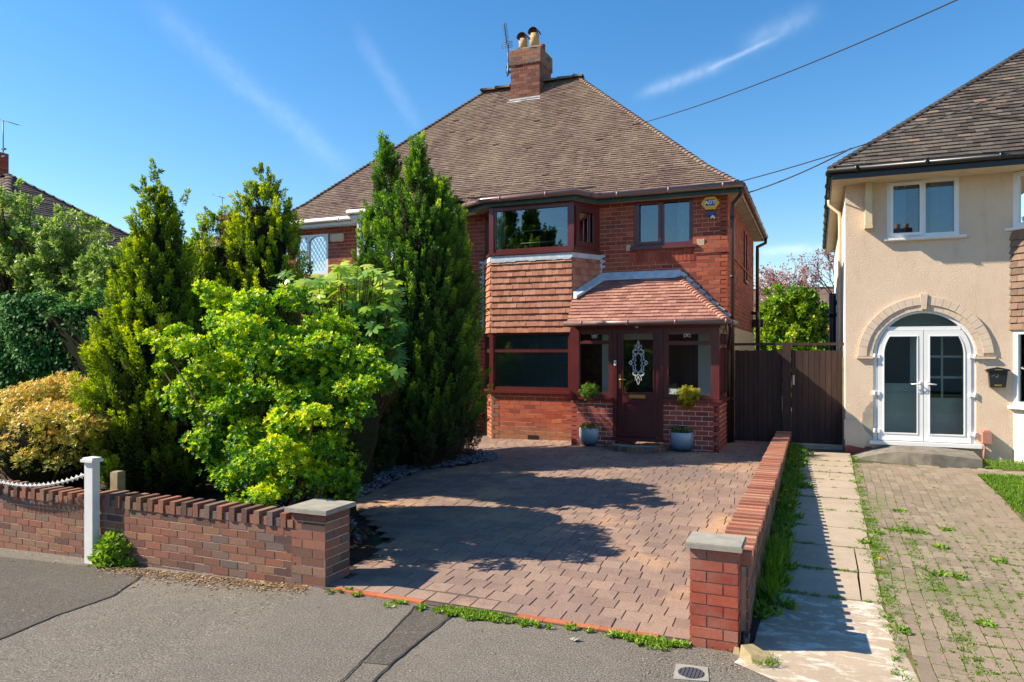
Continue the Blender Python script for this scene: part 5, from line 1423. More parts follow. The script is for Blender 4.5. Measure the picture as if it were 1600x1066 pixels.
# ------------------------------------------------------------------ small things on the pavement
X, Y = G(1080, 1053)
t = thing('stopcock_cover', (X, Y, 0), 'grey square cover with ribbed round lid set in the pavement near the right pillar', 'cover')
mb = MB(); P = [G(1056, 1038), G(1106, 1044), G(1108, 1066), G(1052, 1062)]
mb.flat(P, -.02, .006); mb.build('frame', M['slate_cap'], t)
mb = MB(); mb.lathe((X, Y, .004), [(0, .004), (.085, .004), (.088, 0)], 24, sm=False)
for k in range(-3, 4):
    hw_ = math.sqrt(max(.08**2-(k*.024)**2, 0)); mb.box(X+k*.024-.003, X+k*.024+.003, Y-hw_, Y+hw_, .006, .0115)
mb.build('lid', M['alu'], t)
X, Y = G(1182, 1030)
mb = MB(); mb.hexa([(X-.11, Y-.05, .0), (X-.02, Y-.11, .0), (X+.14, Y-.04, .0), (X-.02, Y+.09, .0), (X-.10, Y-.02, .09), (X-.03, Y-.07, .05), (X+.11, Y-.03, .045), (X-.03, Y+.07, .075)])
mb.hexa([(X-.16, Y+.03, .0), (X-.11, Y+.02, .0), (X-.10, Y+.06, .0), (X-.15, Y+.07, .0), (X-.15, Y+.035, .05), (X-.12, Y+.03, .05), (X-.11, Y+.05, .04), (X-.14, Y+.06, .04)])
tag(mb.build('broken_stone', M['timber']), 'broken chunk of stone lying at the foot of the right brick pillar', 'stone')
X, Y = G(900, 1002)
mb = MB(); mb.poly([(X-.03, Y-.01, .006), (X+.0, Y-.03, .012), (X+.03, Y+.01, .03), (X, Y+.02, .008)]); mb.poly([(X-.05, Y+.0, .01), (X-.02, Y-.02, .012), (X-.01, Y+.02, .025)])
tag(mb.build('litter', M['slate_cap']), 'tiny crumpled scrap lying on the pavement in front of the drive', 'litter')
# drainpipe stub by right pillar
mb = MB(); mb.tube([(xr1+.05, YW+.05, -.02), (xr1+.05, YW+.06, .12)], .03, 8)
tag(mb.build('black_pipe_stub', M['black']), 'short black pipe stub between the right pillar and the broken stone', 'pipe')

# ------------------------------------------------------------------ overhead cables
def cable(p, q, sag, r, mat, label):
    mb = MB(); p = Vector(p); q = Vector(q); n = 40
    mb.tube([p+(q-p)*(i/n)+Vector((0, 0, -sag*4*(i/n)*(1-i/n))) for i in range(n+1)], r, 5)
    return tag(mb.build('overhead_cable', mat), label, 'cable', 'overhead cables')
def at(px, py, Y): x, z = W(px, py, Y); return (x, Y, z)
cable(at(1008, 191, 19.5), at(1700, -95, 11), .18, .012, M['cable'], 'thin black cable rising steeply to the top right from behind the house roof')
cable(at(1156, 284, 13.9), at(1760, 70, 12.2), .12, .010, M['cable'], 'thin upper cable from the right eaves corner crossing the dark tiled roof')
cable(at(1170, 301, 14.2), at(1330, 232, 13.0), .05, .012, M['cable'], 'thick lower cable leaving the right eaves corner just under the upper one')
# ------------------------------------------------------------------ vegetation
def unit(v): return v/np.maximum(np.linalg.norm(v, axis=-1, keepdims=True), 1e-9)
def rdir(n): return unit(rng.normal(size=(n, 3)))
def perp(D):
    a = rdir(len(D)); return unit(np.cross(D, a))
def leafmesh(name, parts, mat, parent=None, shape='diamond'):
    """parts: list of (P, D, S, L, W, tone)"""
    P = np.concatenate([p[0] for p in parts]); D = np.concatenate([p[1] for p in parts]); S = np.concatenate([p[2] for p in parts])
    L = np.concatenate([np.broadcast_to(p[3], len(p[0])) for p in parts])[:, None]; Wd = np.concatenate([np.broadcast_to(p[4], len(p[0])) for p in parts])[:, None]
    T = np.concatenate([np.broadcast_to(p[5], len(p[0])) for p in parts])
    Nn = np.cross(D, S); n = len(P)
    if shape == 'diamond':
        V = np.stack([P, P+D*L*.5+S*Wd*.5+Nn*Wd*.14, P+D*L, P+D*L*.5-S*Wd*.5+Nn*Wd*.14], 1); k = 4
    else:   # rounded, widest beyond the middle
        V = np.stack([P, P+D*L*.45+S*Wd*.42+Nn*Wd*.12, P+D*L*.8+S*Wd*.38+Nn*Wd*.08, P+D*L, P+D*L*.8-S*Wd*.38+Nn*Wd*.08, P+D*L*.45-S*Wd*.42+Nn*Wd*.12], 1); k = 6
    me = bpy.data.meshes.new(name); me.vertices.add(n*k); me.vertices.foreach_set('co', V.reshape(-1).astype('f'))
    me.loops.add(n*k); me.loops.foreach_set('vertex_index', np.arange(n*k, dtype='i'))
    me.polygons.add(n); me.polygons.foreach_set('loop_start', np.arange(0, n*k, k, dtype='i')); me.polygons.foreach_set('loop_total', np.full(n, k, 'i'))
    me.update(calc_edges=True)
    at_ = me.attributes.new('tone', 'FLOAT', 'FACE'); at_.data.foreach_set('value', np.clip(T, 0, 1).astype('f'))
    me.materials.append(mat)
    return link(name, me, parent)
def lump(th, z, seed, amp=.15, f1=3, f2=2.2):
    r_ = np.random.default_rng(seed); s = np.zeros_like(th)
    for k in range(6):
        a, b, c, d = r_.uniform(1, f1*2), r_.uniform(.5, f2*2), r_.uniform(0, 6.28), r_.uniform(.4, 1)
        s += d*np.sin(np.round(a)*th+b*z+c)
    return 1+amp*s/2.2
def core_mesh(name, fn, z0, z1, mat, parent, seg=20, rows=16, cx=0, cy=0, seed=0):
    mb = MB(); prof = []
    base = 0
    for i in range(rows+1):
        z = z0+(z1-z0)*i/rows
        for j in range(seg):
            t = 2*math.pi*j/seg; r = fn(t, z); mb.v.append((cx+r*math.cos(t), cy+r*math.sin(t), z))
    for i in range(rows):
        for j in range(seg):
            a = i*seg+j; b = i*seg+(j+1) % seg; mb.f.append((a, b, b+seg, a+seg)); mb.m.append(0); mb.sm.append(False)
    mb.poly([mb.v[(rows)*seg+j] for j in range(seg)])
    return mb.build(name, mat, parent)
def trunk(parent, base, top, r0, r1, branches=8, spread=.5, seed=0, mat=None, name='trunk', bh=(.25, .95), brl=.8):
    rr = random.Random(seed); mb = MB(); b = Vector(base); t = Vector(top); H = (t-b).length
    pts = [b+(t-b)*k/6+Vector((rr.uniform(-.03, .03), rr.uniform(-.03, .03), 0))*H*.4*(0 < k < 6) for k in range(7)]
    mb.tube(pts, [r0+(r1-r0)*k/6 for k in range(7)], 8)
    for i in range(branches):
        f = bh[0]+(bh[1]-bh[0])*(i+rr.random())/branches; a = rr.uniform(0, 6.28)
        p = b+(t-b)*f; d = Vector((math.cos(a)*spread, math.sin(a)*spread, rr.uniform(.3, .8))).normalized(); L = brl*(1.15-f)*rr.uniform(.6, 1.1)
        mb.tube([p, p+d*L*.5+Vector((0, 0, .03)), p+d*L], [r0*(1-f)*.5+.008, r0*.2*(1-f)+.006, .004], 5)
    return mb.build(name, mat or M['bark'], parent)

G_conifer = [(0, (.012, .028, .006)), (.3, (.030, .070, .012)), (.6, (.085, .150, .018)), (.85, (.22, .27, .025)), (1, (.34, .36, .04))]
M['conifer_gold'] = m_leaf('golden conifer foliage', [(0, (.06, .055, .03)), (.2, (.07, .13, .02)), (.45, (.20, .30, .022)), (.7, (.46, .54, .03)), (1, (.68, .66, .05))], trans=.38)
M['conifer_green'] = m_leaf('green conifer foliage', [(0, (.085, .06, .04)), (.22, (.05, .12, .025)), (.5, (.12, .26, .03)), (.72, (.34, .48, .035)), (1, (.60, .65, .05))], trans=.35)
M['dark_conifer'] = m_leaf('dark conifer foliage', [(0, (.04, .04, .025)), (.5, (.05, .08, .03)), (1, (.13, .18, .05))], trans=.2)
M['shrub'] = m_leaf('bright shrub leaves', [(0, (.03, .10, .02)), (.3, (.07, .22, .022)), (.55, (.25, .45, .020)), (.78, (.54, .68, .022)), (.95, (.66, .74, .03)), (1, (.72, .66, .04))], rough=.45, spec=.28, trans=.4)
M['fatsia'] = m_leaf('fatsia leaves', [(0, (.05, .15, .035)), (.4, (.16, .34, .04)), (.8, (.46, .58, .05)), (1, (.65, .66, .10))], rough=.28, spec=.5, trans=.35)
M['pieris'] = m_leaf('pieris leaves', [(0, (.13, .17, .03)), (.25, (.38, .36, .05)), (.5, (.70, .56, .12)), (.75, (.82, .52, .17)), (.92, (.76, .36, .14)), (1, (.52, .14, .08))], rough=.4, trans=.3)
M['ivy'] = m_leaf('ivy leaves', [(0, (.02, .07, .018)), (.5, (.04, .15, .028)), (1, (.11, .28, .04))], rough=.65, spec=.15, trans=.2)
M['loose'] = m_leaf('loose shrub leaves', [(0, (.08, .15, .035)), (.45, (.19, .31, .06)), (.8, (.40, .52, .13)), (1, (.58, .65, .27))], rough=.45, trans=.35)
M['laurel'] = m_leaf('glossy evergreen leaves', [(0, (.03, .10, .02)), (.5, (.10, .24, .025)), (.8, (.32, .46, .03)), (1, (.55, .60, .06))], rough=.3, spec=.5, trans=.25)
M['blossom'] = m_leaf('pink blossom', [(0, (.14, .06, .045)), (.3, (.30, .15, .12)), (.6, (.62, .36, .36)), (1, (.80, .58, .58))], rough=.6, trans=.35)
M['weed'] = m_leaf('weed leaves', [(0, (.06, .13, .02)), (.5, (.15, .28, .03)), (1, (.38, .50, .06))], trans=.3)
M['grass'] = m_leaf('grass blades', [(0, (.06, .13, .012)), (.5, (.12, .25, .015)), (.85, (.24, .38, .03)), (1, (.45, .42, .14))], trans=.35)
M['petal'] = m_leaf('yellow petals', [(0, (.75, .45, .01)), (1, (.9, .65, .02))], trans=.2)
M['violet'] = m_leaf('violet petals', [(0, (.16, .13, .50)), (1, (.34, .30, .70))], trans=.3)
M['burgundy'] = m_leaf('burgundy petals', [(0, (.05, .008, .015)), (.7, (.12, .015, .04)), (1, (.6, .55, .5))], trans=.2)
M['litterleaf'] = m_leaf('dry leaf litter', [(0, (.10, .05, .02)), (.5, (.26, .15, .07)), (1, (.50, .36, .18))], rough=.8, trans=.1)

def conifer(name, label, x, y, z0, prof, n_pl, mat, seed, per=150, pl_len=(.20, .42), pl_r=.062, leaf=(.050, .018), tops=(), cat='conifer', group=None, core=.72, brown=0.0, lumpamp=.14, up=1.0, tone0=.42, sqx=1.0):
    """prof: list of (height above z0, radius); plumes of small scales sweep up and out over the surface"""
    r_ = np.random.default_rng(seed)
    t = thing(name, (x, y, z0), label, cat, group)
    hs = np.array([p[0] for p in prof]); rs = np.array([p[1] for p in prof]); H = hs[-1]
    fr_ = lambda z: np.interp(z, hs, rs)
    dens = np.interp(np.linspace(0, H, 200), hs, rs)+.06; cdf = np.cumsum(dens); cdf /= cdf[-1]
    z = np.interp(r_.random(n_pl), cdf, np.linspace(0, H, 200)); th = r_.uniform(0, 2*math.pi, n_pl)
    rad = fr_(z)*lump(th, z, seed, lumpamp)*r_.uniform(.72, 1.04, n_pl)
    Pp = np.stack([x+rad*np.cos(th)*sqx, y+rad*np.sin(th), z0+z], 1)
    out = np.stack([np.cos(th), np.sin(th), np.zeros(n_pl)], 1)
    Dp = unit(out*.42+np.array([0, 0, up])+r_.normal(size=(n_pl, 3))*.16)
    Lp = r_.uniform(*pl_len, n_pl)*np.clip(.65+fr_(z)/max(rs)*.5, .5, 1.1)
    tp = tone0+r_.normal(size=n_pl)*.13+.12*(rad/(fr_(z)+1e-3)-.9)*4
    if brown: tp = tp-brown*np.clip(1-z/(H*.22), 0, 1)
    for (tx, ty, tz, n) in tops:   # loose leader sprays on top
        i = r_.normal(size=(n, 3))*np.array([.10, .10, .18]); Pp = np.concatenate([Pp, np.array([x+tx, y+ty, z0+tz])+i])
        Dp = np.concatenate([Dp, unit(np.array([0, 0, 1])+r_.normal(size=(n, 3))*.45)]); Lp = np.concatenate([Lp, r_.uniform(.15, .3, n)]); tp = np.concatenate([tp, np.full(n, .38)])
    n_pl = len(Pp)
    idx = np.repeat(np.arange(n_pl), per); f = r_.random(len(idx))**.85
    a = r_.uniform(0, 2*math.pi, len(idx)); e1 = perp(Dp)[idx]; e2 = np.cross(Dp[idx], e1)
    cone = pl_r*(1-f*.8)*np.sqrt(r_.random(len(idx)))*(Lp[idx]/np.mean(Lp))
    off = (e1*np.cos(a)[:, None]+e2*np.sin(a)[:, None])
    P = Pp[idx]+Dp[idx]*(f*Lp[idx])[:, None]+off*cone[:, None]
    D = unit(Dp[idx]*.9+off*.55+r_.normal(size=(len(idx), 3))*.28)
    S = unit(np.cross(D, r_.normal(size=(len(idx), 3))))
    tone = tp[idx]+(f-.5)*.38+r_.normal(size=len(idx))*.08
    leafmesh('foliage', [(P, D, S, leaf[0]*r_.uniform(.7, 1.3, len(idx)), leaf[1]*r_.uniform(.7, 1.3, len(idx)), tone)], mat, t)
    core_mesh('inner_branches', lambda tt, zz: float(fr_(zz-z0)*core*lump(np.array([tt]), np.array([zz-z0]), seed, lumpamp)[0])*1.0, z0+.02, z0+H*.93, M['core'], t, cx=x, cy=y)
    trunk(t, (x, y, z0-.1), (x, y, z0+H*.8), .08, .02, 4, seed=seed)
    return t

# positions follow from where the plants stand in the beds
def px_at(px, Y): return WX(px, Y)
YA = 7.75; xA = px_at(246, YA); zA0 = g(xA, YA); HA = W(248, 300, YA)[1]-zA0
conifer('conifer', 'tall golden green cone-shaped conifer behind the white chain post, leftmost of the conifers', xA, YA, zA0,
        [(0, .50), (.35, .76), (.9, .90), (1.5, .84), (2.2, .64), (2.9, .46), (3.6, .30), (HA-.05, .05)], 1150, M['conifer_gold'], 11, per=130, tops=[(0, 0, HA-.15, 10), (.12, .05, HA-.35, 8), (-.22, 0, HA+.0, 3)], brown=.28, tone0=.37)
YB_ = 9.6; xB = px_at(412, YB_); zB0 = g(xB, YB_); HB = W(412, 285, YB_)[1]-zB0
conifer('conifer', 'yellow green conifer with a feathery top rising behind the bright shrub, middle of the three', xB, YB_, zB0,
        [(0, .7), (1.5, .8), (2.8, .70), (3.6, .56), (4.2, .42), (HB-.1, .06)], 800, M['conifer_gold'], 12, per=120, tops=[(0, 0, HB-.05, 12), (.2, 0, HB-.45, 6)], tone0=.46)
xB2 = px_at(335, 9.2); zz = g(xB2, 9.2); HB2 = W(335, 352, 9.2)[1]-zz
conifer('conifer', 'lower bushy conifer left of the feathery-topped one, its thin tips against the sky', xB2, 9.2, zz,
        [(0, .6), (1.5, .7), (2.8, .6), (3.6, .42), (HB2-.1, .16)], 560, M['conifer_gold'], 13, per=110, tops=[(-.2, 0, HB2-.1, 6), (.05, 0, HB2, 5)])
YC = 11.0; xC = px_at(654, YC); zC0 = g(xC, YC); 
tC = conifer('conifer', 'broad tall green conifer with two peaks beside the tile-hung bay, rightmost of the conifers', xC, YC, zC0,
        [(0, .78), (.5, .90), (1.2, .92), (2.2, .88), (3.2, .74), (3.9, .58), (4.4, .42), (4.65, .28)], 1400, M['conifer_green'], 14, per=130, brown=.42, tone0=.33, pl_len=(.22, .48))
def plume_column(parent, x, y, z0, z1, r0, n, seed, mat, tone0=.38):
    r_ = np.random.default_rng(seed); per = 130
    z = z0+(z1-z0)*r_.random(n)**1.1; f0 = (z-z0)/(z1-z0); th = r_.uniform(0, 6.28, n); rad = r0*(1-f0**1.6)*r_.uniform(.3, 1, n)
    Pp = np.stack([x+rad*np.cos(th), y+rad*np.sin(th), z], 1); Dp = unit(np.stack([np.cos(th)*.3, np.sin(th)*.3, np.ones(n)], 1)+r_.normal(size=(n, 3))*.15)
    Lp = r_.uniform(.2, .42, n); idx = np.repeat(np.arange(n), per); f = r_.random(len(idx)); e1 = perp(Dp)[idx]; e2 = np.cross(Dp[idx], e1); a = r_.uniform(0, 6.28, len(idx))
    off = e1*np.cos(a)[:, None]+e2*np.sin(a)[:, None]
    P = Pp[idx]+Dp[idx]*(f*Lp[idx])[:, None]+off*(.06*(1-.8*f)*np.sqrt(r_.random(len(idx))))[:, None]
    D = unit(Dp[idx]*.9+off*.5+r_.normal(size=P.shape)*.3); S = unit(np.cross(D, r_.normal(size=P.shape)))
    return leafmesh('leader', [(P, D, S, .055*r_.uniform(.7, 1.3, len(idx)), .017, tone0+(f-.5)*.4+(r_.normal(size=n)*.12)[idx])], mat, parent)
for (px_, py_, base, r0, n, sd) in ((606, 240, 3.7, .34, 120, 41), (652, 236, 3.6, .36, 140, 42), (690, 300, 3.5, .32, 90, 43), (578, 345, 3.0, .30, 90, 44), (628, 330, 3.7, .30, 60, 45)):
    x_, z_ = W(px_, py_, YC-.1); plume_column(tC, x_, YC-.1, zC0+base, z_, r0, n, sd, M['conifer_green'])
x2 = px_at(712, 11.6)
plume_column(tC, x2, 11.7, zC0+2.2, W(712, 345, 11.7)[1], .30, 120, 46, M['conifer_green'], .5)
# low rounded conifer between shrub and drive
xF, yF_ = G(573, 742); yF_ += .12; xF = px_at(573, yF_)
conifer('clipped_conifer', 'low dark rounded conifer beside the slate chippings, below the tall two-peaked conifer', xF, yF_, g(xF, yF_), [(0, .34), (.3, .44), (.8, .46), (1.15, .38), (1.45, .14)], 420, M['dark_conifer'], 15, per=120, pl_len=(.12, .22), pl_r=.06, leaf=(.04, .016), up=.5, cat='shrub', tone0=.5)

def rosettes(P, Nrm, n_leaf, L, Wd, tone, r_, spread=.75, tilt=.5):
    """whorls of leaves at each point P about axis Nrm"""
    n = len(P); e1 = perp(Nrm); e2 = np.cross(Nrm, e1); idx = np.repeat(np.arange(n), n_leaf)
    k = np.tile(np.arange(n_leaf), n); a = k*2.399+r_.uniform(0, 6.28, n)[idx]
    off = e1[idx]*np.cos(a)[:, None]+e2[idx]*np.sin(a)[:, None]
    lift = r_.uniform(tilt*.4, tilt*1.6, len(idx))
    D = unit(off*spread+Nrm[idx]*lift[:, None]+r_.normal(size=off.shape)*.12); S = unit(np.cross(D, Nrm[idx])+r_.normal(size=off.shape)*.1)
    Pb = P[idx]-Nrm[idx]*(k/n_leaf*.02)[:, None]
    return (Pb, D, S, L*r_.uniform(.7, 1.25, len(idx)), Wd*r_.uniform(.75, 1.2, len(idx)), tone[idx]+r_.normal(size=len(idx))*.07)

def pad_shrub(name, label, pads, mat, seed, ros_per=90, n_leaf=8, L=.045, Wd=.024, base=None, cat='shrub', tone0=.5, core=None, ntilt=.5, trunkh=1.0, shape='round', tspread=.16):
    """pads: (x,y,z,rx,ry,rz,tone)"""
    r_ = np.random.default_rng(seed); t = thing(name, base, label, cat)
    parts = []
    for (x, y, z, rx, ry, rz, tn) in pads:
        n = int(ros_per*(rx*ry)/.09); d = rdir(n); d[:, 2] = np.where(d[:, 2] < -.2, -d[:, 2]*r_.choice([1, 1, -1], n), d[:, 2]); q = r_.uniform(.35, 1.06, n)**.6
        lumps = 1+.18*np.sin(d[:, 0]*7+x*9)*np.sin(d[:, 1]*8+z*7)
        P = np.array([x, y, z])+d*np.array([rx, ry, rz])*(q*lumps)[:, None]
        Nn = unit(d*np.array([1/rx, 1/ry, 1/rz])*min(rx, rz)+np.array([0, -.1, ntilt])+r_.normal(size=d.shape)*.3)
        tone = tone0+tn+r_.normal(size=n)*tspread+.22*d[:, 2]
        parts.append(rosettes(P, Nn, n_leaf, L, Wd, tone, r_))
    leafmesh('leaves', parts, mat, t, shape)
    if core:
        mb = MB()
        for (x, y, z, rx, ry, rz, tn) in pads:
            k = core; nrm = 8
            pr = [(0.001, -rz*k)]+[(math.cos(a)*k, math.sin(a)*rz*k) for a in np.linspace(-1.2, 1.2, 6)]+[(0.001, rz*k)]
            base_i = len(mb.v)
            for rr2, zz in pr:
                for j in range(nrm):
                    a = 2*math.pi*j/nrm; mb.v.append((x+rr2*rx*math.cos(a), y+rr2*ry*math.sin(a), z+zz))
            for i in range(len(pr)-1):
                for j in range(nrm):
                    a = base_i+i*nrm+j; b = base_i+i*nrm+(j+1) % nrm; mb.f.append((a, b, b+nrm, a+nrm)); mb.m.append(0); mb.sm.append(False)
        mb.build('inner_leaves', M['core'], t)
    mb = MB(); rr = random.Random(seed)
    for (x, y, z, rx, ry, rz, tn) in pads[::2]:
        b = Vector((base[0]+rr.uniform(-.2, .2), base[1]+rr.uniform(-.15, .15), base[2]-.05)); e = Vector((x, y, z-rz*.3)); m_ = b.lerp(e, .5)+Vector((rr.uniform(-.1, .1), rr.uniform(-.1, .1), -.1))
        mb.tube([b, m_, e], [.028, .018, .008], 5)
    mb.build('branches', M['bark'], t)
    return t

# the big bright shrub: layered pads, some of them pushing forward
r_ = np.random.default_rng(5); YD = 6.5; pads = []
outline = [(330, 455), (395, 470), (450, 520), (520, 500), (560, 560), (590, 590), (570, 640), (545, 690), (530, 740), (480, 770), (430, 780), (370, 770), (330, 745), (300, 690), (320, 640), (285, 600), (265, 560), (245, 540), (300, 520), (360, 440)]
def padat(px, py, Y, rx, ry, rz, tn): x, z = W(px, py, Y); pads.append((x, Y, z, rx, ry, rz, tn))
for (px, py, s, tn) in [(345, 470, .26, .05), (320, 450, .14, .1), (395, 475, .26, .0), (455, 465, .24, -.05), (380, 520, .32, .05), (300, 545, .24, .10), (262, 545, .20, .10), (232, 528, .14, .12), (280, 520, .16, .0), (305, 590, .2, .0), (255, 575, .12, -.05), (340, 580, .30, .06), (430, 560, .36, .0), (510, 545, .30, -.04), (565, 560, .22, .0), (245, 532, .10, .12),
                      (390, 620, .30, -.08), (470, 630, .34, -.08), (540, 620, .28, -.06), (572, 605, .18, -.06), (592, 580, .15, -.04), (566, 640, .16, -.08), (548, 600, .2, -.04), (350, 640, .2, .02), (400, 675, .26, .0), (450, 660, .26, .10), (490, 650, .2, .14), (330, 700, .26, -.10), (300, 690, .16, -.12), (400, 730, .30, -.10), (460, 715, .26, .10), (430, 700, .2, .08), (510, 700, .28, -.06), (500, 745, .2, -.08), (480, 745, .28, .02), (430, 765, .22, .06), (370, 750, .26, -.08), (365, 790, .14, -.05), (410, 775, .2, .12), (295, 610, .16, -.05), (540, 660, .2, -.08)]:
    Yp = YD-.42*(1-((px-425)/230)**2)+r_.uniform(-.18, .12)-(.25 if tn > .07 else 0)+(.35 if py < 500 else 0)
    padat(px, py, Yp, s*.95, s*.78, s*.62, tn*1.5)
for k in range(62):   # deeper layers behind the outer pads
    a = r_.uniform(0, 6.28); q = r_.random()**.5; py = 620+140*q*math.sin(a); hw = 150-(py-520)*.3; px = 414+hw*q*math.cos(a)
    padat(px, py, YD-.05+r_.uniform(-.15, .30), .30, .28, .26, r_.uniform(-.14, .0))
for k in range(16):   # the far and hidden side
    a = r_.uniform(0, math.pi); x = px_at(405, YD)+.75*math.cos(a); pads.append((x, YD+.2+.7*math.sin(a), r_.uniform(.5, 2.3), .35, .35, .25, -.05))
bx = px_at(425, YD)
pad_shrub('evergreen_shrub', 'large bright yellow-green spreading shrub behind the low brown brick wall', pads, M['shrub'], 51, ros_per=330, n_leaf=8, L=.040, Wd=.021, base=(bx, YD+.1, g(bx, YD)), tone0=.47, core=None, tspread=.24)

t_sh = [o for o in bpy.data.objects if o.name == 'evergreen_shrub'][0]
core_mesh('shade_core', lambda tt, zz: .72*(1+.2*math.sin(tt*3))*math.sin(max(.2, min(1, (zz-.0)/2.3))*2.7)**.6, g(bx, YD)+.15, 2.1, M['core'], t_sh, cx=bx+.05, cy=YD+.55)  # solid dark core so gaps between the leaf pads look shaded
# fatsia: large hand-shaped leaves
def palmate(name, label, base, pts, mat, seed, R0=.20):
    r_ = np.random.default_rng(seed); t = thing(name, base, label, 'shrub'); parts = []
    mb = MB()
    for (x, y, z, tn, sc) in pts:
        n = unit(np.array([r_.normal()*.45, -.45+r_.normal()*.4, 1.0])[None])[0]; e1 = unit(np.cross(n, [0, 0, 1.0])[None]+1e-3)[0]; e2 = np.cross(n, e1); d0 = r_.uniform(0, 6.28)
        nl = 8; a = d0+np.linspace(-2.35, 2.35, nl); ln = R0*sc*(1-.30*np.abs(np.linspace(-1, 1, nl)))
        D = unit(np.cos(a)[:, None]*e1+np.sin(a)[:, None]*e2-n*.22); S = unit(np.cross(np.tile(n, (nl, 1)), D))
        parts.append((np.tile([x, y, z], (nl, 1)), D, S, ln, ln*.42, np.full(nl, tn)+r_.normal(size=nl)*.04))
        b = Vector((base[0], base[1], base[2])); mb.tube([b.lerp(Vector((x, y, z)), .55)+Vector((0, 0, .1)), Vector((x, y, z-.12)), Vector((x, y, z))], [.008, .006, .004], 4)
        if r_.random() < .25: mb.tube([b, b.lerp(Vector((x, y, z)), .55)+Vector((0, 0, .1))], [.025, .012], 5)
    leafmesh('leaves', parts, mat, t, 'round'); mb.build('stems', M['bark'], t); return t
pts = []
for k in range(700):
    px = r_.uniform(455, 624); py = 412+(abs(px-545)/75)**2*26+r_.uniform(0, 1)**1.0*175; Y = 8.6+r_.uniform(-.75, .5)
    if k % 4 == 0: px = r_.uniform(565, 622); py = r_.uniform(470, 610)
    if py > 480 and px < 500: continue
    x, z = W(px, py, Y); pts.append((x, Y, z, .42+.28*(py < 470)+r_.normal()*.15-(.15 if py > 490 else 0), r_.uniform(.7, 1.15)))
for k in range(16):
    px = r_.uniform(430, 480); py = r_.uniform(425, 480); Y = 8.8+r_.uniform(-.3, .3); x, z = W(px, py, Y); pts.append((x, Y, z, .35+r_.normal()*.12, .9))
fx = px_at(545, 8.8)
t_f = palmate('fatsia', 'large-leaved shrub with hand-shaped glossy leaves between the bright shrub and the rightmost conifer', (fx, 8.8, g(fx, 8.8)), pts, M['fatsia'], 52, .19)
core_mesh('leaf_shade_core', lambda tt, zz: .5*math.sin(max(.25, min(1, zz/2.5))*2.6)**.6, g(fx, 8.8), 2.2, M['core'], t_f, cx=fx-.25, cy=9.15)  # dark core added as painted shade behind the leaves

# pieris with orange young growth behind the chain
pads = []
for (px, py, s, tn) in [(75, 612, .30, .0), (130, 610, .28, .05), (30, 645, .34, .0), (95, 640, .34, .08), (-20, 670, .34, .0), (60, 665, .36, .06), (120, 655, .30, .02), (20, 700, .30, .04), (85, 695, .30, -.05), (130, 690, .26, -.1), (-40, 710, .3, .0), (50, 720, .24, -.15), (-80, 690, .3, 0), (160, 640, .25, .0), (5, 735, .2, -.2), (100, 725, .22, -.25), (45, 622, .3, .02), (100, 605, .3, .02), (0, 665, .3, 0), (140, 670, .28, -.02), (75, 650, .3, .04), (20, 620, .2, 0)]:
    Yp = 7.1+r_.uniform(-.2, .2)-(.3 if py > 640 else -.2); x, z = W(px, py, Yp); pads.append((x, Yp, z, s, s, s*.72, tn))
x0_ = px_at(65, 7.2)
tp_ = pad_shrub('pieris_shrub', 'rounded shrub with orange and yellow young leaves behind the white chain at the left', pads, M['pieris'], 53, ros_per=230, n_leaf=7, L=.050, Wd=.015, base=(x0_, 7.2, g(x0_, 7.2)), tone0=.36, core=None, ntilt=.7, shape='diamond', tspread=.15)
core_mesh('shade_core', lambda tt, zz: .75*math.sin(max(.15, min(1, (zz-g(x0_, 7.2))/1.3))*2.6)**.7, g(x0_, 7.2), g(x0_, 7.2)+1.3, M['core'], tp_, cx=x0_+.1, cy=7.35)  # solid dark core, painted shade behind the leaf pads
# low green plants under it
def clump(name, label, x, y, h, r, n, mat, seed, L=.05, Wd=.02, cat='plant', group=None, z=None, tone0=.5, flat=.6, parent=None, spread=.8):
    r2_ = np.random.default_rng(seed); zb = g(x, y) if z is None else z
    t = thing(name, (x, y, zb), label, cat, group) if parent is None else parent
    d = rdir(n); d[:, 2] = np.abs(d[:, 2]); q = r2_.random(n)**.4
    P = np.array([x, y, zb])+d*np.array([r, r, h])*q[:, None]; D = unit(d*np.array([spread, spread, flat])+r2_.normal(size=d.shape)*.45); S = perp(D)
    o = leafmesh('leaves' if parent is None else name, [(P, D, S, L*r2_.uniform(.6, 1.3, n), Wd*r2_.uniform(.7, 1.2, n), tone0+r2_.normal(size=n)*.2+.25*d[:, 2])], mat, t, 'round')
    return t
for i, (px, py, hh, rr3, lab) in enumerate([(18, 745, .35, .32, 'green leafy border plant under the orange shrub at the left edge'), (75, 750, .25, .22, 'small green border plant under the orange shrub, right of the chain dip')]):
    x, z = W(px, py+20, 6.2); clump('border_plant', lab, x, 6.2, hh, rr3, 900, M['weed'], 60+i, L=.07, Wd=.035, z=g(x, 6.2))
x, _ = W(160, 770, 5.75); clump('border_plant', 'small bright green plant just behind the white chain post', x+.1, 5.75, .3, .2, 500, M['weed'], 63, L=.07, Wd=.03)
x, y = G(168, 882); tc_ = thing('wall_weed', (x, y, g(x, y)), 'bushy green weed growing at the foot of the wall beside the white post', 'plant')
for i, (dx, dz, rr3, hh, nn) in enumerate(((0, 0, .17, .22, 420), (-.10, .0, .10, .14, 160), (.14, .0, .13, .24, 260), (.05, .16, .12, .18, 240), (-.06, .12, .08, .12, 120), (.27, .0, .08, .10, 90), (.2, .14, .07, .12, 90))):
    clump('leaves', None, x+dx, y+.02, hh, rr3, nn, M['weed'], 640+i, L=.055, Wd=.032, z=g(x, y)+dz, parent=tc_)
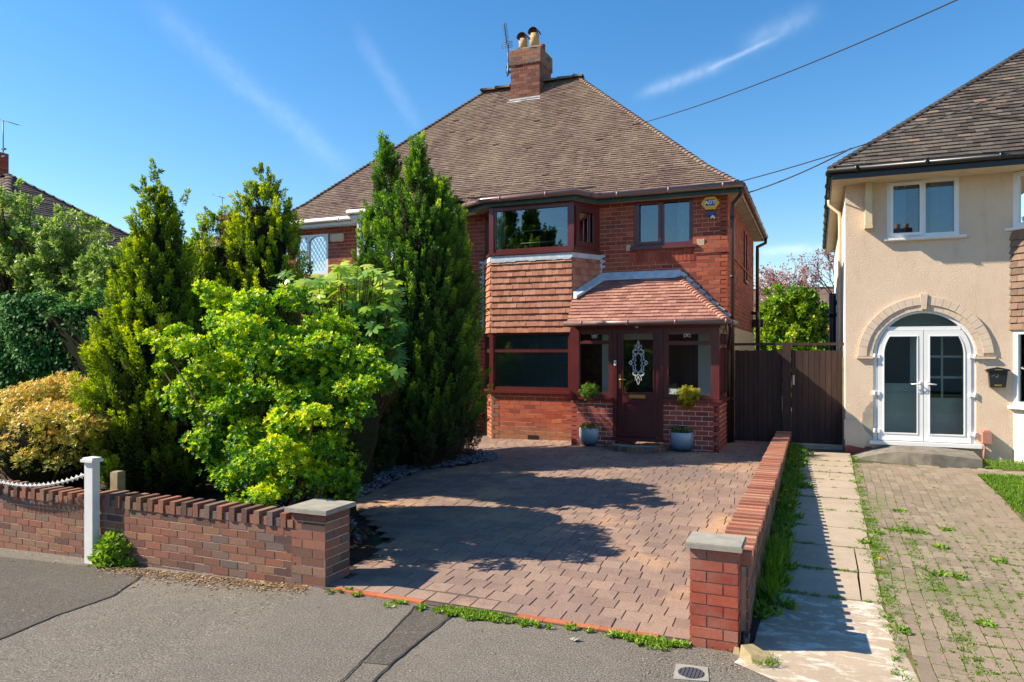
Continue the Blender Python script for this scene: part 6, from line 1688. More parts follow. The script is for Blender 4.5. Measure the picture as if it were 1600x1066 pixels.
# bluebells
bb = [(455, 775), (470, 780), (488, 772), (440, 790), (505, 775), (425, 760), (520, 768)]
proto = None
for i, (px, py) in enumerate(bb):
    x, z = W(px, py, 5.95); zb = g(x, 5.95)+.02
    if proto is None:
        proto = thing('bluebell', (x, 5.95, zb), 'small violet bluebell flowering behind the low wall near the left pillar', 'flower', 'bluebells behind the low wall')
        n = 26; r2_ = np.random.default_rng(3); P = np.array([x, 5.95, zb])+np.stack([r2_.normal(size=n)*.03, r2_.normal(size=n)*.03, r2_.uniform(.28, .62, n)], 1)
        leafmesh('petals', [(P, unit(r2_.normal(size=(n, 3))*.6-np.array([0, 0, .4])), perp(rdir(n)), .035, .016, .5)], M['violet'], proto)
        n = 22; P = np.tile([x, 5.95, zb], (n, 1)); D = unit(np.stack([r2_.normal(size=n)*.35, r2_.normal(size=n)*.35, np.ones(n)], 1)); leafmesh('leaves', [(P, D, perp(D), .4, .016, .4)], M['weed'], proto)
    else:
        c = proto.copy(); col.objects.link(c); c.location = (x, 5.95+.05*(i % 3), zb); c.rotation_euler = (0, 0, i)
        for ch_ in list(proto.children):
            d = ch_.copy(); col.objects.link(d); d.parent = c; d.matrix_parent_inverse = ch_.matrix_parent_inverse.copy()

# ivy hedge and loose shrubs at the left
def leafwall(name, label, x0, x1, y0, y1, z0, ztop, n, mat, seed, L=.06, Wd=.055, cat='hedge', tone0=.45):
    r2_ = np.random.default_rng(seed); t = thing(name, ((x0+x1)/2, (y0+y1)/2, z0), label, cat)
    u = r2_.random(n); w_ = r2_.random(n); top = r2_.random(n) < .22
    bulge = .25*np.sin(u*17)*np.sin(w_*5+1)+.12*np.sin(u*41+w_*13)
    x = x0+(x1-x0)*u; yf = y0-bulge; zt_ = ztop+.18*np.sin(u*23)+.1*np.sin(u*51)
    P = np.where(top[:, None], np.stack([x, y0+(y1-y0)*w_, zt_+bulge*.3], 1), np.stack([x, yf+.15*(w_>.9), z0+(zt_-z0)*w_], 1))
    P += r2_.normal(size=P.shape)*.05
    Nn = np.where(top[:, None], [0, -.2, 1], [0, -1, .25])+r2_.normal(size=P.shape)*.4; Nn = unit(Nn)
    D = unit(np.cross(Nn, r2_.normal(size=P.shape))+np.array([0, 0, -.4])); S = unit(np.cross(D, Nn))
    leafmesh('leaves', [(P, D, S, L*r2_.uniform(.6, 1.3, n), Wd*r2_.uniform(.7, 1.2, n), tone0+r2_.normal(size=n)*.18+bulge*.6)], mat, t, 'round')
    mb = MB(); mb.box(x0, x1, y0+.12, y1-.05, z0, ztop-.12); mb.build('inner_branches', M['core'], t); return t
leafwall('ivy_hedge', 'dense dark green ivy-covered hedge behind the orange shrub at the left', -22, px_at(235, 9.6), 9.6, 10.6, g(-14, 9.6), W(90, 478, 9.6)[1], 42000, M['ivy'], 71, L=.085, Wd=.075)
def loose_tree(name, label, x, y, z0, H, Rx, n_br, leaves_per, mat, seed, L=.10, Wd=.04, zmin=.3, cat='tree', open_=.3, tone0=.5, Ry=None, trunk_r=.07, twig=5):
    r2_ = np.random.default_rng(seed); rr = random.Random(seed); t = thing(name, (x, y, z0), label, cat); Ry = Ry or Rx
    mb = MB(); b = Vector((x, y, z0-.1)); mb.tube([b, b+Vector((.05, 0, H*.3)), b+Vector((0, .05, H*.7))], [trunk_r, trunk_r*.7, trunk_r*.25], 7)
    tips = []
    for i in range(n_br):
        a = rr.uniform(0, 6.28); q = rr.random()**.5; zt_ = z0+H*(zmin+(1-zmin)*rr.random()); f = (zt_-z0)/H
        prof = math.sqrt(max(.05, 1-((f-.55)/.5)**2)); e = Vector((x+Rx*q*prof*math.cos(a), y+Ry*q*prof*math.sin(a), zt_)); s = b+Vector((0, 0, H*max(.1, f*.55)))
        m_ = s.lerp(e, .5)+Vector((rr.uniform(-.1, .1), rr.uniform(-.1, .1), .15))
        mb.tube([s, m_, e], [.022, .013, .005], 4)
        for k in range(twig):
            p = m_.lerp(e, rr.random()) ; d = Vector((rr.gauss(0, 1), rr.gauss(0, 1), rr.gauss(.5, .8))).normalized()*rr.uniform(.2, .5)*Rx*.35
            mb.tube([p, p+d], [.006, .003], 3, caps=False); tips.append((tuple(p), tuple(p+d)))
    mb.build('branches', M['bark'], t)
    A = np.array([q[0] for q in tips]); B = np.array([q[1] for q in tips]); idx = np.repeat(np.arange(len(A)), leaves_per); f = r2_.random(len(idx))[:, None]**.6
    P = A[idx]*(1-f)+B[idx]*f+r2_.normal(size=(len(idx), 3))*.035; dd = unit(B-A)[idx]; D = unit(dd*.5+r2_.normal(size=P.shape)*.6+np.array([0, 0, .15])); S = unit(np.cross(D, r2_.normal(size=P.shape)*.5+np.array([0, 0, 1])))
    leafmesh('foliage', [(P, D, S, L*r2_.uniform(.6, 1.2, len(idx)), Wd*r2_.uniform(.7, 1.2, len(idx)), tone0+r2_.normal(size=len(idx))*.12+(r2_.normal(size=len(A))*.12)[idx])], mat, t)
    return t
for (px, top, Y, rx, sd, lab) in ((18, 285, 12.2, 1.7, 81, 'loose light green shrubby tree at the far left edge above the ivy hedge'), (110, 335, 12.5, 1.6, 82, 'loose twiggy shrub with pale leaves above the ivy hedge, right of the leftmost one'), (172, 385, 11.6, 1.05, 83, 'small pale shrub between the loose twiggy shrubs and the leftmost conifer'), (-70, 330, 11.8, 1.5, 84, 'green shrubby tree partly outside the left edge of the picture')):
    x, z = W(px, top, Y); zb = g(x, Y); loose_tree('garden_tree', lab, x, Y, zb, z-zb, rx, 170, 44, M['loose'], sd, L=.11, Wd=.05, tone0=.6)

# behind, between the houses
x, z = W(1238, 448, 24.5); loose_tree('evergreen_tree', 'dense rounded glossy evergreen tree beyond the side gates', x, 24.5, .4, z-.5, 1.35, 300, 60, M['laurel'], 85, L=.14, Wd=.08, zmin=.12, twig=6, tone0=.66)
core_x = x
x, z = W(1300, 385, 29.0); 
tb = thing('cherry_tree', (x+.6, 29, .4), 'cherry tree with sparse pink blossom branches beside the rendered house', 'tree')
mb = MB(); rr = random.Random(9); tips = []
def br(p, d, L, r0, dep):
    q = p+d*L; mb.tube([p, p.lerp(q, .5)+Vector((rr.gauss(0, .03), 0, rr.gauss(0, .03))), q], [r0, r0*.8, r0*.6], 5, caps=False)
    if dep <= 2: tips.append((tuple(p), tuple(q)))
    if dep == 0: return
    for k in range(3 if dep > 1 else 3):
        nd_ = (d+Vector((rr.gauss(0, .42), rr.gauss(0, .42), rr.gauss(0, .35)))).normalized(); br(p+d*L*rr.uniform(.5, 1), nd_, L*rr.uniform(.6, .85), r0*.6, dep-1)
b0 = Vector((x+.6, 29, .4)); mb.tube([b0, b0+Vector((-.1, 0, 2.0))], [.16, .13], 8)
for (dx, dz) in ((-1, .9), (-.75, 1.1), (-1.1, .45), (-.3, 1.1), (.5, 1.0), (-1, .65), (1, .6)): br(b0+Vector((-.1, 0, 1.9)), Vector((dx, rr.uniform(-.4, .4), dz)).normalized(), 1.62, .06, 4)
mb.build('branches', M['bark'], tb)
A = np.array([q[0] for q in tips]); B = np.array([q[1] for q in tips]); keep = rng.random(len(A)) < .40; A, B = A[keep], B[keep]
idx = np.repeat(np.arange(len(A)), 20); P = B[idx]+rng.normal(size=(len(idx), 3))*.09; D = rdir(len(idx)); leafmesh('blossom', [(P, D, perp(D), .085, .06, .42+rng.normal(size=len(idx))*.2)], M['blossom'], tb)
x, z = W(1292, 500, 25.8); loose_tree('autumn_shrub', 'small orange pink shrub between the evergreen tree and the rendered house', x-.1, 25.8, .4, z-.4, .6, 40, 30, M['pieris'], 87, L=.08, Wd=.04)
x, z = W(1298, 525, 25.0); loose_tree('green_bush', 'low bright green bush just above the right side gate', x-.2, 25.0, .4, z-.35, .7, 40, 30, M['shrub'], 88, L=.08, Wd=.05)

# topiary in the pots
def ball(pot_, px, py, rpx, mat, tone0, lab, seed, lean, n=1500, L=.03, Wd=.012):
    X, Y, Z, r = pot_; cx, cz = W(px, py, Y); rad = rpx*(WX(px+1, Y)-WX(px, Y)); t = thing('topiary_plant', (X, Y, Z-.03), lab, 'plant', 'standard plants in the two porch pots')
    mb = MB(); mb.tube([(X+lean, Y, Z-.05), (X+lean*.5, Y+.01, (Z+cz)/2), (cx, Y, cz)], [.011, .009, .008], 6); mb.build('stem', M['stem'], t)
    r2_ = np.random.default_rng(seed); d = rdir(n); q = r2_.random(n)**.35*(1+.18*np.sin(d[:, 0]*9+seed)*np.sin(d[:, 2]*8)); P = np.array([cx, Y, cz])+d*(rad*q)[:, None]*np.array([1, 1, .92])
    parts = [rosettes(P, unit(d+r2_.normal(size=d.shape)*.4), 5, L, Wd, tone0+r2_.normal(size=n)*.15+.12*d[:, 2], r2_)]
    leafmesh('foliage', parts, mat, t)
    return t
ball(potL, 922, 613, 16.5, M['topi_green'] if 'topi_green' in M else M['weed'], .45, 'ball-headed green topiary on a thin stem in the left porch pot', 91, .0)
M['topi_yellow'] = m_leaf('yellow green leaves', [(0, (.12, .14, .015)), (.5, (.42, .38, .03)), (1, (.70, .58, .05))], trans=.35)
ball(potR, 1075, 620, 18, M['topi_yellow'], .45, 'loose yellow-leaved standard on a leaning stem in the right porch pot', 92, -.06, n=620, L=.045, Wd=.02)
for i, (pt, lab) in enumerate(((potL, 'low bedding flowers around the stem in the left porch pot'), (potR, 'low bedding flowers around the stem in the right porch pot'))):
    X, Y, Z, r = pt; t = thing('bedding_plants', (X, Y, Z), lab, 'flowers', 'bedding plants in the two porch pots')
    n = 420; a = rng.uniform(0, 6.28, n); q = np.sqrt(rng.random(n))*r*.95; P = np.stack([X+q*np.cos(a), Y+q*np.sin(a), Z+rng.uniform(0, .10, n)], 1); D = unit(np.stack([np.cos(a)*.5, np.sin(a)*.5, np.full(n, .6)], 1)+rng.normal(size=(n, 3))*.4)
    leafmesh('leaves', [(P, D, perp(D), .045, .03, .4+rng.normal(size=n)*.2)], M['weed'], t, 'round')
    n = 90; a = rng.uniform(0, 6.28, n); q = np.sqrt(rng.random(n))*r*.95; P = np.stack([X+q*np.cos(a), Y+q*np.sin(a), Z+rng.uniform(.06, .14, n)], 1); D = rdir(n)
    leafmesh('petals', [(P, D, perp(D), .035, .035, rng.random(n))], M['burgundy'], t, 'round')

# slate chippings
n = 5200; xs = rng.uniform(-7.6, -3.9, n*3); ys = rng.uniform(6.0, 12.6, n*3)
SP = [(x, y) for x, y in slate_edge]+[(-6.9, 11.0), (-6.4, 9.0), (-5.3, 7.4), (-4.4, 6.4)]
sel = [k for k in range(len(xs)) if inpoly(xs[k], ys[k], SP)][:n]
def chips(name, pts, mat, label, size=(.012, .035), thick=.008, dz=.02, kind='stuff', hi=.03):
    mb = MB()
    for (x, y) in pts:
        s = random.uniform(*size); w_ = s*random.uniform(.4, .9); a = random.uniform(0, 6.28); tl = random.uniform(-.5, .5); t2 = random.uniform(-.4, .4); z = g(x, y)+dz+random.uniform(0, hi)
        ca, sa = math.cos(a), math.sin(a); c = []
        for (p, q, h) in ((-s, -w_, 0), (s, -w_*.6, 0), (s*.8, w_, 0), (-s*.7, w_*.8, 0), (-s, -w_, thick), (s, -w_*.6, thick), (s*.8, w_, thick), (-s*.7, w_*.8, thick)):
            c.append((x+p*ca-q*sa, y+p*sa+q*ca, z+h+p*tl*.6+q*t2*.6))
        mb.hexa(c, 0, (1, 2, 3, 4, 5))
    return tag(mb.build(name, mat), label, None, None, kind)
def m_isl(name, stops, rough):
    t = NT(name); t.set(t.ramp(t.n('ShaderNodeNewGeometry').outputs['Random Per Island'], stops), rough, .4); return t.mat
M['chip'] = m_isl('blue slate chips', [(0, (.08, .09, .12)), (.5, (.16, .18, .23)), (.85, (.26, .28, .33)), (1, (.45, .43, .42))], .55)
chips('slate_chippings', [(xs[k], ys[k]) for k in sel], M['chip'], 'blue grey slate chippings between the conifers and the paving')
M['barkchip'] = m_isl('bark chips', [(0, (.05, .025, .018)), (.6, (.13, .065, .04)), (1, (.24, .14, .09))], .9)
chips('bark_mulch', [(rng.uniform(-11.5, -4.5), rng.uniform(5.65, 7.0)) for _ in range(3800)], M['barkchip'], 'brown bark mulch on the bed behind the low wall', (.01, .03))
# leaf litter and dry debris under the wall
pts = []
for k in range(2600):
    px = rng.uniform(150, 480); f = (px-150)/330; py = 882+f*34+abs(rng.normal())*9*(1-.4*abs(2*f-1)); x, y = G(px, min(py, 945)); 
    if y < YW-.02: pts.append((x, y))
chips('leaf_litter', pts, m_isl('dry debris', [(0, (.08, .045, .025)), (.5, (.22, .13, .07)), (1, (.48, .34, .18))], .9), 'brown leaf litter along the foot of the low brick wall', (.004, .014), .002, .001, hi=.008)
pts = [G(rng.uniform(1000, 1215), rng.uniform(1005, 1062)) for _ in range(500)]+[G(rng.uniform(0, 1050), rng.uniform(900, 1066)) for _ in range(420)]
chips('pavement_grit', pts, m_isl('grit', [(0, (.07, .05, .04)), (.6, (.22, .17, .12)), (1, (.50, .42, .32))], .9), 'scattered grit and tiny leaves on the pavement', (.002, .006), .002, .002, hi=.002)
mb = MB()
for (px, py, s) in ((207, 918, .03), (213, 914, .025), (186, 925, .02), (410, 951, .018), (365, 958, .02), (35, 955, .016), (85, 880, .02), (20, 878, .018)):
    x, y = G(px, py); z = g(x, y)+.006; a = random.uniform(0, 6); mb.poly([(x+s*math.cos(a), y+s*math.sin(a), z), (x-s*.5*math.sin(a), y+s*.5*math.cos(a), z+.008), (x-s*math.cos(a), y-s*math.sin(a), z+.002), (x+s*.5*math.sin(a), y-s*.5*math.cos(a), z+.004)])
tag(mb.build('fallen_leaves', m_plain('pale dry leaf', (.52, .36, .20), .8)), 'a few pale fallen leaves lying on the pavement', None, None, 'stuff')

# grass, weeds in the joints
def tufts(name, label, spots, mat, per=40, h=(.03, .07), r=.04, wd=.006, kind='stuff', tone0=.5, lean=.6, dz=.012):
    S_ = np.array(spots); idx = np.repeat(np.arange(len(S_)), per); n = len(idx)
    rad = S_[:, 2][idx] if S_.shape[1] > 2 else np.full(n, r)
    a = rng.uniform(0, 6.28, n); q = np.sqrt(rng.random(n))*rad; x = S_[idx, 0]+q*np.cos(a); y = S_[idx, 1]+q*np.sin(a)
    z = np.array([g(float(p), float(s)) for p, s in zip(x, y)])+dz-.004; D = unit(np.stack([rng.normal(size=n)*lean, rng.normal(size=n)*lean, np.ones(n)], 1))
    o = leafmesh(name, [(np.stack([x, y, z], 1), D, perp(D), rng.uniform(*h, n), wd*rng.uniform(.6, 1.4, n), tone0+rng.normal(size=n)*.2)], mat)
    return tag(o, label, None, None, kind)
sp = []
for k in range(5200):
    x = rng.uniform(lawnx(12.3), 6.5); y = rng.uniform(8.6, 12.33)
    if x > lawnx(y)+.02*math.sin(y*9)+.0: sp.append((x, y))
tufts('lawn_grass', 'bright green lawn right of the block drive', sp, M['grass'], per=16, h=(.03, .075), r=.06, wd=.009)
sp = [(rng.uniform(WX(1535, 13.3), 3.8), rng.uniform(12.85, 13.65)) for _ in range(500)]; tufts('verge_grass', 'patchy grass along the foot of the rendered house', sp, M['grass'], per=9, h=(.02, .05), r=.06, wd=.007)
# weeds along the shaded side of the dividing wall
sp = []
for k in range(520):
    y = rng.uniform(5.9, 13.9)
    if rng.random() > .35+.4*math.sin(y*2.3)*math.sin(y*5.1+1)+.035*(y-6)*2: continue
    sp.append((-.44+abs(rng.normal())*.09, y, rng.uniform(.02, .08)))
tufts('wall_weeds', 'strip of weeds along the foot of the dividing wall beside the slab path', sp, M['weed'], per=34, h=(.03, .13), wd=.020, lean=.8, tone0=.36)
sp = [(-.38+rng.normal()*.05, rng.uniform(6.2, 7.6), .05) for _ in range(16)]; tufts('long_grass', 'long pale grass against the dividing wall behind the right pillar', sp, M['grass'], per=40, h=(.10, .30), wd=.006, lean=.35, tone0=.55)
# joints of the slab path and block drive
sp = []
for y in slab_ys:
    for k in range(16):
        if rng.random() < .62: sp.append((pathL+abs(rng.normal())*.5, y+rng.normal()*.012, .03))
sp = [s for s in sp if s[0] < xpath(s[1])]
for k in range(190):
    y = rng.uniform(5.3, 13.4); sp.append((xpath(y)-.01+rng.normal()*.03, y, rng.uniform(.015, .055)))
for k in range(90):
    y = 8.2+rng.normal()*.9; sp.append((xpath(y)+.02+rng.normal()*.05, y, .05))
for k in range(120):
    y = rng.uniform(5.0, 9.4); sp.append((xpath(y)+.34+rng.normal()*.04+(9-y)*.03, y, rng.uniform(.02, .07)))
tufts('joint_grass', 'grass and moss growing in the joints of the slab path', sp, M['grass'], per=26, h=(.010, .035), wd=.007, lean=1.0)
sp = []; gx, gy = .102, .20
for k in range(5200):
    y = rng.uniform(4.9, 12.2); x = rng.uniform(xpath(y), xpath(y)+2.6)
    w_ = math.exp(-((y-7.2)/2.0)**2)*math.exp(-((x-xpath(y)-.9)/.9)**2)+.05
    if rng.random() > w_: continue
    if rng.random() < .5: x = round(x/gx)*gx
    else: y = round(y/gy)*gy
    if x > lawnx(y) and y > 7: continue
    x, y = x+.012*(math.sin(y*1.7+x*.6)+.5*math.sin(y*4.1+1)), y+.012*(math.sin(x*1.9+.5)+.5*math.sin(x*3.7+y*1.1))
    sp.append((x+rng.normal()*.005, y+rng.normal()*.005, rng.uniform(.006, .022)))
tufts('drive_weeds', 'small weeds and moss in the joints of the block drive', sp, M['weed'], per=12, h=(.006, .020), wd=.007, lean=1.1, dz=.016, tone0=.45)
sp = [(*G(px, py), .06) for px, py in ((1395, 830), (1420, 832), (1440, 835), (1350, 850), (1470, 858), (1405, 800), (1480, 830), (1540, 978), (1410, 990), (1500, 905), (1465, 900), (1560, 880), (1370, 835))]
tufts('drive_rosettes', 'flat green weed rosettes spread over the block drive', sp, M['weed'], per=60, h=(.03, .07), wd=.02, lean=1.6)
# front edge of the driveway
sp = []
for k in range(150):
    px = rng.choice([rng.normal(745, 40), rng.normal(1010, 28), rng.normal(730, 14), rng.uniform(540, 1075)]); 
    if not 530 < px < 1070: continue
    f = (px-550)/528; sp.append((*G(px, 931+f*80+abs(rng.normal())*4), rng.uniform(.015, .05)))
tufts('kerb_weeds', 'yellow green weeds along the front edge of the driveway', sp, M['weed'], per=34, h=(.015, .05), wd=.016, lean=1.1, tone0=.6)
sp = [(*G(px, 925+rng.normal()*2), .03) for px in (515, 530, 545, 560)]; tufts('pillar_weeds', 'small weeds at the foot of the left pillar', sp, M['weed'], per=24, h=(.02, .05), wd=.014, lean=1)
sp = [(*G(rng.uniform(1185, 1215), rng.uniform(1030, 1048)), .03) for _ in range(6)]; tufts('stone_weeds', 'a few blades of grass behind the broken stone', sp, M['grass'], per=20, h=(.03, .08), wd=.006)
# dandelions
proto = None
for i, (px, py) in enumerate(((1211, 861), (1228, 770), (1221, 778), (1235, 795), (1215, 786), (1296, 737), (1268, 746), (1377, 882), (1238, 708))):
    x, y = G(px, py+9); z = g(x, y)
    if proto is None:
        proto = thing('dandelion', (x, y, z), 'yellow dandelion flowering among the weeds by the slab path', 'flower', 'dandelions by the slab path')
        mb = MB(); mb.tube([(x, y, z), (x+.01, y, z+.10)], .003, 4); mb.build('stem', M['weed'], proto)
        n = 60; a = rng.uniform(0, 6.28, n); D = unit(np.stack([np.cos(a), np.sin(a), rng.uniform(.1, 1.4, n)], 1)); leafmesh('petals', [(np.tile([x+.01, y, z+.10], (n, 1)), D, perp(D), .024, .007, rng.random(n))], M['petal'], proto)
    else:
        c = proto.copy(); col.objects.link(c); c.location = (x, y, z); c.rotation_euler = (0, 0, i*1.3)
        for ch_ in list(proto.children):
            d = ch_.copy(); col.objects.link(d); d.parent = c; d.matrix_parent_inverse = ch_.matrix_parent_inverse.copy()

# ------------------------------------------------------------------ houses beyond
def far_house(name, label, x0, x1, y0, y1, zb, ze, ridge, mat_wall, mat_roof, chim=None):
    t = thing(name, ((x0+x1)/2, y0, zb), label, 'house')
    mb = MB(); mb.box(x0+.3, x1-.3, y0+.3, y1-.3, zb, ze)
    T = Fr((0, y0+.3)); 
    mb.build('wall', mat_wall, t)
    mb = MB(); a, b = ridge
    slope_tiles(mb, (x0, y0, ze), (x1, y0, ze), b, a, gauge=.16, wid=.3, seed=51); slope_tiles(mb, (x1, y0, ze), (x1, y1, ze), b, b, gauge=.16, wid=.3, seed=52)
    slope_tiles(mb, (x0, y1, ze), (x0, y0, ze), a, a, gauge=.2, wid=.3, seed=53)
    mb.poly([(x1, y1, ze), (x0, y1, ze), a, b]); rf = mb.build('roof', mat_roof, t)
    mb = MB(); hip_tiles(mb, Vector((x1, y0, ze)), Vector(b), .1, .3); hip_tiles(mb, Vector((x1, y1, ze)), Vector(b), .1, .3); hip_tiles(mb, Vector(a), Vector(b), .12, .4); mb.build('hip_tile', mat_roof, rf)
    mb = MB(); k = int((x1-x0)/3)
    for i in range(k):
        c = x0+1.2+i*3
        for zz in (zb+1.0, zb+3.5): mb.box(c, c+1.3, .0, .06, zz, zz+1.2, T)
    o = mb.build('window', M['white'], t)
    if chim:
        cx, cy, w_, d_, z0, z1 = chim
        mb = MB(); mb.box(cx-w_/2, cx+w_/2, cy-d_/2, cy+d_/2, z0, z1-.3); mb.box(cx-w_/2-.05, cx+w_/2+.05, cy-d_/2-.05, cy+d_/2+.05, z1-.3, z1)
        bricks(mb, Fr((cx-w_/2, cy-d_/2)), w_, z0, z1-.3, [], ch=.11, bl=.26, m=0); bricks(mb, Fr((cx+w_/2, cy-d_/2), (0, 1)), d_, z0, z1-.3, [], ch=.11, bl=.26, m=0)
        c = mb.build('chimney', M['brick_up'], t)
        for dx in (-.18, .2):
            mb = MB(); mb.lathe((cx+dx*w_/.8, cy, z1), [(.14, 0), (.12, .3), (.10, .3), (.1, 0)], 10); mb.build('chimney_pot', M['pot_buff'], c)
    return t
# left: dark roof above the hedge
M['roof_shade'] = m_tile('dark brown roof tile', [(0, (.07, .05, .045)), (1, (.14, .10, .085))], streak=.2)
a = (-34, 14.4, EYE+5.35); b = (-22.6, 14.4, EYE+5.35)
far_house('neighbouring_house', 'dark hipped roof house half hidden behind the loose shrubs at the far left', -36, -18.7, 11.8, 17.0, .2, EYE+2.95, (a, b), M['mortar_red'], M['roof_shade'], chim=None)
cxl, czl = W(-16, 235, 14.4)
mb = MB(); mb.box(cxl-.55, cxl+.10, 14.1, 14.9, EYE+5.2, czl); bricks(mb, Fr((cxl+.10, 14.1), (0, 1)), .8, EYE+5.2, czl, [], m=0); bricks(mb, Fr((cxl-.55, 14.1)), .65, EYE+5.2, czl, [], m=0)
o = mb.build('chimney', M['brick_up'], None); tag(o, 'purple-red brick chimney stack at the extreme left edge above the dark roof', 'chimney')
xl_, zl_ = W(5, 246, 14.2); aerial((xl_, 14.2, zl_), 'television aerial on a tall mast at the far left edge of the picture', W(5, 188, 14.2)[1]-zl_, grid=False, az=.1, tilt=-.32, boom=.62, nel=6)
# middle: chimney and roof between the conifers
cxm, czm = W(364, 338, 34); d0 = W(364, 400, 34)[1]
far_house('distant_house', 'distant house with a brick chimney and two aerials seen between the conifers', cxm-9, cxm+5, 31, 42, .4, 5.0, ((cxm-4, 35, W(330, 372, 35)[1]), (cxm+.5, 35, W(330, 372, 35)[1])), M['mortar_red'], M['roof'], chim=(cxm, 34, .95, 1.2, d0-1, czm))
x, z = W(347, 366, 33.3); aerial((x, 33.3, z), 'aerial left of the distant brick chimney between the conifers', W(344, 309, 33.3)[1]-z, grid=False, scale=1.6, az=math.pi, tilt=.32, boom=.75, nel=4)
x, z = W(383, 356, 34.5); aerial((x, 34.5, z), 'shorter aerial right of the distant brick chimney between the conifers', W(383, 327, 34.5)[1]-z, grid=False, scale=1.6, az=math.pi, tilt=.28, boom=.3, nel=4)
# right: roof beyond the side passage
xq, zq_ = W(1196, 464, 40)
far_house('distant_house', 'low brown roof far beyond the side passage', xq-4, xq+9, 40, 48, .4, zq_-.9, ((xq-1, 43, zq_+.6), (xq+5, 43, zq_+.6)), M['cream'], M['roof'], None)

# ------------------------------------------------------------------ the far side of the street (seen only mirrored in the windows)
def far_h2(x0, lab, wm='brick_up'):
    far_house('opposite_house', lab, x0, x0+12, -24, -16.5, .0, 4.6, ((x0+3, -20, 8.0), (x0+9, -20, 8.0)), M[wm], M['roof_shade'], chim=(x0+6, -20, .9, .9, 7, 9.2))
far_h2(-17.5, 'brick house across the street, mirrored in the windows only'); far_h2(-34, 'second brick house across the street, further left'); far_h2(-1.5, 'pale rendered house across the street, opposite the right house', 'white_render')
conifer('street_conifer', 'tall dark conifer across the street, mirrored in the upper bay window', -18.6, -15.5, 0, [(0, 1.4), (2, 1.7), (6, 1.3), (8.6, .3)], 260, M['dark_conifer'], 77, per=90, pl_len=(.5, 1.0), pl_r=.2, leaf=(.16, .06), tone0=.5)
SUN, SKY, EXPO = 5.0, .10, .95
# ------------------------------------------------------------------ light, sky, camera
to_sun = Vector((-1, -.36, .86)).normalized()
elev = math.asin(to_sun.z); 
sun = bpy.data.lights.new('sun', 'SUN'); sun.energy = SUN; sun.angle = R(.5); sun.color = (1.0, .885, .70)
so = bpy.data.objects.new('sun', sun); col.objects.link(so); so.rotation_euler = to_sun.to_track_quat('Z', 'Y').to_euler(); so.location = to_sun*50
wd = bpy.data.worlds.new('World'); scn.world = wd; wd.use_nodes = True; nt = wd.node_tree; nt.nodes.clear()
def N(t, **k):
    n = nt.nodes.new(t)
    for a, b in k.items(): setattr(n, a, b)
    return n
out = N('ShaderNodeOutputWorld'); bg = N('ShaderNodeBackground'); nt.links.new(bg.outputs[0], out.inputs[0])
sky = N('ShaderNodeTexSky', sky_type='NISHITA'); sky.sun_disc = False; sky.sun_elevation = elev
sky.sun_rotation = math.atan2(to_sun.x, to_sun.y); sky.air_density = 1.15; sky.dust_density = .3; sky.ozone_density = 3.0; sky.altitude = 200
tc = N('ShaderNodeTexCoord')
def vdot(v):
    d = N('ShaderNodeVectorMath', operation='DOT_PRODUCT'); nt.links.new(tc.outputs['Generated'], d.inputs[0]); d.inputs[1].default_value = v; return d.outputs['Value']
def mth(op, a, b=None, c=None):
    m = N('ShaderNodeMath', operation=op)
    for i, v in enumerate((a, b, c)):
        if v is None: continue
        if isinstance(v, (int, float)): m.inputs[i].default_value = v
        else: nt.links.new(v, m.inputs[i])
    return m.outputs[0]
def dirv(px, py): return Vector(ray(px, py)).normalized()
nz = N('ShaderNodeTexNoise'); nz.inputs['Scale'].default_value = 9; nz.inputs['Detail'].default_value = 8; nz.inputs['Roughness'].default_value = .65; nt.links.new(tc.outputs['Generated'], nz.inputs['Vector'])
nz2 = N('ShaderNodeTexNoise'); nz2.inputs['Scale'].default_value = 80; nz2.inputs['Detail'].default_value = 6; nt.links.new(tc.outputs['Generated'], nz2.inputs['Vector'])
total = None
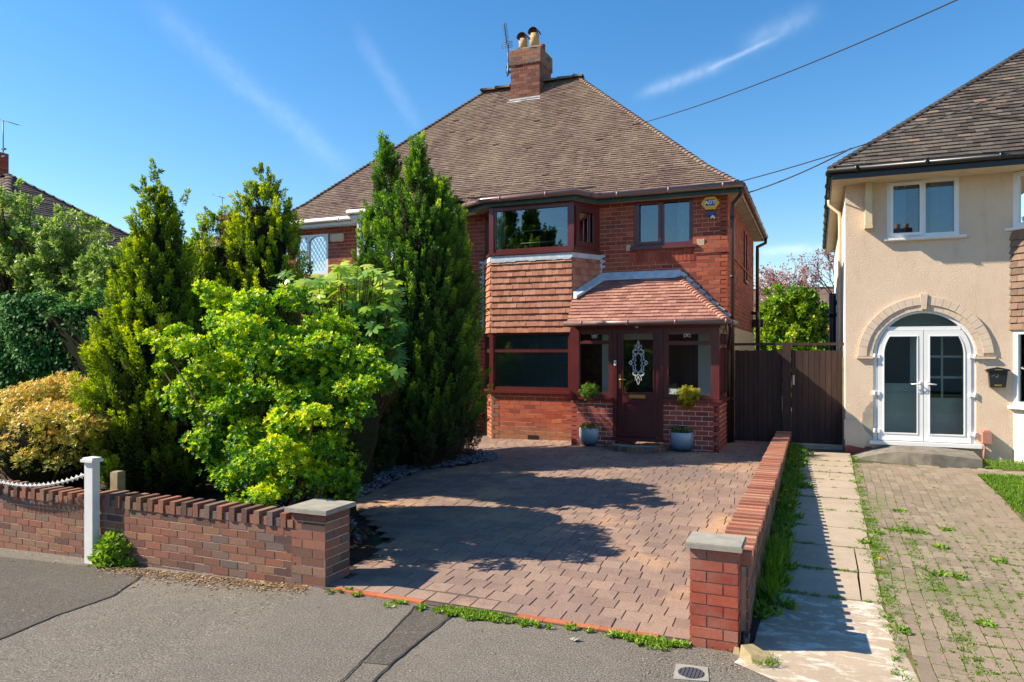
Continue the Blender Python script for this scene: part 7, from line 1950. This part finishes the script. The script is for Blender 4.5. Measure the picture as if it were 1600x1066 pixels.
def streak(a, b, w, amt, dens=.1):
    """wisp between two directions, soft across and along"""
    global total
    A, B = dirv(*a), dirv(*b); n = A.cross(B).normalized(); mid = (A+B).normalized(); half = A.angle(B)/2
    al = (B-A).normalized()
    off = mth('MULTIPLY_ADD', mth('SUBTRACT', nz.outputs['Fac'], .5), w*2.2, vdot(n))
    s = mth('DIVIDE', off, w); g1 = mth('EXPONENT', mth('MULTIPLY', mth('MULTIPLY', s, s), -1.0))
    t_ = mth('DIVIDE', vdot(al), half*.8); t4 = mth('MULTIPLY', t_, t_); g2 = mth('EXPONENT', mth('MULTIPLY', mth('MULTIPLY', t4, t4), -1.0))
    front_ = mth('GREATER_THAN', vdot(mid), .2)
    tex = mth('ADD', dens, mth('MULTIPLY', nz2.outputs['Fac'], 1-dens))
    v = mth('MULTIPLY', mth('MULTIPLY', g1, g2), mth('MULTIPLY', mth('MULTIPLY', tex, front_), amt))
    total = v if total is None else mth('ADD', total, v)
streak((990, 152), (1150, 92), .007, .22); streak((1100, 112), (1222, 54), .0026, .24); streak((1150, 80), (1285, 10), .011, .14)
streak((215, -10), (400, 150), .015, .08); streak((330, 90), (560, 280), .012, .11); streak((550, 30), (665, 215), .010, .09)
streak((1160, 395), (1330, 386), .006, .30); streak((1150, 425), (1330, 430), .02, .12)
mix = N('ShaderNodeMix', data_type='RGBA'); mix.clamp_factor = True
gm = N('ShaderNodeHueSaturation'); gm.inputs['Saturation'].default_value = 1.32; gm.inputs['Value'].default_value = 1.0
nt.links.new(sky.outputs[0], gm.inputs['Color'])
nt.links.new(total, mix.inputs[0]); nt.links.new(gm.outputs[0], mix.inputs[6]); mix.inputs[7].default_value = (9.0, 9.3, 9.6, 1)
nt.links.new(mix.outputs[2], bg.inputs[0]); bg.inputs[1].default_value = SKY

cam = bpy.data.cameras.new('camera'); co_ = bpy.data.objects.new('camera', cam); col.objects.link(co_)
co_.location = (0, 0, EYE); co_.rotation_euler = (R(90), 0, YAW); cam.sensor_width = 36; cam.lens = 36*FP/1600; cam.shift_y = 17/1600
cam.clip_start = .05; cam.clip_end = 2000
scn.camera = co_
scn.view_settings.view_transform = 'Standard'; scn.view_settings.look = 'None'; scn.view_settings.gamma = 1; scn.view_settings.use_curve_mapping = False
scn.view_settings.exposure = EXPO
scn.render.engine = 'CYCLES'; scn.cycles.max_bounces = 8; scn.cycles.transparent_max_bounces = 12; scn.cycles.diffuse_bounces = 3
scn.cycles.use_denoising = True
